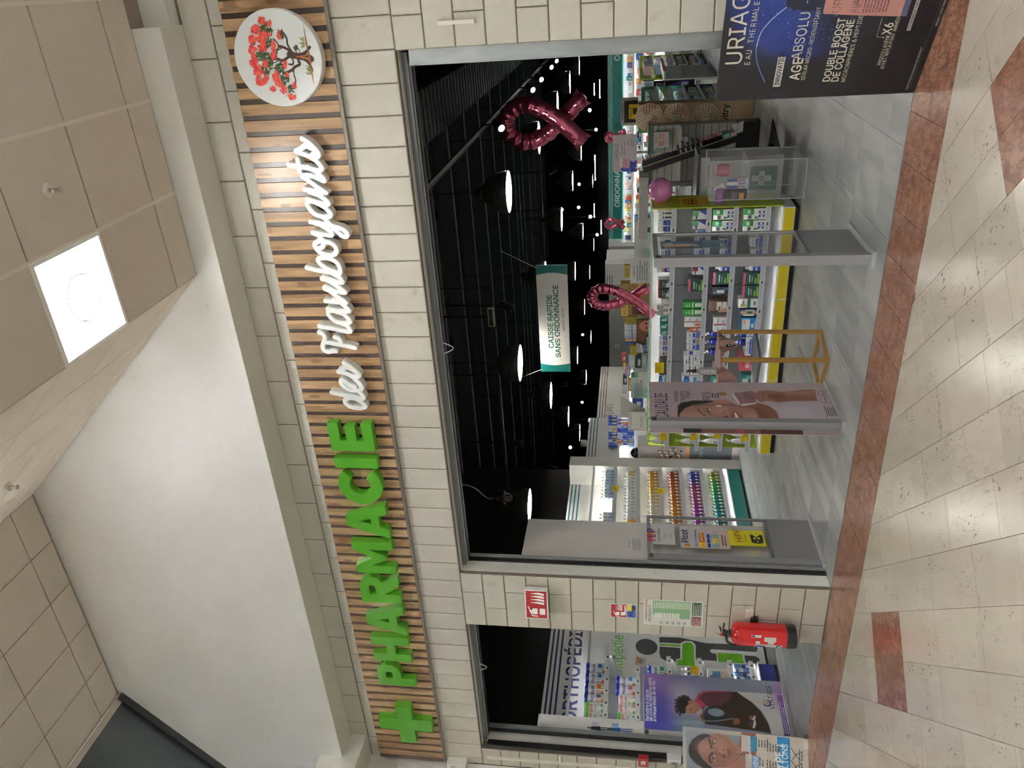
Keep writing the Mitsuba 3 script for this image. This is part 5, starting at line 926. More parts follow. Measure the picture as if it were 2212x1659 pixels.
PAL = [['#cfdde8'] * 9 + ['#f2efec'] * 3, ['#e6e0b8'] * 2 + ['#e9efec'] * 13 + ['#e0b53c'] * 2, ['#b98216', '#bd8a18', '#c2921c', '#c6981e', '#c79a20', '#caa030', '#cba84a', '#c8b06a', '#cbb986', '#d0c398', '#d2c8a4', '#d4ccb0'], ['#7a2a1c', '#84301c', '#8c381c', '#93401c', '#984a1c', '#9c501a', '#a05618', '#a45c18', '#a86018', '#ac6818', '#b06e1a', '#b4741c'], ['#152a78', '#182c80', '#1c2a6a', '#4a2a5c', '#6a3058', '#7a3458', '#843860', '#8a3a60', '#8a3a62', '#8c3868', '#84307a', '#7a2c7c'], ['#7d7a18', '#77801c', '#4c7420', '#2f6c26', '#28682c', '#246a34', '#1f6c40', '#1c6c4a', '#186a54', '#14665a', '#126260', '#105c5e']]
RN = ('clear bottle with pale blue print', 'milky white bottle with a small orange mark', 'golden oil bottle', 'amber red oil bottle', 'blue to magenta bottle', 'green to teal bottle')
for i, z in enumerate(BZS):
    m = M().box(BB, BX - .01, BY0, BY1, z - .022, z - .004, '#ecece8').box(BX - .012, BX + .006, BY0, BY1, z - .03, z + .02, '#dfdfe8')
    for y in (BY1 - .02,): m.box(BB + .02, BX - .01, y, y + .016, z - .004, z + .10, '#e6e6e2')
    sk_ = put('shelf', m, 'satin', parent=t)
    put('bracket', M().box(BX + .006, BX + .012, BY1 - .05, BY1, z - .03, z + .03, '#f0f0ee').ell(side(BX + .012, BY1 - .025, z), 0, 0, .010, .010, '#4c4f52', .001), 'satin', parent=sk_)
    strip((BX - .016, BY0 + .03, z - .026), (BX - .016, BY1 - .03, z - .026), (-.5, 0, -.86), L_STRIP * .8, parent=sk_)
    k = 0; y = BY1 - .075
    while y > BY0 + .1 and k < 20:
        c = PAL[i][min(k, len(PAL[i]) - 1)]
        if not (i == 0 and 9 <= k <= 12):
            b = thing('oil_bottle', '%s, %s from right on the %s shelf of the bottle bay' % (RN[i].replace(' with a small orange mark', '').replace(' with pale blue print', ''), ORD[k], ORD[i]), 'bottle', '%ss on the %s shelf' % (RN[i].replace('bottle', 'bottle'), ORD[i]))
            lab = [(.15, .2, '#f4f4f2', 0, 1, 6), (.28, .48, '#f4f4f2' if i != 1 else '#c9763a', 0, 2, 6 if i != 1 else 4), (.58, .62, '#ececea', 0, 2, 4)]
            if i == 0: lab = [(.08, .4, '#8fb0d8', 0, 1, 6), (.12, .2, '#2b3a5c', 1, 2, 5), (.5, .7, '#a9bfd0', 0, 2, 5)]
            bottle_parts(b, (BX - .065, y, z - .004), .036, .19 if i != 5 else .185, c, 'cap', '#e4e6e6' if i < 3 else '#8b8478', 10, lab=lab, ux=(.85, -.5, 0))
        y -= .082; k += 1
strip((BX - .03, BY0 + .03, 2.2), (BX - .03, BY1 - .03, 2.2), (-.6, 0, -.8), L_STRIP * 1.2, parent=t)
put('light_rail', M().box(BX - .05, BX - .008, BY0, BY1, 2.203, 2.225, '#d9dad8'), 'satin', parent=t)
put('header_soffit', M().box(BB + .0, BX - .02, BY0, BY1, 2.175, 2.19, '#e6e6e2'), 'paint', parent=t) if False else None
for (px, py), i in (((1328, 1055), 0), ((1427, 1060), 2)):
    a = loc(side(BX + .012, 0, 0), px, py); f = side(BX + .014, a[0] - .07, a[1] - .06); put('price_card', M().fbox(f, 0, .13, 0, .10, -.0015, 0, '#ecd41f').greek(f, .02, .11, .07, .008, '#8a6a20', 3, .001), 'paint', 'yellow price card clipped on the %s shelf of the bottle bay' % ORD[i], 'price card')
# grey divider beside the main opening
m = M().box(-4.82, -4.74, D + .245, 6.09, .0, 2.64, '#cdcac4'); t = thing('divider_panel', 'tall warm grey divider panel behind the glazed pedestal next to the pier', 'partition')
put('panel', m, 'paint', parent=t); put('skirting', M().box(-4.83, -4.735, D + .245, 6.095, 0, .06, '#4a4c4d'), 'paint', parent=t)
f = side(-4.738, 0, 0); a = loc(f, 1392, 1193); b = loc(f, 1354, 1157)
put('paper_notice', M().fbox(f, a[0], b[0], a[1], b[1], -.001, .0005, '#cfcdc8').text(f, 'INFORMATION', (a[0] + b[0]) / 2, b[1] - .03, .012, '#55534f', .001, anchor='c').greek(f, a[0] + .02, b[0] - .02, b[1] - .06, .006, '#77756f', 6, .001), 'paint', 'small printed notice fixed high on the warm grey divider panel', 'notice')
# ---------------------------------------------------------------- left opening: header, shelving and the figure panel
OX, OB, OY0, OY1 = -7.07, -7.44, 5.66, 6.62
t = thing('wall_header', 'white wall header lettered ORTHOPÉDIE with three navy stripes', 'header sign')
HXx = -7.44; fh = side(HXx, 0, 0); za, zb = loc(fh, 1190, 1365), loc(fh, 1166, 1555); zt = float(za[1] + zb[1]) / 2
m = M().box(HXx - .03, HXx, 5.5, 8.6, 2.15, zt, '#e9e8e4')
for px in (1197.5, 1207, 1217): q = loc(fh, px, 1366)[1]; m.rect(fh, 5.5, 8.6, q - .012, q + .012, '#22265c', .001)
q0, q1 = loc(fh, 1240, 1555), loc(fh, 1212, 1440); tb = loc(fh, 1258, 1400)[1]
zc0 = float(loc(fh, 1258, 1372)[1]); zc1 = float(loc(fh, 1230.5, 1372)[1])
yO = float(loc(fh, 1225, 1563)[0])
vv = words('ORTHOPÉDI', True)[0]; wn = (vv[:, 0].max() - vv[:, 0].min()) * (zc1 - zc0); m.text(fh, 'ORTHOPÉDIE', yO, zc0, (zc1 - zc0), '#22265c', .002, True, 'l', (loc(fh, 1245, 1364)[0] - yO) / wn)
put('board', m, 'paint', parent=t)
t = thing('baby_milk_shelving', 'grey wall shelving with a navy plinth holding baby milk tins', 'shelving unit')
put('back_panel', M().box(OB - .02, OB, OY0 - .02, OY1, .2, 2.15, '#8f9193'), 'paint', parent=t)
put('plinth', M().box(OB, OX - .01, OY0, OY1 - .02, .03, .2, '#1c2670').box(OB, OX, OY0, OY1, .2, .212, '#eceded').box(OB, OX - .03, OY0, OY1, 0, .03, '#0b0b0c'), 'satin', parent=t)
OZ = (1.905, 1.56, 1.205, .86, .525, .29)
for i, z in enumerate(OZ):
    y1 = OY1 if i else OY1 + .12
    sk_ = put('shelf', M().box(OB, OX - .01, OY0, OY1, z - .022, z - .004, '#e6e6e6').box(OX - .014, OX + .006, OY0, y1, z - .03, z + .02, '#e9e9ee'), 'satin', parent=t)
    put('bracket', M().pts(Fr((0, OY1 - .012, 0), (1, 0, 0), (0, 0, 1)), [(OB, z - .02), (OX - .02, z - .02), (OX - .02, z - .05), (OB, z - .2)], '#b4b6b6', 0, .012), 'satin', parent=sk_)
    strip((OX - .018, OY0 + .03, z - .026), (OX - .018, OY1 - .03, z - .026), (-.5, 0, -.86), L_STRIP * .7, parent=sk_)
    for k in range(6):
        f = side(OX + .007, OY0 + .06 + .16 * k, z - .035); put('price_tag', M().fbox(f, 0, .05, 0, .055, -.001, .006, '#f4f4f4').rect(f, .01, .04, .014, .036, '#4c5354', .007), 'satin', parent=sk_)
strip((OX - .05, OY0 + .02, 2.299), (OX - .05, OY0 + 1.3, 2.299), (-.5, 0, -.86), L_STRIP * .9, parent=t)
put('light_rail', M().box(OX - .075, OX - .03, OY0, OY0 + 1.35, 2.30, 2.325, '#d6d6d4'), 'satin', parent=t)
fo = side(OX - .012, 0, 0)
def tin(py0, py1, pxm, i, kind, lab):
    y0, y1 = loc(fo, pxm, py0)[0], loc(fo, pxm, py1)[0]; r = (y1 - y0) / 2 - .001; z = OZ[i] - .004; o = np.array([OX - .014 - r, (y0 + y1) / 2, z]); h = {'p': .235, 'h': .21, 'w': .205}[kind[0]]
    t = thing('milk_tin', lab, 'tin', None); hb = h * (.84 if kind[0] != 'w' else 1)
    body = {'p': '#eef0f0', 'h': '#eef0ee', 'w': '#eff0ee'}[kind[0]]
    put('tin_body', M().lathe(o, [(1e-4, 0), (r, 0), (r, 0), (r, hb), (r, hb), (1e-4, hb)], body, 22), 'satin', parent=t)
    if kind[0] != 'w': put('lid', M().lathe(o + [0, 0, hb], [(r * 1.03, 0), (r * 1.03, 0), (r * 1.03, h - hb - .004), (r * .98, h - hb), (r * .98, h - hb), (1e-4, h - hb)], '#1f2f9c' if kind[0] == 'p' else '#62bf2f', 22), 'gloss', parent=t)
    m = M(); va = math.atan2(-.55, .83); rr = r * 1.006
    def cy(s0, s1, z0, z1, c, k=0, n=8):   # patch on the tin; s is the angle in fractions of the visible half
        a = va + np.linspace(s0, s1, n) * 1.35; q = rr + .0004 * k; v = np.array([[o[0] + q * math.cos(x), o[1] + q * math.sin(x), z + zz * hb] for zz in (z0, z1) for x in a]); m.add(v, [[j, j + 1, j + 1 + n] for j in range(n - 1)] + [[j, j + 1 + n, j + n] for j in range(n - 1)], c)
    col = kind[1:]
    def wrap(s, s0, zz, hh, c, k=3):
        kx = (s, True)
        fr = Fr((0, 0, 0), (1, 0, 0), (0, 1, 0)); mm = M().text(fr, s, 0, 0, hh, c, 0, True); v, f, cc = mm.mesh(); a = va + s0 * 1.35 + v[:, 0] / r
        m.add(np.stack([o[0] + (rr + .0004 * k) * np.cos(a), o[1] + (rr + .0004 * k) * np.sin(a), z + zz * hb + v[:, 1]], 1), f, c)
    if kind[0] == 'p':
        cy(-1, 1, .0, .55, col); cy(-.9, -.1, .05, .3, '#e4c9b4', 1); cy(-.55, -.2, .08, .26, '#d2603f', 2); cy(.1, .75, .28, .5, {'#e8b268': '#ee8a2f', '#86b8a8': '#1d7a5c', '#bfe0ee': '#3d8ac4', '#e8ccd6': '#c86a92'}.get(col, '#2f6fb4'), 1); wrap('Picot', -.72, .67, .036, '#1f2a6c')
    else:
        cy(-1, 1, .0, .06, '#cfe0c0'); wrap('HiPP', -.7, .76, .034, '#c02a4a'); cy(-.6, .6, .62, .65, '#8a8d8a', 1)
        a = np.linspace(0, 2 * math.pi, 17)
        for j in range(16):
            cc = '#7fb0b4' if kind[0] == 'h' else '#e07a5a'
            if kind[0] == 'w' and not (2 < j < 9): continue
            p0 = (.1 + .42 * math.cos(a[j]), .36 + .22 * math.sin(a[j])); cy(p0[0] - .05, p0[0] + .05, p0[1] - .025, p0[1] + .025, cc, 1, 3)
        cy(-.7, -.2, .06, .24, '#7cb840', 2); wrap(col, .15, .06, .04, '#4a4f4c' if kind[0] == 'h' else '#d88a7a')
    put('print', m, 'satin', parent=t)
T1 = [(1447, 1427, 'p#86b8e4', 'blue lidded milk tin with pale blue label, rightmost on the top tin shelf'), (1468, 1448, 'p#86b8e4', 'blue lidded milk tin with pale blue label, second from right on the top tin shelf'), (1493, 1469, 'p#e8b268', 'blue lidded milk tin with an orange label and orange badge on the top tin shelf'), (1510, 1494, 'p#c89a62', 'blue lidded milk tin with a tan label on the top tin shelf'), (1532, 1511, 'h3', 'green lidded milk tin numbered 3 on the top tin shelf'), (1553, 1533, 'h1', 'green lidded milk tin numbered 1, second from left on the top tin shelf'), (1570, 1554, 'h1', 'green lidded milk tin numbered 1, leftmost on the top tin shelf')]
T2 = [(1475, 1456, 'p#bfe0ee', 'blue lidded milk tin with a light blue label on the second tin shelf'), (1494, 1476, 'p#e8ccd6', 'blue lidded milk tin with a pink label on the second tin shelf'), (1515, 1495, 'wAR', 'lidless white milk tin marked AR, right one on the second tin shelf'), (1535, 1516, 'wAR', 'lidless white milk tin marked AR, left one on the second tin shelf'), (1556, 1536, 'h2', 'green lidded milk tin beside the lidless pair on the second tin shelf'), (1574, 1557, 'h1', 'green lidded milk tin, leftmost on the second tin shelf')]
T3 = [(1453, 1433, 'p#86b8a8', 'blue lidded milk tin with a green label, right one on the third tin shelf'), (1473, 1454, 'p#86b8a8', 'blue lidded milk tin with a green label, left one on the third tin shelf'), (1492, 1474, 'p#bfe0ee', 'blue lidded milk tin with a pale label, half hidden behind the purple poster')]
for i, (row, px) in enumerate(((T1, 1290), (T2, 1360), (T3, 1425))):
    for a, b, k, lab in row: tin(a, b, px, i, k, lab)
for k, py in enumerate((1441, 1451, 1463, 1471, 1479)):
    y = loc(fo, 1490, py)[0]; t = thing('cream_tube', 'white cream tube with a blue oval, %s from right on the fourth tin shelf' % ORD[k], 'tube', 'cream tubes on the fourth tin shelf'); bottle_parts(t, (OX - .05, y, OZ[3] - .004), .03, .19, '#eceee9', 'cap', '#dfe1df', 12, lab=[(.3, .55, '#f6f6f4', 0, 0, 7), (.58, .72, '#2a489c', 1, 1, 6)], ux=(.85, -.5, 0), mat='satin')
def oc(pa, pb, px, i, h, sty, lab, dz=0):
    y0, y1 = loc(fo, px, pa)[0], loc(fo, px, pb)[0]; carton(side(OX - .02, y0, OZ[i] - .004 + dz), y1 - y0 - .003, h, .13, sty, lab)
oc(1471, 1443, 1560, 4, .25, 'check', 'checked grey gift box with a bear shaped window on the fifth tin shelf'); oc(1481, 1473, 1570, 4, .19, 'wtube', 'slim white carton beside the checked gift box'); oc(1490, 1482, 1575, 4, .17, 'white', 'white carton left of the checked gift box')
oc(1451, 1434, 1605, 5, .2, 'gallia', 'blue baby milk carton, right one on the lowest tin shelf'); oc(1470, 1452, 1605, 5, .2, 'gallia', 'blue baby milk carton, middle one on the lowest tin shelf'); oc(1489, 1471, 1605, 5, .2, 'gallia', 'blue baby milk carton, left one on the lowest tin shelf')
for px, py, w_, s_ in ((1500, 1447, .11, 'yellow price card reading 17,90€ in front of the white cream tubes'), (1588, 1477, .12, 'yellow price card with a black badge beside the checked gift box'), (1521, 1488, .07, 'small yellow price card at the left of the cream tube shelf')):
    a = loc(side(OX + .012, 0, 0), px, py); f = side(OX + .012, a[0] - w_ / 2, a[1] - .05); m = M().fbox(f, 0, w_, 0, .10, -.0015, 0, '#e3c51f').greek(f, .01, w_ - .01, .08, .007, '#a8742a', 2, .001)
    if '17' in s_: m.text(f, '17,90€', .015, .03, .02, '#a8642a', .001)
    else: m.pts(f, [(w_ * .3, .02), (w_ * .75, .02), (w_ * .75, .055), (w_ * .3, .055)], '#2a2a20', .001)
    put('price_card', m, 'paint', s_, 'price card')
a = loc(side(OX + .012, 0, 0), 1383, 1430); f = side(OX + .014, a[0] - .07, a[1] - .05).sub(0, 0, 0, -.2); put('price_card', M().fbox(f, 0, .13, 0, .12, -.0015, 0, '#d9c6b4').rect(f, .01, .12, .085, .105, '#d8703a', .001).rect(f, .03, .10, .04, .08, '#5a7a88', .001).greek(f, .02, .11, .02, .008, '#a85a4a', 1, .001), 'paint', 'beige promotional card sticking out from the second tin shelf', 'price card')
# white figure panel
fp = side(-7.50, 0, 0); t = thing('figure_panel', 'white wall panel with a dark grey and green stylised figure beside the tin shelves', 'wall panel')
m = M().box(-7.53, -7.50, 6.63, 9.0, .02, 2.2, '#f0f1f1')
Zp = lambda x, y: loc(fp, 1440 + x / 7.54, 1380 + y / 7.54); Zq = lambda x, y: loc(fp, 1300 + x / 3.78, 1220 + y / 3.78)
DG, LG = '#4a4d4f', '#6fbf2a'
hx = [Zq(275, 665), Zq(455, 675), Zq(365, 610), Zq(365, 740)]; cxy = (hx[0] + hx[1]) / 2; m.ell(fp, cxy[0], cxy[1], abs(hx[3][0] - hx[2][0]) / 2, abs(hx[1][1] - hx[0][1]) / 2, DG, .001, 40)
P_ = lambda L, F=Zp: [tuple(F(*q)) for q in L]
m.pts(fp, P_([(470, 590), (640, 595), (850, 640), (1200, 655), (1260, 665), (1275, 690), (1260, 712), (1200, 712), (900, 690), (885, 705), (900, 722), (935, 728), (940, 785), (770, 775), (530, 790), (480, 760), (470, 720)], Zq), DG, .001)
m.pts(fp, P_([(640, 690), (645, 640), (680, 622), (735, 625), (765, 655), (768, 775), (775, 830), (610, 820), (605, 770), (640, 765)], Zq), '#f4f5f5', .0016); m.pts(fp, P_([(655, 690), (658, 650), (685, 634), (730, 636), (750, 660), (756, 780), (760, 830), (620, 820), (618, 780), (655, 778)], Zq), LG, .0022)
m.pts(fp, P_([(470, 635), (645, 645), (645, 680), (470, 668)], Zq), '#f4f5f5', .0016); m.pts(fp, P_([(470, 645), (640, 655), (640, 670), (470, 658)], Zq), LG, .0022)
m.pts(fp, P_([(880, 705), (895, 690), (1240, 712), (1150, 730), (935, 722), (900, 722)], Zq), '#f4f5f5', .0016); m.pts(fp, P_([(930, 712), (1155, 722), (1180, 812), (945, 800)], Zq), '#f4f5f5', .0018); m.pts(fp, P_([(945, 720), (1145, 732), (1160, 806), (952, 794)], Zq), LG, .0024)
m.pts(fp, P_([(1165, 740), (1250, 745), (1285, 765), (1288, 785), (1262, 805), (1170, 800)], Zq), DG, .001)
q = Zq(112, 780); m.text(fp, 'Espace', Zq(105, 741)[0], Zq(105, 760)[1], .10, '#3c3d3f', .0015, anchor='r'); m.text(fp, 'orthopédie', Zq(165, 575)[0], Zq(172, 690)[1], .135, LG, .0015, anchor='r', sx=.85)
put('board', m, 'satin', parent=t)
# narrow white panel with standing figures at the left edge
t = thing('divider_panel', 'white divider panel with small blue standing figures at the left edge of the left opening', 'partition')
fp = side(-7.0, 0, 0); m = M().box(-7.05, -7.0, D + .245, 5.655, 0, 2.6, '#e6e5e2')
q = [loc(fp, px, py) for px, py in ((1272, 1572), (1290, 1588), (1315, 1575), (1340, 1592))]
for k, (a, c) in enumerate(zip(q, ('#24262c', '#3a3c44', '#2f5f9c', '#3f7fb8'))):
    m.ell(fp, a[0], a[1] + .0, .012, .016, '#5c4438', .001, 12).pts(fp, [(a[0] - .02, a[1] - .02), (a[0] + .02, a[1] - .02), (a[0] + .026, a[1] - .12), (a[0] - .026, a[1] - .12)], c, .001).line(fp, [(a[0] - .01, a[1] - .12), (a[0] - .012, a[1] - .24)], .012, c, .001).line(fp, [(a[0] + .01, a[1] - .12), (a[0] + .014, a[1] - .24)], .012, c, .001)
    m.rect(fp, a[0] + .03, a[0] + .075, a[1] - .1, a[1] - .03, '#8fb2dc' if k else '#c9c3e0', .0006)
put('board', m, 'paint', parent=t)
# ---------------------------------------------------------------- pier: signs and extinguisher
fr = front(0, D, 0)
t = thing('fire_sign', 'red projecting fire extinguisher sign box on the pier', 'safety sign')
f = Fr((-5.06, D - .11, 2.36), (1, .12, 0), (0, 0, 1)); m = M().fbox(f, 0, .30, 0, .20, -.05, 0, '#e6e5e2').rect(f, .008, .292, .008, .192, '#a01c24', .001)
def ext(m, f, x, y, s, c): m.rect(f, x - .2 * s, x + .2 * s, y, y + .62 * s, c, .002).ell(f, x, y + .62 * s, .2 * s, .12 * s, c, .002).rect(f, x - .07 * s, x + .07 * s, y + .7 * s, y + .84 * s, c, .002).line(f, [(x - .05 * s, y + .82 * s), (x + .3 * s, y + .92 * s)], .06 * s, c, .002).line(f, [(x - .05 * s, y + .8 * s), (x - .3 * s, y + .7 * s), (x - .32 * s, y + .4 * s)], .06 * s, c, .002).rect(f, x - .2 * s, x + .2 * s, y + .3 * s, y + .42 * s, '#a01c24', .0026)
def flames(m, f, x, y, s, c):
    for k in range(4): m.pts(f, [(x + .2 * s * k, y), (x + .2 * s * k + .13 * s, y), (x + .2 * s * k + .2 * s, y + .3 * s), (x + .2 * s * k + .14 * s, y + .8 * s), (x + .2 * s * k + .07 * s, y + .35 * s)], c, .002)
ext(m, f, .08, .025, .16, '#f0efec'); flames(m, f, .15, .03, .16, '#f0efec'); put('sign_face', m, 'satin', parent=t)
put('bracket', M().box(-5.0, -4.82, D - .06, D, 2.4, 2.5, '#cfcdc9'), 'satin', parent=t)
f = front(-5.095, D - .003, 1.59); m = M().fbox(f, 0, .155, 0, .225, -.002, 0, '#d9d8d4').rect(f, .004, .151, .085, .221, '#a01c24', .001); ext(m, f, .045, .105, .1, '#f0efec'); flames(m, f, .08, .12, .085, '#f0efec')
m.rect(f, .03, .14, .09, .105, '#e6e4e0', .002).rect(f, .004, .08, .004, .08, '#2a5ab0', .001).text(f, 'AB', .012, .03, .034, '#12203c', .002, True).rect(f, .08, .151, .04, .08, '#e0c82a', .001).pts(f, [(.07, .038), (.15, .038), (.11, .006)], '#15161a', .0022).rect(f, .08, .151, .004, .04, '#2a5ab0', .0008)
put('safety_sticker', m, 'satin', 'small red, yellow and blue extinguisher sticker on the pier', 'safety sign')
f = front(-5.165, D - .003, 1.018); m = M().fbox(f, 0, .297, 0, .51, -.002, 0, '#c9cbc4'); m.text(f, 'PLAN D\'ÉVACUATION', .06, .478, .016, '#b03a34', .001, True).greek(f, .04, .24, .458, .006, '#6a6c68', 2, .001)
m.rect(f, .09, .285, .11, .43, '#7da878', .001)
for k in range(20): m.rect(f, .20, .275, .118 + .0155 * k, .126 + .0155 * k, '#cfd6c8', .0015)
for k in range(9): m.rect(f, .09, .15, .20 + .024 * k, .218 + .024 * k, '#d6d9d0', .0015)
m.rect(f, .09, .13, .36, .43, '#c9cbc4', .0014).rect(f, .015, .12, .015, .095, '#55282a', .001).greek(f, .02, .115, .08, .007, '#d9b0ac', 5, .0016).rect(f, .135, .285, .015, .095, '#2f3d34', .001).greek(f, .14, .28, .08, .007, '#a9c4a8', 5, .0016)
for k in range(5): m.rect(f, .02, .05, .14 + .05 * k, .165 + .05 * k, '#9aa098', .0014)
put('evacuation_plan', m, 'satin', 'green evacuation plan sheet on the pier above the extinguisher', 'plan')
t = thing('fire_extinguisher', 'red fire extinguisher with a black base hanging at the foot of the pier', 'fire extinguisher')
o = np.array([-5.105, D - .11, .262]); r = .098; RED = '#b01a1c'
put('tank', M().lathe(o, [(1e-4, .055), (r, .055), (r, .06), (r, .46), (r * .94, .49), (r * .7, .515), (r * .35, .525)], RED, 32), 'gloss', parent=t, smooth=40 if False else True)
put('base_ring', M().lathe(o, [(1e-4, 0), (r * .98, 0), (r * .98, 0), (r * 1.03, .01), (r * 1.03, .075), (r, .08)], '#0f0f10', 32), 'satin', parent=t)
h0 = o + [0, 0, .525]
put('valve', M().lathe(h0, [(.034, 0), (.034, .012), (.024, .015), (.024, .045), (.03, .05), (.03, .07), (1e-4, .072)], '#131314', 16), 'satin', parent=t)
m = M().tube(spline([h0 + [.02, 0, .06], h0 + [.07, -.01, .07], h0 + [.12, -.015, .065]], 5), .012, '#101011', 8, .6, (0, 0, 1)).tube(spline([h0 + [.02, 0, .085], h0 + [.05, -.01, .09], h0 + [.075, -.01, .1]], 5), .011, '#101011', 8, .6)
put('lever', m, 'satin', parent=t)
m = M().tube(spline([h0 + [-.02, -.02, .04], h0 + [-.07, -.03, .03], h0 + [-.105, -.03, -.03], h0 + [-.11, -.01, -.12], h0 + [-.108, .01, -.3]], 7), .011, '#121213', 10, nrm=(0, 1, 0)); put('hose', m, 'satin', parent=t)
put('safety_pin', M().tube([h0 + [-.02, -.02, .065], h0 + [.02, -.03, .13]], .0025, '#2a2a2a', 5).lathe(h0 + [0, -.02, .075], [(1e-4, 0), (.014, 0), (.014, .02), (1e-4, .02)], '#b8242a', 10), 'satin', parent=t)
m = M()
def ep(s0, s1, z0, z1, c, k=0, n=10):
    a = np.radians(np.linspace(s0, s1, n)); q = r * 1.005 + .0005 * k; v = np.array([[o[0] + q * math.cos(x), o[1] + q * math.sin(x), o[2] + z] for z in (z0, z1) for x in a]); m.add(v, [[j, j + 1, j + 1 + n] for j in range(n - 1)] + [[j, j + 1 + n, j + n] for j in range(n - 1)], c)
ep(192, 262, .12, .335, '#d9d8d4'); ep(194, 255, .255, .33, '#26366e', 1); ep(196, 238, .215, .258, '#a8262a', 2); ep(200, 260, .125, .165, '#26366e', 1); ep(205, 250, .132, .15, '#e6e6e6', 2); ep(202, 225, .185, .205, '#2f3b66', 2); ep(280, 304, .17, .265, '#c9c7c3'); ep(265, 284, .185, .235, '#cfcdc8'); ep(250, 262, .24, .262, '#d4d2ce', 1); ep(266, 282, .30, .335, '#d4d2ce'); ep(300, 312, .29, .37, '#cfcdc8'); ep(302, 310, .34, .365, '#33343a', 1)
for k in range(5): ep(197, 244 - 4 * k, .312 - .012 * k, .316 - .012 * k, '#c9cede', 3, 6)
put('label', m, 'satin', parent=t)
put('wall_bracket', M().box(-5.02, -4.935, D - .012, D, .60, .66, '#d8cfbd').box(-5.06, -5.0, D - .03, D, .56, .62, '#1c1c1d'), 'satin', parent=t)
# left column: key switch box, red call point, cream cable cover
p = at(985, 1638, y=D); f = front(p[0] - .15, D, p[2] - .12)
t = thing('key_switch_box', 'white switch box with a red button and key emblem at the top of the left column', 'switch box')
m = M().bev(f, 0, .17, 0, .2, 0, .09, .006, '#d9d6cd'); put('box', m, 'satin', parent=t); q = f.sub(0, 0, .0905); put('button', M().ell(q, .045, .05, .022, .02, '#8a2a26', 0, 20, 0, .008), 'gloss', parent=t); put('emblem', M().line(q, [(.06, .14), (.12, .14)], .008, '#8d8a82', .001).poly(q, Point(.13, .135).buffer(.018).difference(Point(.13, .135).buffer(.010)), '#8d8a82', .001), 'satin', parent=t)
p = at(1390, 1640, y=D); f = front(p[0] - .05, D, p[2] - .05); t = thing('call_point', 'small dark red call point box on the left column', 'alarm box'); put('box', M().bev(f, 0, .12, 0, .1, 0, .05, .004, '#7d1a22'), 'satin', parent=t); put('label', M().rect(f.sub(0, 0, .051), .035, .085, .035, .075, '#d6d4d0', 0).greek(f.sub(0, 0, .052), .04, .08, .06, .006, '#44444a', 2, 0), 'satin', parent=t)
p = at(1210, 1650, y=D); put('conduit', M().fbox(front(0, D, 0), XL - .12, XL - .095, 0, 3.1, 0, .02, '#d3cec6').fbox(front(0, D, 0), XL - .095, XL + .0, p[2] - .012, p[2] + .012, 0, .016, '#d3cec6'), 'paint', 'cream cable cover running up the left column', 'cable cover')
# ---------------------------------------------------------------- lamps and the dark ceiling
PZ = 3.12
pend = []
for xi, x in enumerate((-2.3, -4.6, -6.95, -9.4, -11.9)):
    for yi, y in enumerate((9.25, 12.63, 16.05, 19.4, 22.9, 26.1, 29.2)):
        if x < -7 and y < 13: continue
        if xi == 4 and y < 18: continue
        if yi == 5 and xi < 3 or yi == 6 and xi in (0, 1, 4): continue
        pend.append((x, y))
prof = [(.25, 0), (.252, .004), (.252, .03), (.246, .09), (.228, .16), (.195, .22), (.15, .27), (.105, .305), (.075, .32), (.075, .32), (.078, .345), (.06, .35), (.06, .40), (.03, .41), (.03, .44), (1e-4, .445)]
near = {(-2.3, 9.25): 'nearest pendant lamp on the right, beside the pink ribbon balloon', (-4.6, 9.25): 'nearest pendant lamp left of the hanging checkout sign', (-6.95, 9.25): 'nearest pendant lamp at the left, by the white dome camera', (-2.3, 12.63): 'pendant lamp half hidden behind the big ribbon balloon', (-4.6, 12.63): 'pendant lamp half hidden behind the hanging checkout sign', (-6.95, 12.63): 'pendant lamp in the second row, lower left of the hanging checkout sign'}
for x, y in pend:
    t = thing('pendant_lamp', 'brushed metal dome ' + near[(x, y)] if (x, y) in near else 'far brushed metal dome pendant lamp, %s row back, %s column from the right' % (ordw(round((y - 9.25) / 3.35)), ordw(round((-2.3 - x) / 2.4))), 'pendant lamp', 'far pendant lamps over the shop' if (x, y) not in near else None)
    n_ = 40 if y < 13 else 24
    put('shade', M().lathe((x, y, PZ), prof, '#4d4c4a', n_), 'lampmetal', parent=t, smooth=True)
    put('diffuser', M().lathe((x, y, PZ + .003), [(1e-4, 0), (.246, 0)], '#f6f4ea', n_), 'matte', parent=t, light=np.array([1, .96, .86]) * L_PEND)
    put('cord', M().cyl((x, y, PZ + .44), (x, y, 5.2), .006, '#0d0d0d', 6), 'black_paint', parent=t)
DK, DG2 = '#141617', '#24282a'
c = thing('cable_tray', 'dark perforated cable tray running along the shop front under the ceiling', 'cable tray')
m = M().box(-7.5, .55, 6.9, 6.92, 4.28, 4.36, '#3a3f42').box(-7.5, .55, 7.28, 7.3, 4.28, 4.36, '#3a3f42').box(-7.5, .55, 6.9, 7.3, 4.27, 4.28, DG2)
for k in range(50): m.box(.4 - .155 * k, .36 - .155 * k, 6.92, 7.28, 4.262, 4.27, DK)
put('tray', m, 'black_paint', parent=c)
c = thing('air_duct', 'round black air duct just inside the shop front', 'duct'); put('duct', M().cyl((-7.5, 6.25, 4.62), (.55, 6.25, 4.62), .27, '#2a3032', 20), 'black_paint', parent=c, smooth=40)
m = M()
for k in range(8): m.lathe((-7.3 + 1.05 * k, 6.25, 4.62), [(.27, 0), (.285, 0), (.285, .05), (.27, .05)], '#1c2022', 20, (1, 0, 0))
put('band', m, 'black_paint', parent=c)
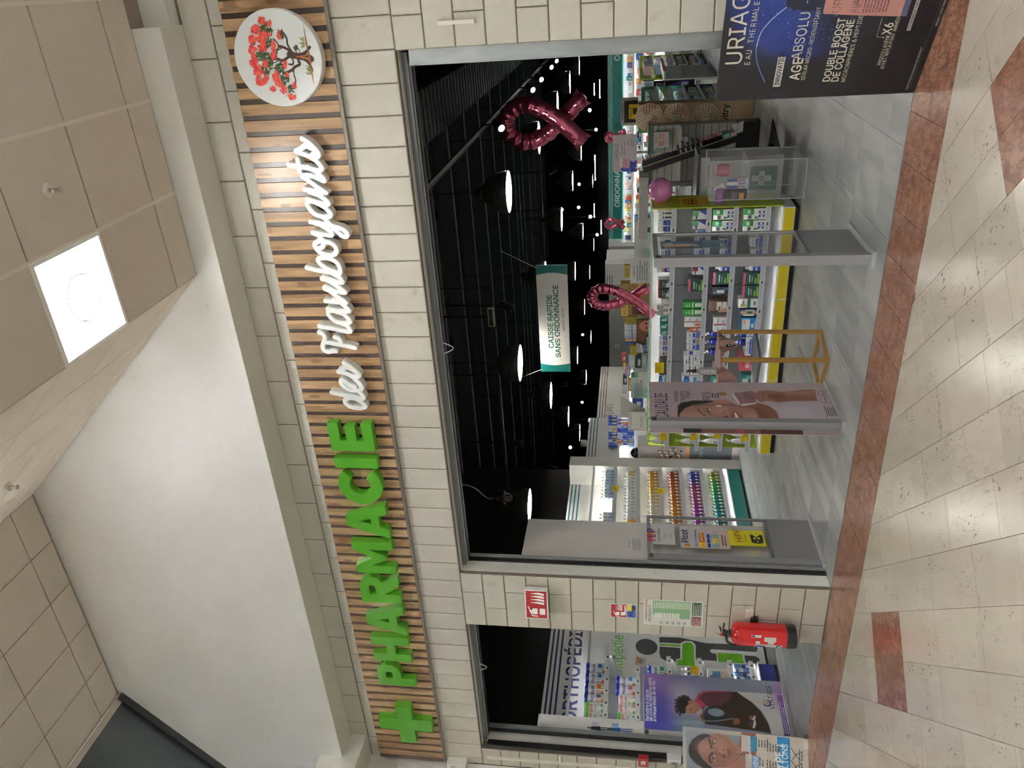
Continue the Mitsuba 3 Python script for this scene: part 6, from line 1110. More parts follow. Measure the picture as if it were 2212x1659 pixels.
c = thing('air_duct', 'ribbed rectangular black duct above the spotlight track at the right', 'duct')
m = M().box(-1.62, -1.05, 8.6, 20, 3.95, 4.45, '#202426')
for k in range(60): m.box(-1.63, -1.04, 8.6 + .19 * k, 8.62 + .19 * k, 3.94, 4.46, '#34393b')
put('duct', m, 'black_paint', parent=c)
for k in range(14):
    y = 8.1 + 1.35 * k
    put('ceiling_beam', M().box(-16, .6, y, y + .12, 4.5, 4.72, '#33383a').box(-16, .6, y - .06, y + .18, 4.72, 4.76, '#2a2e30'), 'black_paint', 'black steel beam crossing under the shop ceiling', 'beam', 'black ceiling beams')
for k, x in enumerate((-1.0, -3.5, -5.8, -8.2, -10.6)): put('ceiling_beam', M().box(x, x + .1, 7.6, 30, 4.76, 4.9, '#24282a'), 'black_paint', 'black ceiling rail running to the back of the shop', 'beam', 'black rails running back')
spots_ = {}
def spot(p, d, lit, where):
    p = np.asarray(p, float); d = np.asarray(d, float); d /= np.linalg.norm(d); n0 = spots_[where] = spots_.get(where, -1) + 1; t = thing('track_spotlight', where % ordw(n0), 'spotlight', 'lit track spotlights' if lit else 'unlit track spotlights')
    put('housing', M().lathe(p, [(1e-4, -.20), (.048, -.20), (.052, -.19), (.055, 0), (.048, 0), (.044, -.02)], '#17181a', 14, d), 'satin', parent=t)
    if lit: put('lens', M().lathe(p, [(1e-4, -.012), (.045, -.012)][::-1], '#ffffff', 14, d), 'matte', parent=t, light=np.array([1, 1, 1]) * L_SPOT)
    else: put('lens', M().lathe(p, [(1e-4, -.02), (.044, -.02)][::-1], '#050505', 14, d), 'gloss', parent=t)
    q = p - d * .14; put('arm', M().box(q[0] - .012, q[0] + .012, q[1] - .012, q[1] + .012, q[2], 3.61 if abs(p[0] + 1.76) < .02 else 5.2, '#101011'), 'satin', parent=t)
for px, py in ((1083, 270), (1151.6, 197), (1169.6, 168), (1192, 151), (1202.8, 131), (1217, 120.7), (1230, 112)): q = at(px, py, z=3.35); spot((-1.76, q[1], 3.35), (-.25, -.75, -.55), True, 'lit black cylinder spotlight, %s from the front on the right-hand track')
put('light_track', M().box(-1.79, -1.73, 7.2, 23, 3.60, 3.635, '#3c3e40').box(-1.783, -1.778, 7.2, 23, 3.592, 3.60, '#85888a'), 'satin', 'black lighting track carrying the row of lit spotlights at the right', 'light track')
for px, py in ((1213, 453), (1250, 448), (1275.6, 468), (1290, 507), (1287.7, 280), (1274, 238), (1251, 398), (1258.7, 723), (1257.5, 869), (1275, 907), (1274.6, 929), (1232, 966.5)):
    q = at(px, py, z=3.3 if px < 1262 else 2.75); v = EYE - q; spot(q, (v[0] / 9, v[1] / 9, -.75), True, 'lit black spotlight among the far pendant lamps, %s from right to left')
for px, py in ((1106, 668), (1120, 805), (1128, 957), (1180, 1035), (1172, 1108), (1205, 1015), (1200, 365), (1246, 640), (1240, 905), (1225, 830)):
    q = at(px, py, z=3.3 if px > 1150 else 3.45); spot(q, (rng.uniform(-.5, .5), -.2, -.9), False, 'unlit black cylinder spotlight under the dark ceiling, %s counted from the hanging sign')
for y, a, b, s_ in ((10.2, -7.4, -3.6, 'nearest'), (13.4, -10, -3, 'middle'), (16.8, -12, -3, 'farthest')): put('light_track', M().box(a, b, y, y + .04, 3.60, 3.635, '#2c2e30').box(a + .3, a + .31, y + .015, y + .025, 3.63, 5.2, '#101112').box(b - .3, b - .29, y + .015, y + .025, 3.63, 5.2, '#101112'), 'satin', '%s black lighting track running crosswise under the shop ceiling' % s_, 'light track', 'tracks across the shop')
for px0, py0, py1 in ((1297, 172, 212), (1285, 180, 206), (1287, 335, 390), (1300, 476, 506), (1285, 440, 470)):
    a, b = at(px0, py1, y=21), at(px0, py0, y=21); put('tube_light', M().fbox(front(a[0], 21, a[2]), 0, b[0] - a[0], 0, .03, -.03, 0, '#ffffff'), 'matte', 'slim lit tube lamp far back under the ceiling', 'tube light', 'tube lamps at the back', light=np.array([1, 1, 1]) * 4)
t = thing('dome_camera', 'white dome security camera under the cable tray', 'security camera'); p = at(1088, 1075, y=7.1)
put('camera_body', M().lathe(p + [0, 0, .0], [(1e-4, .09), (.075, .09), (.08, .08), (.08, -.01), (.06, -.03)], '#c9c6c0', 24), 'satin', parent=t, smooth=40); put('dome', M().lathe(p, [(.055, -.03), (.053, -.055), (.04, -.085), (.02, -.1), (1e-4, -.104)], '#1a1b1d', 20), 'gloss', parent=t, smooth=True); put('cable', M().tube(spline([p + [0, 0, .09], p + [-.05, .05, .2], p + [.05, .1, .35], p + [.1, .1, .5]], 5), .008, '#8d8d8a', 6), 'satin', parent=t); put('sticker', M().fbox(front(p[0] + .02, p[1] - .082, p[2] + .045), 0, .03, 0, .02, 0, .003, '#7a2230'), 'satin', parent=t)
t = thing('dome_camera', 'small white dome security camera far left beside the spotlights', 'security camera'); p = at(1264, 958, y=14); put('camera_body', M().lathe(p, [(1e-4, .09), (.075, .09), (.08, .08), (.08, -.01), (.05, -.05), (1e-4, -.07)], '#cfccc6', 16), 'satin', parent=t)
t = thing('exit_sign', 'small unlit exit sign box hanging under the dark ceiling', 'exit sign'); a = at(1068, 706, y=9.2); f = front(a[0], 9.2, a[2]); put('case', M().fbox(f, 0, .26, 0, .075, -.05, 0, '#a9a79f').rect(f, .012, .248, .01, .065, '#22301f', .001), 'satin', parent=t); put('hanger', M().cyl(a + [.13, .03, .075], a + [.13, .03, 1.2], .006, '#111', 6) if False else M().box(a[0] + .12, a[0] + .14, 9.22, 9.24, a[2] + .07, 4.5, '#101112'), 'black_paint', parent=t)
# hanging checkout sign
HY = 9.5; f0 = front(0, HY, 0); a, b, c_, d_ = (loc(f0, *q) for q in ((1169, 802), (1157, 573), (1224.6, 573), (1233, 804)))
x0, x1 = (a[0] + d_[0]) / 2, (b[0] + c_[0]) / 2; z0, z1 = (c_[1] + d_[1]) / 2, (a[1] + b[1]) / 2; W_, H_ = x1 - x0, z1 - z0; f = front(x0, HY, z0)
t = thing('hanging_sign', 'hanging white and teal checkout sign reading CAISSE RAPIDE SANS ORDONNANCE', 'hanging sign')
m = M().fbox(f, 0, W_, 0, H_, -.02, 0, '#0f5a55')
ed = [(W_ * .085 - .03 * math.cos(s * 1.57), H_ / 2 + s * H_ / 2) for s in np.linspace(-1, 1, 15)]; er = [(W_ - x, y) for x, y in ed[::-1]]
m.pts(f, ed + er, '#cfcdc6', .001)
h1 = H_ * .165
def fit(s, x0_, x1_, y, h):
    v, _, _ = _text.setdefault((s, True), (lambda q: (q[0], q[1], q[1][(q[0][q[1]][:, :, 2] > .01).all(1)]))(words(s, True))); wd_ = (v[:, 0].max() - v[:, 0].min()) * h; m.text(f, s, x0_, y, h, '#0d4e4b', .002, True, 'l', (x1_ - x0_) / wd_)
fit('CAISSE RAPIDE', W_ * .235, W_ * .735, H_ * .535, h1); fit('SANS ORDONNANCE', W_ * .145, W_ * .825, H_ * .315, h1)
m.text(f, 'Aprium', W_ * .40, H_ * .15, h1 * .5, '#3a4a48', .002).greek(f, W_ * .52, W_ * .62, H_ * .2, h1 * .12, '#77807d', 2, .002)
put('board', m, 'satin', parent=t)
put('wire', M().cyl(f.p(.04, H_ - .02), f.p(-.12, H_ + .35, -.3), .003, '#b9b9b6', 5).cyl(f.p(W_ - .04, H_ - .02), f.p(W_ + .15, H_ + .4, -.3), .003, '#b9b9b6', 5).cyl(f.p(-.12, H_ + .35, -.3), f.p(-.12, H_ + 2.2, -.3), .003, '#333', 5).cyl(f.p(W_ + .15, H_ + .4, -.3), f.p(W_ + .15, H_ + 2.2, -.3), .003, '#333', 5) if False else M().cyl(f.p(.04, H_ - .02), f.p(-.16, H_ + .42, -.02), .004, '#b9b9b6', 5).cyl(f.p(W_ - .04, H_ - .02), f.p(W_ + .2, H_ + .45, -.02), .004, '#b9b9b6', 5), 'satin', parent=t)
# ---------------------------------------------------------------- balloons
def ribbon(y, F, pts, r, gaps, lab, wr=.012, seed=1, n=16):
    fr_ = front(0, y, 0); q = spline(pts, 12); L = np.array([loc(fr_, *F(*p)) for p in q]); m_ = len(L); s = np.linspace(0, 1, m_)
    zz = np.interp(s, [0, gaps[0], .5, gaps[1], 1], [.05, r * .95, 0, -r * .95, -.03]); P = fr_.p(L[:, 0], L[:, 1], zz)
    cr = 1 + wr / r * np.cos(s * m_ * .9) * np.exp(-((s - .5) / .28) ** 2); end = np.minimum(np.minimum(s, 1 - s) / .035, 1); rad = r * cr * (.55 + .45 * end)
    M_ = M().tube(P, rad, '#c4647c', n, .74, (0, 1, 0)); v = M_.v[0]
    nz = np.array([meshkit.fbm(v[:-2] * 14, 3, seed)]).T - .5; v[:-2] += nz * wr * 1.6 * np.array([1, 1, 1])
    t_ = thing('ribbon_balloon', lab, 'balloon'); put('foil', M_, 'foil', parent=t_, smooth=True)
    for e, w in ((0, 1), (-1, -2)):   # flared cut ends of the ribbon
        d = P[e] - P[w + (1 if w > 0 else -1) * 2]; d /= np.linalg.norm(d); sd = np.cross(d, [0, 1, 0]); sd /= np.linalg.norm(sd); b = P[e] - d * r * .9
        V = np.array([b + sd * r * .98, b - sd * r * .98, b + d * r * 1.0 - sd * r * 1.25, b + d * r * .55, b + d * r * 1.0 + sd * r * 1.25, b + [0, -r * .62, 0], b + [0, r * .62, 0], b + d * r * .45 + [0, -r * .35, 0], b + d * r * .45 + [0, r * .35, 0]])
        Fc = []
        for top, mid in ((5, 7), (6, 8)): Fc += [[0, top, mid], [0, mid, 4], [4, mid, 3], [3, mid, 2], [2, mid, 1], [1, mid, top]]
        put('tail', M().add(V, Fc, '#c4647c'), 'foil', parent=t_)
    return t_
big = ribbon(10.75, lambda x, y: (860 + x / 3.32, 80 + y / 3.32), [(1335, 755), (1240, 665), (1120, 560), (1000, 495), (890, 480), (800, 540), (775, 620), (800, 700), (890, 757), (990, 745), (1090, 680), (1190, 580), (1270, 490), (1330, 425)], .108, (.26, .74), 'large pink foil ribbon balloon hanging from the spotlight track')
p = at(1055, 262, y=10.6); put('string', M().cyl((-1.76, 10.6, 3.6), at(1095, 275, y=10.6), .004, '#8a1f3a', 5), 'satin', parent=big)
ribbon(8.34, lambda x, y: (1290 + x / 11.06, 540 + y / 11.06), [(1330, 1545), (1180, 1390), (930, 1190), (600, 1010), (350, 920), (100, 900), (-70, 990), (-120, 1130), (-60, 1270), (100, 1350), (330, 1350), (560, 1290), (800, 1180), (1000, 1050), (1230, 920)], .058, (.25, .76), 'pink foil ribbon balloon standing on top of the yellow-based gondola', .006, 2)
ribbon(21.6, lambda x, y: (1290 + x / 11.06, 240 + y / 11.06), [(520, 800), (440, 690), (380, 600), (310, 540), (260, 560), (240, 640), (270, 710), (340, 700), (450, 620), (560, 540), (680, 490)], .07, (.3, .7), 'small far pink ribbon balloon above the skincare grape poster', .004, 3, 10)
ribbon(21.6, lambda x, y: (1290 + x / 11.06, 390 + y / 11.06), [(640, 1130), (560, 1050), (450, 960), (340, 920), (250, 950), (230, 1030), (260, 1110), (350, 1130), (450, 1080), (560, 1010), (640, 960)], .07, (.3, .7), 'small far pink ribbon balloon before the left end of the teal header', .004, 4, 10)
q = at(1427, 411, y=8.25); v = M().lathe((0, 0, 0), [(.128 * math.sin(a) + 1e-4, -.128 * math.cos(a)) for a in np.linspace(0, math.pi, 22)], '#e58fc0', 30); v.v[0] = v.v[0] * [1, 1, .98] + q; t = thing('round_balloon', 'pale pink round balloon above the lime end panel', 'balloon'); put('balloon', v, 'gloss', parent=t, smooth=True); put('knot', M().lathe(q + [-.03, 0, -.145], [(1e-4, .03), (.008, .02), (.012, 0), (1e-4, 0)], '#d070a8', 10), 'gloss', parent=t)
# ---------------------------------------------------------------- right side: counter, slat wall, testers
def panel(px0, px1, py0, py1, y, d, col, name, lab, cat, draw=None, mat='paint', group=None, foot=None):
    f0 = front(0, y, 0); a, b = loc(f0, px1, (py0 + py1) / 2 if False else py1), loc(f0, px0, py0); f = front(a[0], y, a[1]); w, h = b[0] - a[0], b[1] - a[1]; m = M().fbox(f, 0, w, 0, h, -d, 0, col)
    if draw: draw(m, f, w, h)
    if foot is not None: m.box(f.o[0] + w * .4, f.o[0] + w * .6, y + d * .3, y + d * .3 + .02, foot, a[1], '#8a8a88')
    return put(name, m, mat, lab, cat, group)
t = thing('checkout_counter', 'light grey checkout counter behind the acrylic bin', 'counter')
put('body', M().box(-2.48, -1.87, 8.75, 9.2, .06, .93, '#c3c4c2').box(-2.46, -1.89, 8.77, 9.2, 0, .06, '#333436'), 'satin', parent=t); put('worktop', M().box(-2.52, -1.83, 8.72, 9.22, .93, .96, '#4c4f50'), 'satin', parent=t)
f = front(0, 8.749, 0); a = loc(f, 1645, 385); m = M().poly(f, sbox(a[0] - .11, a[1] - .14, a[0] + .11, a[1] + .14).buffer(.02), '#2f6b54', .001).rect(f, a[0] - .03, a[0] + .03, a[1] - .1, a[1] + .1, '#cfd1ce', .0016).rect(f, a[0] - .08, a[0] + .08, a[1] - .03, a[1] + .03, '#cfd1ce', .0018).poly(f, Point(a[0], a[1]).buffer(.024).difference(Point(a[0], a[1]).buffer(.015)), '#5a6a60', .002); put('emblem', m, 'satin', parent=t, label='green square emblem with a pale cross')
panel(1504, 1549, 337, 345, 8.9, .01, '#3f4a66', 'price_card', 'dark blue card standing on the checkout counter', 'card', lambda m, f, w, h: m.greek(f, .01, w - .01, h * .7, .01, '#c9cfdc', 2, .001))
put('grey_board', M().fbox(front(-3.16, 10.0, 1.455), 0, .8, 0, .115, -.4, 0, '#a5a49e').box(-3.1, -3.05, 10.1, 10.15, 0, 1.455, '#5d5d5b').box(-2.5, -2.45, 10.1, 10.15, 0, 1.455, '#5d5d5b'), 'satin', 'plain grey shelf board behind the gondola, left of the pink balloon', 'shelf board')
q = at(1465, 420, y=9.5); put('shoulder_bag', M().lathe(q, [(1e-4, -.14), (.14, -.13), (.16, 0), (.1, .1), (1e-4, .13)], '#141416', 14, (.5, 0, .9)), 'gloss', 'black bag lying on the checkout counter', 'bag') if False else None
t = thing('slat_wall', 'grey slatted display wall with a green top edge holding pink skincare boxes', 'display wall')
m = M().box(-2.72, -1.9, 10.95, 11.2, .30, 1.43, '#96948d')
for k in range(10): m.rect(front(0, 10.949, 0), -2.72, -1.9, .42 + .1 * k, .428 + .1 * k, '#3c3a37', .001)
m.box(-2.72, -1.9, 10.95, 11.2, 0, .30, '#161515'); put('slat_panel', m, 'satin', parent=t); put('top_edge', M().box(-2.74, -1.88, 10.9, 11.22, 1.43, 1.45, '#1c6b48'), 'satin', parent=t)
put('shelf', M().box(-2.72, -1.9, 10.75, 10.95, 1.02, 1.035, '#e3e3e1'), 'satin', parent=t)
for k, (px0, px1, py0, py1, c) in enumerate(((1391, 1400, 308, 318, '#ece6ea'), (1413, 1445, 286, 318, '#dcd6da'), (1471, 1486, 296, 306, '#ead6e0'), (1478, 1500, 324, 336, '#ead6e0'), (1517, 1538, 318, 326, '#e9dbe4'), (1524, 1538, 330, 346, '#ead9e2'), (1390, 1402, 360, 372, '#eee8ec'))):
    panel(px0, px1, py0, py1, 10.9 if k != 1 else 10.86, .05, c, 'carton', 'pale pink skincare carton hung on the grey slat wall', 'box', (lambda m, f, w, h: (m.rect(f, w * .1, w * .45, h * .3, h * .7, '#b98a78', .001), m.rect(f, w * .55, w * .9, h * .3, h * .7, '#b98a78', .001), m.text(f, 'CAUDALÍE', w / 2, h * .82, h * .12, '#55506a', .001, anchor='c', sx=.7))) if k == 1 else (lambda m, f, w, h: m.greek(f, w * .1, w * .9, h * .6, h * .1, '#a58a9c', 2, .001)), 'satin', 'pink cartons on the slat wall')
def grapes(m, f, w, h):
    m.text(f, 'CAUDALÍE', w * .55, h * .78, h * .14, '#4a4a66', .001, anchor='c', sx=.7); m.text(f, 'Nouveau', w * .62, h * .6, h * .07, '#5a5a70', .001, anchor='c'); m.text(f, 'Collagène Vegan', w * .62, h * .49, h * .07, '#5a5a70', .001, anchor='c', sx=.8); m.text(f, 'N°1', w * .78, h * .28, h * .1, '#4a4a66', .001, anchor='c'); m.greek(f, w * .68, w * .9, h * .2, h * .03, '#77778a', 2, .001)
    r_ = random.Random(8)
    for _ in range(34): m.ell(f, w * r_.uniform(.02, .26), h * r_.uniform(.05, .62), w * .05, w * .05, r_.choice(['#2f2f8c', '#3c3aa0', '#26246e', '#4a4ab0']), .001 + r_.random() * .001, 12)
    m.pts(f, [(w * .1, h * .3), (w * .36, h * .28), (w * .38, h * .62), (w * .12, h * .64)], '#dfa9b4', .0025).pts(f, [(w * .11, h * .62), (w * .38, h * .60), (w * .38, h * .70), (w * .12, h * .72)], '#f0eeee', .0027); m.text(f, 'CAUDALÍE', w * .25, h * .44, h * .05, '#8a5a68', .003, anchor='c', sx=.7)
    m.line(f, [(w * .02, h * .9), (w * .14, h * .7)], h * .01, '#5a4a4a', .002)
panel(1324, 1375.5, 292, 370, 10.9, .012, '#d8cdd0', 'skincare_poster', 'pink poster with blue grapes and a cream jar above the slat wall', 'poster', grapes, 'satin', foot=None)
put('poster_stand', M().box(-2.25, -2.22, 10.92, 10.94, 1.45, 1.62, '#b9b9b7'), 'satin', 'thin stand under the pink grape poster', 'stand')
# slanted make-up tester
t = thing('makeup_tester', 'black slanted make-up tester on a single post, full of lipsticks', 'tester stand')
A0, B0_ = at(1387, 356, y=9.75), at(1589, 287, y=9.75); ux = B0_ - A0; Lt = np.linalg.norm(ux); ux /= Lt; wv = np.array([0, -1.0, 0])
un = np.cross(ux, np.array([0, 1.0, 0])); un = un if un[2] > 0 else -un; tf = Fr(A0, ux, np.cross(un, ux))
put('tray', M().fbox(tf, 0, Lt, -.16, .16, -.07, .0, '#0e0e0f').fbox(tf, 0, Lt, -.165, -.155, 0, .012, '#8a8074'), 'satin', parent=t)
mid = tf.p(Lt * .55, 0, -.05); put('post', M().box(mid[0] - .022, mid[0] + .022, mid[1] - .022, mid[1] + .022, .02, mid[2], '#0b0b0c'), 'satin', parent=t)
bf = Fr((mid[0], mid[1], 0), (.3, .954, 0), (-.954, .3, 0)); put('base_plate', M().fbox(bf, -.34, .34, -.2, .2, 0, .012, '#2c2d2f').fbox(bf, -.04, .04, -.04, .04, .012, .07, '#0b0b0c'), 'gloss', parent=t)
r = random.Random(6)
for k in range(9): q = tf.p(.04 + .038 * k, -.11, 0); put('lip_tester', M().fbox(tf, .025 + .036 * k, .052 + .036 * k, -.14, -.02, 0, .075, '#0f0f10').fbox(tf, .028 + .036 * k, .049 + .036 * k, -.13, -.05, .075, .10, '#c9a890').fbox(tf, .030 + .036 * k, .047 + .036 * k, -.12, -.06, .10, .118, '#7fb4b4'), 'satin', parent=t)
for k in range(5): put('compact', M().fbox(tf, .45 + .06 * k, .47 + .06 * k, -.14, -.02, 0, .09 + .03 * (k % 2), '#2a2a2c').fbox(tf, .472 + .06 * k, .49 + .06 * k, -.14, -.02, 0, .05, '#b9b9ba'), 'gloss', parent=t)
for k in range(16):
    a = .74 + .028 * (k % 8); b = -.12 + .09 * (k // 8); q = tf.p(a, b, 0); put('lipstick', M().cyl(q, q + tf.un * .055, .009, '#141415', 8).cyl(q + tf.un * .055, q + tf.un * .085, .007, r.choice(['#c8656a', '#a83a42', '#d98a80', '#7d2a34']), 8), 'gloss', parent=t)
put('swab_box', M().fbox(tf, .98, 1.06, -.14, .1, 0, .05, '#7fb8b0').fbox(tf, 1.07, 1.13, -.14, .1, 0, .04, '#d8b9bc'), 'satin', parent=t)
q = tf.p(1.16, -.05, .0); m = M()
for k in range(7): m.cyl(q + tf.un * .0 + ux * (.012 * k - .03), q + tf.un * .11 + ux * (.02 * k - .04), .008, '#dfe0e2', 7)
put('cotton_roll', m, 'gloss', parent=t)
panel(1372, 1380, 356, 343, 9.42, .02, '#5a6250', 'tester_card', 'small dark card on top of the slanted make-up tester', 'card') if False else None
# nail polish stand
VY = 11.74; f0 = front(0, VY, 0); zt = float(loc(f0, 1379, 252)[1])
t = thing('nail_polish_stand', 'pale wood nail polish stand with three round bottle racks', 'display stand')
m = M().fbox(front(-2.13, VY, 0), 0, .39, .0, zt, -.3, 0, '#cdb18a'); put('case', m, 'satin', parent=t)
f = front(-2.13, VY, 0); m = M().rect(f, .0, .08, .0, zt, '#5a8a52', .001); a = loc(f, 1575, 248)
for ch, pxx in (('vitry', 1572),): q = loc(f, pxx, 263); m.text(f, 'vitry', q[0], q[1], .085, '#1f1a14', .002, True)
m.greek(f, .16, .30, q[1] - .05, .012, '#8a6a4a', 1, .002); m.text(f, 'NATURE', .04, .28, .05, '#e3ece0', .002); lf = loc(f, 1600, 268); m.ell(f, lf[0], lf[1], .022, .045, '#2f7d4a', .002, 16, .5).ell(f, lf[0] - .045, lf[1] + .02, .018, .04, '#dfe8dc', .002, 16, -.4); put('front_print', m, 'satin', parent=t)
for k, px in enumerate((1402, 1462, 1523)):
    cxx = loc(f, px, 251); o = f.p(cxx[0], cxx[1], .09); m = M().lathe(o, [(1e-4, 0), (.192, 0), (.192, 0), (.192, .02), (.03, .02), (.03, .09)], '#d8c2a0', 36, (0, 1, 0)); put('rack', m, 'satin', parent=t)
    m = M(); fr2 = front(o[0], o[1] - .001, o[2]); st = M(); r = random.Random(k)
    for ring, n_ in ((.055, 12), (.085, 16), (.115, 20), (.145, 22), (.17, 24)):
        for j in range(n_):
            a = j * 2 * math.pi / n_; x, y = ring * math.cos(a), ring * math.sin(a); full = math.sin(a * 2 + k * 1.7 + ring * 9) + r.uniform(-.5, .5) > (.35, -.35, .5)[k]
            if full: st.cyl(fr2.p(x, y, 0), fr2.p(x, y, .035), .009, r.choice((['#7a1f26', '#a82f34', '#8a2a2c', '#5a4a3a'], ['#b04a4e', '#d89a9a', '#c8a8a0', '#3a4a8c', '#c83a3a', '#d9c0b0'], ['#6a5a4a', '#8a7a6a', '#a89a8a', '#55504a'])[k]), 6)
            else: m.ell(fr2, x, y, .0075, .0075, '#15110e', .001, 8)
    m.ell(fr2, 0, 0, .028, .028, '#9fb39a', .001, 16); put('hole', m, 'paint', parent=t); put('polish_bottles', st, 'gloss', parent=t, kind='stuff')
panel(1341, 1378, 212, 270, 12.1, .03, '#a9a9a8', 'advert_frame', 'grey advert frame with a dark photo above the nail polish stand', 'advert', lambda m, f, w, h: (m.rect(f, w * .1, w * .9, h * .0, h * .8, '#232426', .001), m.ell(f, w * .5, h * .3, w * .3, h * .25, '#5d5f62', .002), m.greek(f, w * .2, w * .8, h * .9, h * .05, '#55575a', 1, .001)))
panel(1358.5, 1378, 226, 256, 12.0, .01, '#e6cf1e', 'price_card', 'yellow and black price sheet beside the grey advert frame', 'price card', lambda m, f, w, h: (m.rect(f, w * .3, w * .75, h * .1, h * .55, '#20201a', .001), m.greek(f, w * .1, w * .9, h * .8, h * .08, '#8a7a20', 2, .001)))
# two small gondolas running back at the right
def rack(x, y0, y1, zt, col, toe, lab, seed, fill):
    t = thing('shelf_rack', lab, 'shelving unit'); put('back_panel', M().box(x - .34, x - .30, y0, y1, .1, zt, col), 'satin', parent=t); put('base', M().box(x - .34, x, y0, y1, .06, .14, toe).box(x - .32, x - .02, y0, y1, 0, .06, '#101010'), 'satin', parent=t)
    put('end_panel', M().box(x - .34, x, y1, y1 + .02, .1, zt, col), 'satin', parent=t)
    r = random.Random(seed)
    for zi, z in enumerate((.16, .45, .72, .98, 1.24)):
        put('shelf', M().box(x - .30, x, y0, y1, z - .012, z, '#dfe0e2').box(x - .004, x + .006, y0, y1, z - .03, z + .02, '#e6e6ec'), 'satin', parent=t)
        strip((x - .012, y0, z - .014), (x - .012, y1, z - .014), (-.5, 0, -.86), L_STRIP * .4, parent=t) if z > .9 else None
        y = y0 + .02; nk = 0
        while y < y1 - .1:
            w = r.uniform(.07, .15); c = r.choice(fill); h = r.uniform(.12, .2); ff = side(x - .03, y, z); m = M().fbox(ff, 0, w - .01, 0, h, -.2, 0, c).rect(ff, w * .15, w * .7, h * .15, h * .5, r.choice(fill), .001).rect(ff, w * .1, w * .8, h * .6, h * .8, r.choice(['#f2f2f2', '#8aa4b8', '#3c5a7a', '#d0d4d6']), .001)
            put('carton', m, 'satin', '%s carton, %s from left on the %s shelf of the %s' % (hue(c), ordw(nk), ordw(zi), lab.split(' with')[0]), 'box', 'cartons on the %s' % lab.split(' with')[0]); y += w; nk += 1
rack(-2.08, 14.2, 16.2, 1.5, '#14563f', '#c8566a', 'dark green rack with a pink base, right of the nail polish stand', 3, ['#e9eef0', '#dfe6ea', '#c9d6da', '#7fa8c0', '#d8e4c0', '#a8c47a'])
rack(-2.02, 19.5, 21.5, 1.5, '#8a9a2c', '#3f78b8', 'olive green rack with a blue base at the far right', 5, ['#d9d2d0', '#c3b9b8', '#a89c9a', '#e6e2e0', '#8fb0d0', '#c9a8a4'])
panel(1390, 1412, 176, 192, 15.2 + 1.2, .2, '#e6ecf0', 'carton', 'large white carton standing between the two far racks', 'box', lambda m, f, w, h: m.greek(f, w * .1, w * .9, h * .7, h * .1, '#5a78b0', 3, .001))
panel(1411, 1500, 176, 190, 16.6, .05, '#141415', 'bottle_display_card', 'black display card picturing a purple bottle between the far racks', 'display card', lambda m, f, w, h: (m.pts(f, [(w * .12, h * .12), (w * .9, h * .12), (w * .9, h * .36), (w * .65, h * .48), (w * .6, h * .58), (w * .42, h * .58), (w * .36, h * .48), (w * .12, h * .36)], '#4a4498', .001), m.rect(f, w * .2, w * .8, h * .16, h * .32, '#c9c4d6', .002), m.greek(f, w * .15, w * .85, h * .9, h * .03, '#b9b9bb', 4, .001)))
put('red_edge_shelf', M().box(-2.1, -1.9, 17.0, 19.3, 1.02, 1.05, '#e2e4e4').box(-1.9, -1.88, 17.0, 19.3, 1.0, 1.06, '#b83238').box(-2.1, -2.05, 17.0, 19.3, 0, 1.05, '#c9caca'), 'satin', 'white low shelf with a red front edge between the two far racks', 'shelf')
# ---------------------------------------------------------------- rear wall with the teal header
RY = 22.6; f0 = front(0, RY, 0); zl, zh = float(loc(f0, 1345.5, 300)[1]), float(loc(f0, 1313, 300)[1]); xl = float(loc(f0, 1330, 516)[0])
t = thing('prescription_header', 'long teal header lettered ORDONNANCE over the rear shelves', 'header sign')
f = front(xl, RY - .3, 0); W_ = -1.0 - xl; k_ = (RY - .3) / RY; zl, zh = CH + (zl - CH) * k_, CH + (zh - CH) * k_; f = front(xl * k_, RY - .3, 0)
m = M().fbox(f, 0, W_, zl, zh, -.05, 0, '#17857d')
for z in (.10, .19, .285): zz = zh - (zh - zl) * z; m.rect(f, 0, W_, zz - .008, zz + .008, '#a9dcd6', .001)
for pxy in (447, 131): q = loc(f, 1338.5, pxy); m.text(f, 'ORDONNANCE', q[0], q[1], .135, '#e9f2f0', .002, True, sx=1.12)
put('board', m, 'satin', parent=t)
t = thing('rear_shelving', 'white shelving along the rear wall under the teal header', 'shelving unit'); put('back_panel', M().box(xl, -.9, RY, RY + .05, 0, zl, '#e9ecec').box(xl - .12, xl, RY - .35, RY + .05, 0, zh, '#dfe2e1'), 'paint', parent=t)
RC = ['#f0f2f3', '#e9edef', '#dfe6ea', '#c9d8e6', '#e8b9b0', '#3f6ab8', '#2f8a84', '#d8c86a', '#22283a', '#b8cfc4', '#e3a06a', '#d85a4a']
r = random.Random(21)
for z in (.5, .85, 1.15, 1.42, 1.68):
    put('shelf', M().box(xl, -.95, RY - .3, RY, z - .02, z, '#eef0f0'), 'satin', parent=t)
    put('shelf_lip', M().box(xl, -.95, RY - .31, RY - .3, z - .045, z + .005, '#eef0f0'), 'satin', parent=t)
    if z > 1.1: strip((xl, RY - .29, z - .024), (-.95, RY - .29, z - .024), (0, .6, -.8), L_STRIP * .9, parent=t)
    if z < 1: continue
    x = xl + .05; nk = 0
    while x < -1.3:
        w = r.uniform(.07, .16); h = r.uniform(.1, .2)
        if r.random() < .8: f = front(x, RY - .26, z); rc = r.choice(RC); put('carton', M().fbox(f, 0, w - .01, 0, h, -.15, 0, rc).rect(f, w * .1, w * .7, h * .2, h * .5, r.choice(RC), .001), 'satin', '%s carton, %s from left on the %s white rear shelf' % (hue(rc), ordw(nk), ordw(int(z * 3.4) - 3)), 'box', 'cartons on the rear shelves'); nk += 1
        x += w
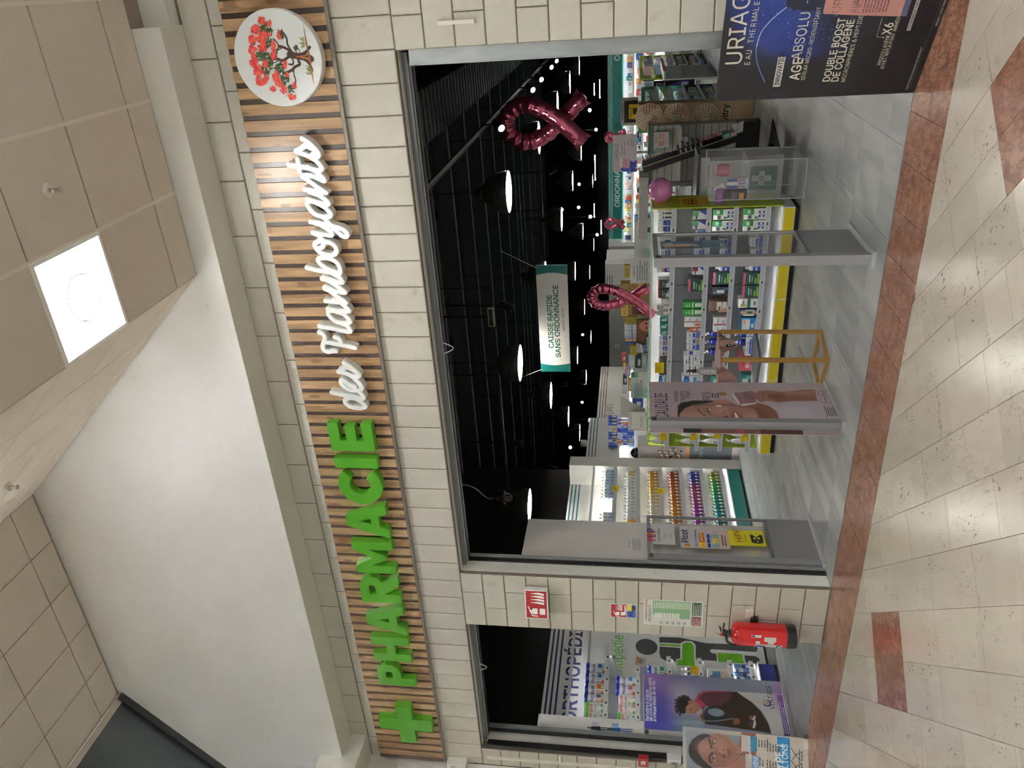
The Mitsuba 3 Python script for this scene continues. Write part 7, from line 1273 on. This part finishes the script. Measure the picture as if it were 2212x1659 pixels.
strip((xl, RY - .34, zl - .004), (-.95, RY - .34, zl - .004), (0, .7, -.7), L_STRIP * .8, parent=t)
# middle: grey wall, cabinets, small displays on the second gondola
put('wall_inner', M().box(-16, xl - .12, RY + .3, RY + .4, 0, 2.36, '#8e8f8d'), 'paint', 'grey inner wall at the back of the shop', kind='structure')
a = loc(front(0, RY + .29, 0), 1333, 749); put('wall_socket', M().bev(front(a[0], RY + .3, a[1]), -.05, .05, -.06, .06, 0, .02, .004, '#dfe1df').rect(front(a[0], RY + .279, a[1]), -.03, .03, -.03, .03, '#5a6464', .0), 'satin', 'small white socket plate on the grey inner wall', 'socket')
put('dark_partition', M().fbox(front(0, 19.4, 0), float(loc(front(0, 19.4, 0), 1330, 560)[0]), xl - .15, 0, 2.22, -.05, 0, '#5b6367'), 'paint', 'dark slate partition left of the teal header', 'partition')
panel(1310, 1600, 551, 571, 17.5, .4, '#dfe1dd', 'white_cabinet', 'tall white cabinet end in the middle of the shop, right one', 'cabinet'); panel(1307, 1600, 571, 612, 15.5, .3, '#c9cac6', 'white_cabinet', 'tall pale cabinet with teal stripes in the middle of the shop', 'cabinet', lambda m, f, w, h: [m.rect(f, 0, w * .45, h - .05 - .05 * k, h - .035 - .05 * k, '#1f6a66', .001) for k in range(3)])
t = thing('second_gondola', 'second shelving gondola behind the yellow-based one, edged green', 'shelving unit'); put('body', M().box(-6.2, -3.4, 11.3, 11.8, 0, 1.36, '#d3d5d3'), 'satin', parent=t); put('top_edge', M().box(-6.22, -3.38, 11.28, 11.82, 1.36, 1.38, '#1c6b48'), 'satin', parent=t)
put('upper_shelf', M().box(-6.2, -3.4, 11.6, 11.8, 1.38, 1.62, '#e6e8e7'), 'satin', parent=t)
def S(px0, px1, py0, py1, y, col, lab, cat='box', draw=None, d=.08, name='carton', mat='satin'): return panel(px0, px1, py0, py1, y, d, col, name, lab, cat, draw, mat)
nt = lambda m, f, w, h: (m.text(f, 'CAUDALÍE', w * .5, h * .76, h * .11, '#4a4a4c', .001, anchor='c', sx=.7), [m.greek(f, w * (.1 + .06 * (k % 2)), w * .9, h * (.6 - .12 * k), h * .045, '#66666a', 1, .001, seed=k) for k in range(5)])
S(1361.5, 1403, 558, 612, 11.0, '#d6d6d4', 'white printed notice behind the gondola, right of the pink ribbon balloon', 'notice', nt, .01, 'paper_notice')
S(1349, 1361, 574, 600, 11.2, '#a58a1e', 'gold carton above the white printed notice', 'box', lambda m, f, w, h: m.text(f, 'NUXE', w * .2, h * .3, h * .4, '#4a3a14', .001))
S(1341, 1402, 613, 682, 11.25, '#8a6a34', 'gold and maroon display behind the pink ribbon balloon', 'display', lambda m, f, w, h: (m.rect(f, w * .05, w * .3, h * .05, h * .6, '#5a2430', .001), m.rect(f, w * .4, w * .62, h * .3, h * .95, '#5a2430', .001), m.rect(f, 0, w * .35, h * .75, h * .98, '#d8b858', .001), m.text(f, 'NUXE', w * .04, h * .8, h * .12, '#4a2a1a', .002), m.pts(f, [(w * .65, 0), (w, 0), (w, h * .5)], '#b08a40', .001)), .15, 'gold_display')
S(1351, 1376, 684, 700, 11.25, '#98862a', 'olive gold carton left of the pink ribbon balloon')
for k, (a, b, c) in enumerate(((707, 702, '#eef0f2'), (713, 708, '#e6e9ec'), (719, 714, '#eef0f2'), (725, 720, '#dfe4ea'), (731, 726, '#c3cde0'), (738, 732, '#e0b070'), (746, 739, '#33449a'))): S(1349 + (k > 4) * 2, 1375, b, a, 11.28, c, '%s slim carton from the right in the pale row beside the two-faces poster' % ORD[k], 'box', lambda m, f, w, h: (m.rect(f, w * .1, w * .9, h * .3, h * .45, '#5a6ab8', .001), m.rect(f, w * .1, w * .9, h * .6, h * .66, '#8a96b0', .001)))
S(1361.5, 1377, 747, 767, 11.2, '#a5921c', 'gold carton left of the two-faces poster', 'box', lambda m, f, w, h: m.text(f, 'NUXE', w * .2, h * .3, h * .35, '#7a6614', .001))
f0 = front(0, 11.1, 0); a, b = loc(f0, 1417, 762), loc(f0, 1375, 690); w_, h_ = b[0] - a[0], b[1] - a[1]; f = front(a[0], 11.1, a[1])
m = M().fbox(f, 0, w_, 0, h_, -.02, 0, '#1c1716'); p = Paint(f, w_, h_, 90, 60).fill('#1a1615')
p.ell(w_ * .72, h_ * .75, w_ * .38, h_ * .42, '#6a3a22', 1, .2); p.ell(w_ * .80, h_ * .42, w_ * .17, h_ * .46, '#b9795c', 1, .1); p.ell(w_ * .82, h_ * .2, w_ * .06, h_ * .07, '#8a3a38', 1, .2); p.ell(w_ * .75, h_ * .5, w_ * .03, h_ * .05, '#2a1814'); p.ell(w_ * .88, h_ * .52, w_ * .03, h_ * .05, '#2a1814'); p.ell(w_ * .82, h_ * .36, w_ * .025, h_ * .1, '#a0624a', .8, .5); p.ell(w_ * .42, h_ * .2, w_ * .1, h_ * .26, '#a86a54', 1, .2); p.ell(w_ * .45, h_ * .42, w_ * .12, h_ * .14, '#1a1413', 1, .2); p.poly([(0, h_ * .62), (w_ * .24, h_ * .7), (w_ * .3, h_), (0, h_)], '#c9c6c2', 1); p.emit(m)
m.text(f, 'ACM', w_ * .04, h_ * .8, h_ * .12, '#3a3a3c', .002).rect(f, w_ * .04, w_ * .24, h_ * .52, h_ * .64, '#5a6ab8', .002)
for k in range(4): m.greek(f, w_ * .03, w_ * (.62, .7, .42, .36)[k], h_ * (.42 - .11 * k), h_ * (.07, .07, .04, .04)[k], '#d9d6d2', 1, .002, seed=k)
put('skincare_poster', m, 'satin', 'poster with two close-up faces and white slogan behind the gondola', 'poster')
S(1363, 1398, 804, 860, 11.0, '#a9c6bf', 'pale teal leaflet sheet behind the gondola', 'leaflet', lambda m, f, w, h: (m.rect(f, w * .4, w * .98, h * .1, h * .75, '#c9cbc6', .001), m.rect(f, w * .8, w, h * .55, h, '#2f7d4a', .001), [m.greek(f, w * .05, w * .75, h * (.7 - .1 * k), h * .04, '#3a5a54', 1, .002, seed=k) for k in range(5)]), .01, 'leaflet')
for k, (x0, x1, a, b, c, s_) in enumerate(((1343, 1352, 781, 766, '#d0585a', 'red and white carton'), (1350, 1362, 812, 792, '#b89ac0', 'lilac carton'), (1358, 1371, 792, 770, '#cfdbe4', 'pale blue bottle box'), (1346, 1352, 800, 788, '#d8c23a', 'tiny yellow card'), (1372, 1386, 795, 768, '#3a3a3e', 'black make-up box'), (1386, 1396, 790, 768, '#dfe6ee', 'white and blue carton'), (1346, 1354, 830, 812, '#24443c', 'dark green carton'), (1344, 1354, 850, 832, '#dfe6ee', 'white carton'), (1357, 1363, 845, 820, '#e0a060', 'orange carton'), (1366, 1389, 880, 862, '#3a4a9c', 'blue and red pack'))): S(x0, x1, b, a, 11.5, c, '%s on the upper shelf of the second gondola' % s_, 'box', lambda m, f, w, h: m.rect(f, w * .2, w * .7, h * .2, h * .6, '#eef0f0', .001))
f0 = front(0, 10.8, 0); put('grey_sheet', M().pts(f0, [tuple(loc(f0, *q)) for q in ((1341, 856), (1393, 883), (1396, 905), (1340, 899))], '#a3a19b', 0, .012), 'paint', 'plain grey triangular board behind the clad pedestal', 'board')
S(1357.5, 1395, 889, 930, 10.7, '#b9b9b5', 'pale grey framed notice behind the clad pedestal', 'notice', lambda m, f, w, h: (m.rect(f, w * .08, w * .92, h * .08, h * .82, '#cfcfc8', .001), m.rect(f, w * .12, w * .88, h * .86, h * .88, '#77756f', .001), m.greek(f, w * .15, w * .85, h * .3, h * .03, '#8a8a86', 3, .002)), .01, 'paper_notice')
put('tall_post', M().box(-6.25, -6.2, 10.72, 10.77, 0, 1.6, '#8a8a88'), 'satin', 'thin grey post carrying the framed notice', 'post')
# left rear wall headers
def lwall(x, y0, y1, z0, z1, col, strip_col, name, lab, text=None):
    f = side(x, 0, 0); m = M().box(x - .04, x, y0, y1, z0, z1, '#d3d3cf')
    for k in range(3): m.rect(f, y0, y1, z1 - .05 - .07 * k - .022, z1 - .05 - .07 * k, strip_col, .001)
    if text: m.text(f, text[0], text[1], text[2], text[3], text[4], .002)
    return m
q = loc(side(-10.2, 0, 0), 1323, 911)
t = thing('wall_header', 'pale wall header lettered NATUREL with brown stripes', 'header sign'); put('board', lwall(-10.2, 16.9, 20.3, 1.7, 2.52, None, '#6a5248', '', '', ('NATUREL', q[0] - .1, q[1], .17, '#8a6a60')), 'paint', parent=t)
t = thing('wall_header', 'pale wall header with three teal stripes beyond the bottle bay', 'header sign'); put('board', lwall(-9.4, 13.6, 16.0, 1.9, 2.62, None, '#1c5d6a', '', ''), 'paint', parent=t); put('return_board', M().fbox(front(-9.4, 13.6, 1.9), -.0, 1.2, 0, .72, -.04, 0, '#d9d9d3'), 'paint', parent=t) if False else None
put('wall_inner_left', M().box(-10.3, -10.24, 11, 20.4, 0, 1.7, '#dcdcd8').box(-9.5, -9.44, 12.0, 16, 0, 1.9, '#e2e2de'), 'paint', 'white inner wall shelving back at the far left', kind='structure')
strip((-9.38, 13.0, 1.897), (-9.38, 16.0, 1.897), (-.3, 0, -.95), L_STRIP * 1.2, name='wall_wash_light', parent='wall_inner_left', w=.03); strip((-10.18, 16.9, 1.697), (-10.18, 20.1, 1.697), (-.3, 0, -.95), L_STRIP * 1.2, name='wall_wash_light', parent='wall_inner_left', w=.03)
r = random.Random(31); fl2 = side(-9.3, 0, 0)
for row in range(4):
    for k in range(9):
        a = loc(fl2, 1322 + row * 12, 962 - 7.5 * k); w_ = .11; c = r.choice(['#3f5fc0', '#e9ecf4', '#4a6ad0', '#dfe6f4', '#e8d050', '#8fa8e0', '#f2f2f2', '#c23a5a']); f = side(-9.3, a[0], a[1] - .12); put('blister_pack', M().fbox(f, 0, w_, 0, .2, -.05, 0, c).rect(f, w_ * .2, w_ * .8, .03, .12, r.choice(['#f4f4f4', '#2f4fb0', '#e8c84a']), .001), 'satin', '%s blister pack, %s from left in the %s row on the far left wall' % (hue(c), ordw(k), ordw(row)), 'pack', 'blister packs on the far left wall')
# make-up display next to the bottle bay
MX0, MX1 = float(loc(front(0, 10.5, 0), 1480, 1003)[0]), float(loc(front(0, 10.5, 0), 1480, 964)[0]); f = front(MX0, 10.5, 0); w_ = MX1 - MX0; zt = float(loc(f, 1378, 985)[1]); zm = float(loc(f, 1485, 985)[1])
t = thing('makeup_display', 'pale marbled make-up display with foundation bottles, beside the bottle bay', 'display stand')
m = M().fbox(f, 0, w_, 0, zt, -.3, 0, '#cfc6c8').rect(f, 0, w_ * .28, zm, zt, '#d9d4da', .001).rect(f, w_ * .28, w_, zm, zt, '#b9b0ae', .001); put('case', m, 'satin', parent=t)
m = M().rect(f, w_ * .3, w_, .1, zm, '#6a7276', .001).rect(f, 0, w_ * .3, zm * .5, zm, '#d8d0ce', .001).rect(f, 0, w_ * .3, .1, zm * .5, '#9fb0b8', .001).rect(f, 0, w_, zm - .03, zm + .03, '#e8a878', .0016).rect(f, 0, w_ * .28, zm * .86, zm * .98, '#4a1f2a', .002)
for k, z in ((0, zm * .55), (1, .14)): m.ell(f, w_ * .14, z + .12, .035, .07, '#f0f0ee', .002).ell(f, w_ * .13, z + .17, .028, .025, '#1c1a18', .003).pts(f, [(w_ * .04, z), (w_ * .26, z), (w_ * .24, z + .07), (w_ * .06, z + .05)], ('#d8a82a', '#8ab03a')[k], .003)
m.text(f, 'NOTES', w_ * .45, zm * .7, .05, '#c9d0d4', .003); put('front_print', m, 'satin', parent=t)
for i in range(4):
    for k in range(6):
        q = f.p(w_ * (.12 + .15 * k), zm + .1 + .085 * i + .02 * k, .02)
        if (i + k) % 4 == 0: put('tester_hole', M().ell(f, w_ * (.12 + .15 * k), zm + .1 + .085 * i, .02, .014, '#171412', .003, 12), 'paint', parent=t)
        else: put('foundation', M().cyl(q, q + [0, -.05, -.03], .017, r.choice(['#e6ddd4', '#d8b890', '#c89a68', '#e3cdb8']), 10).cyl(q, q + [0, .03, .02], .012, '#151312', 10), 'gloss', parent=t)
q = at(1376, 978, y=10.6); t = thing('display_ball', 'glossy black display ball on a chrome foot above the make-up display', 'display'); put('ball', M().lathe(q, [(.085 * math.sin(a) + 1e-4, -.1 * math.cos(a)) for a in np.linspace(0, math.pi, 14)], '#0e0e10', 18), 'gloss', parent=t, smooth=True); put('foot', M().lathe((q[0], q[1], zt), [(1e-4, 0), (.05, 0), (.05, .01), (.02, .03), (.02, max(.04, q[2] - zt - .08))], '#b9bcbe', 14), 'metal', parent=t)
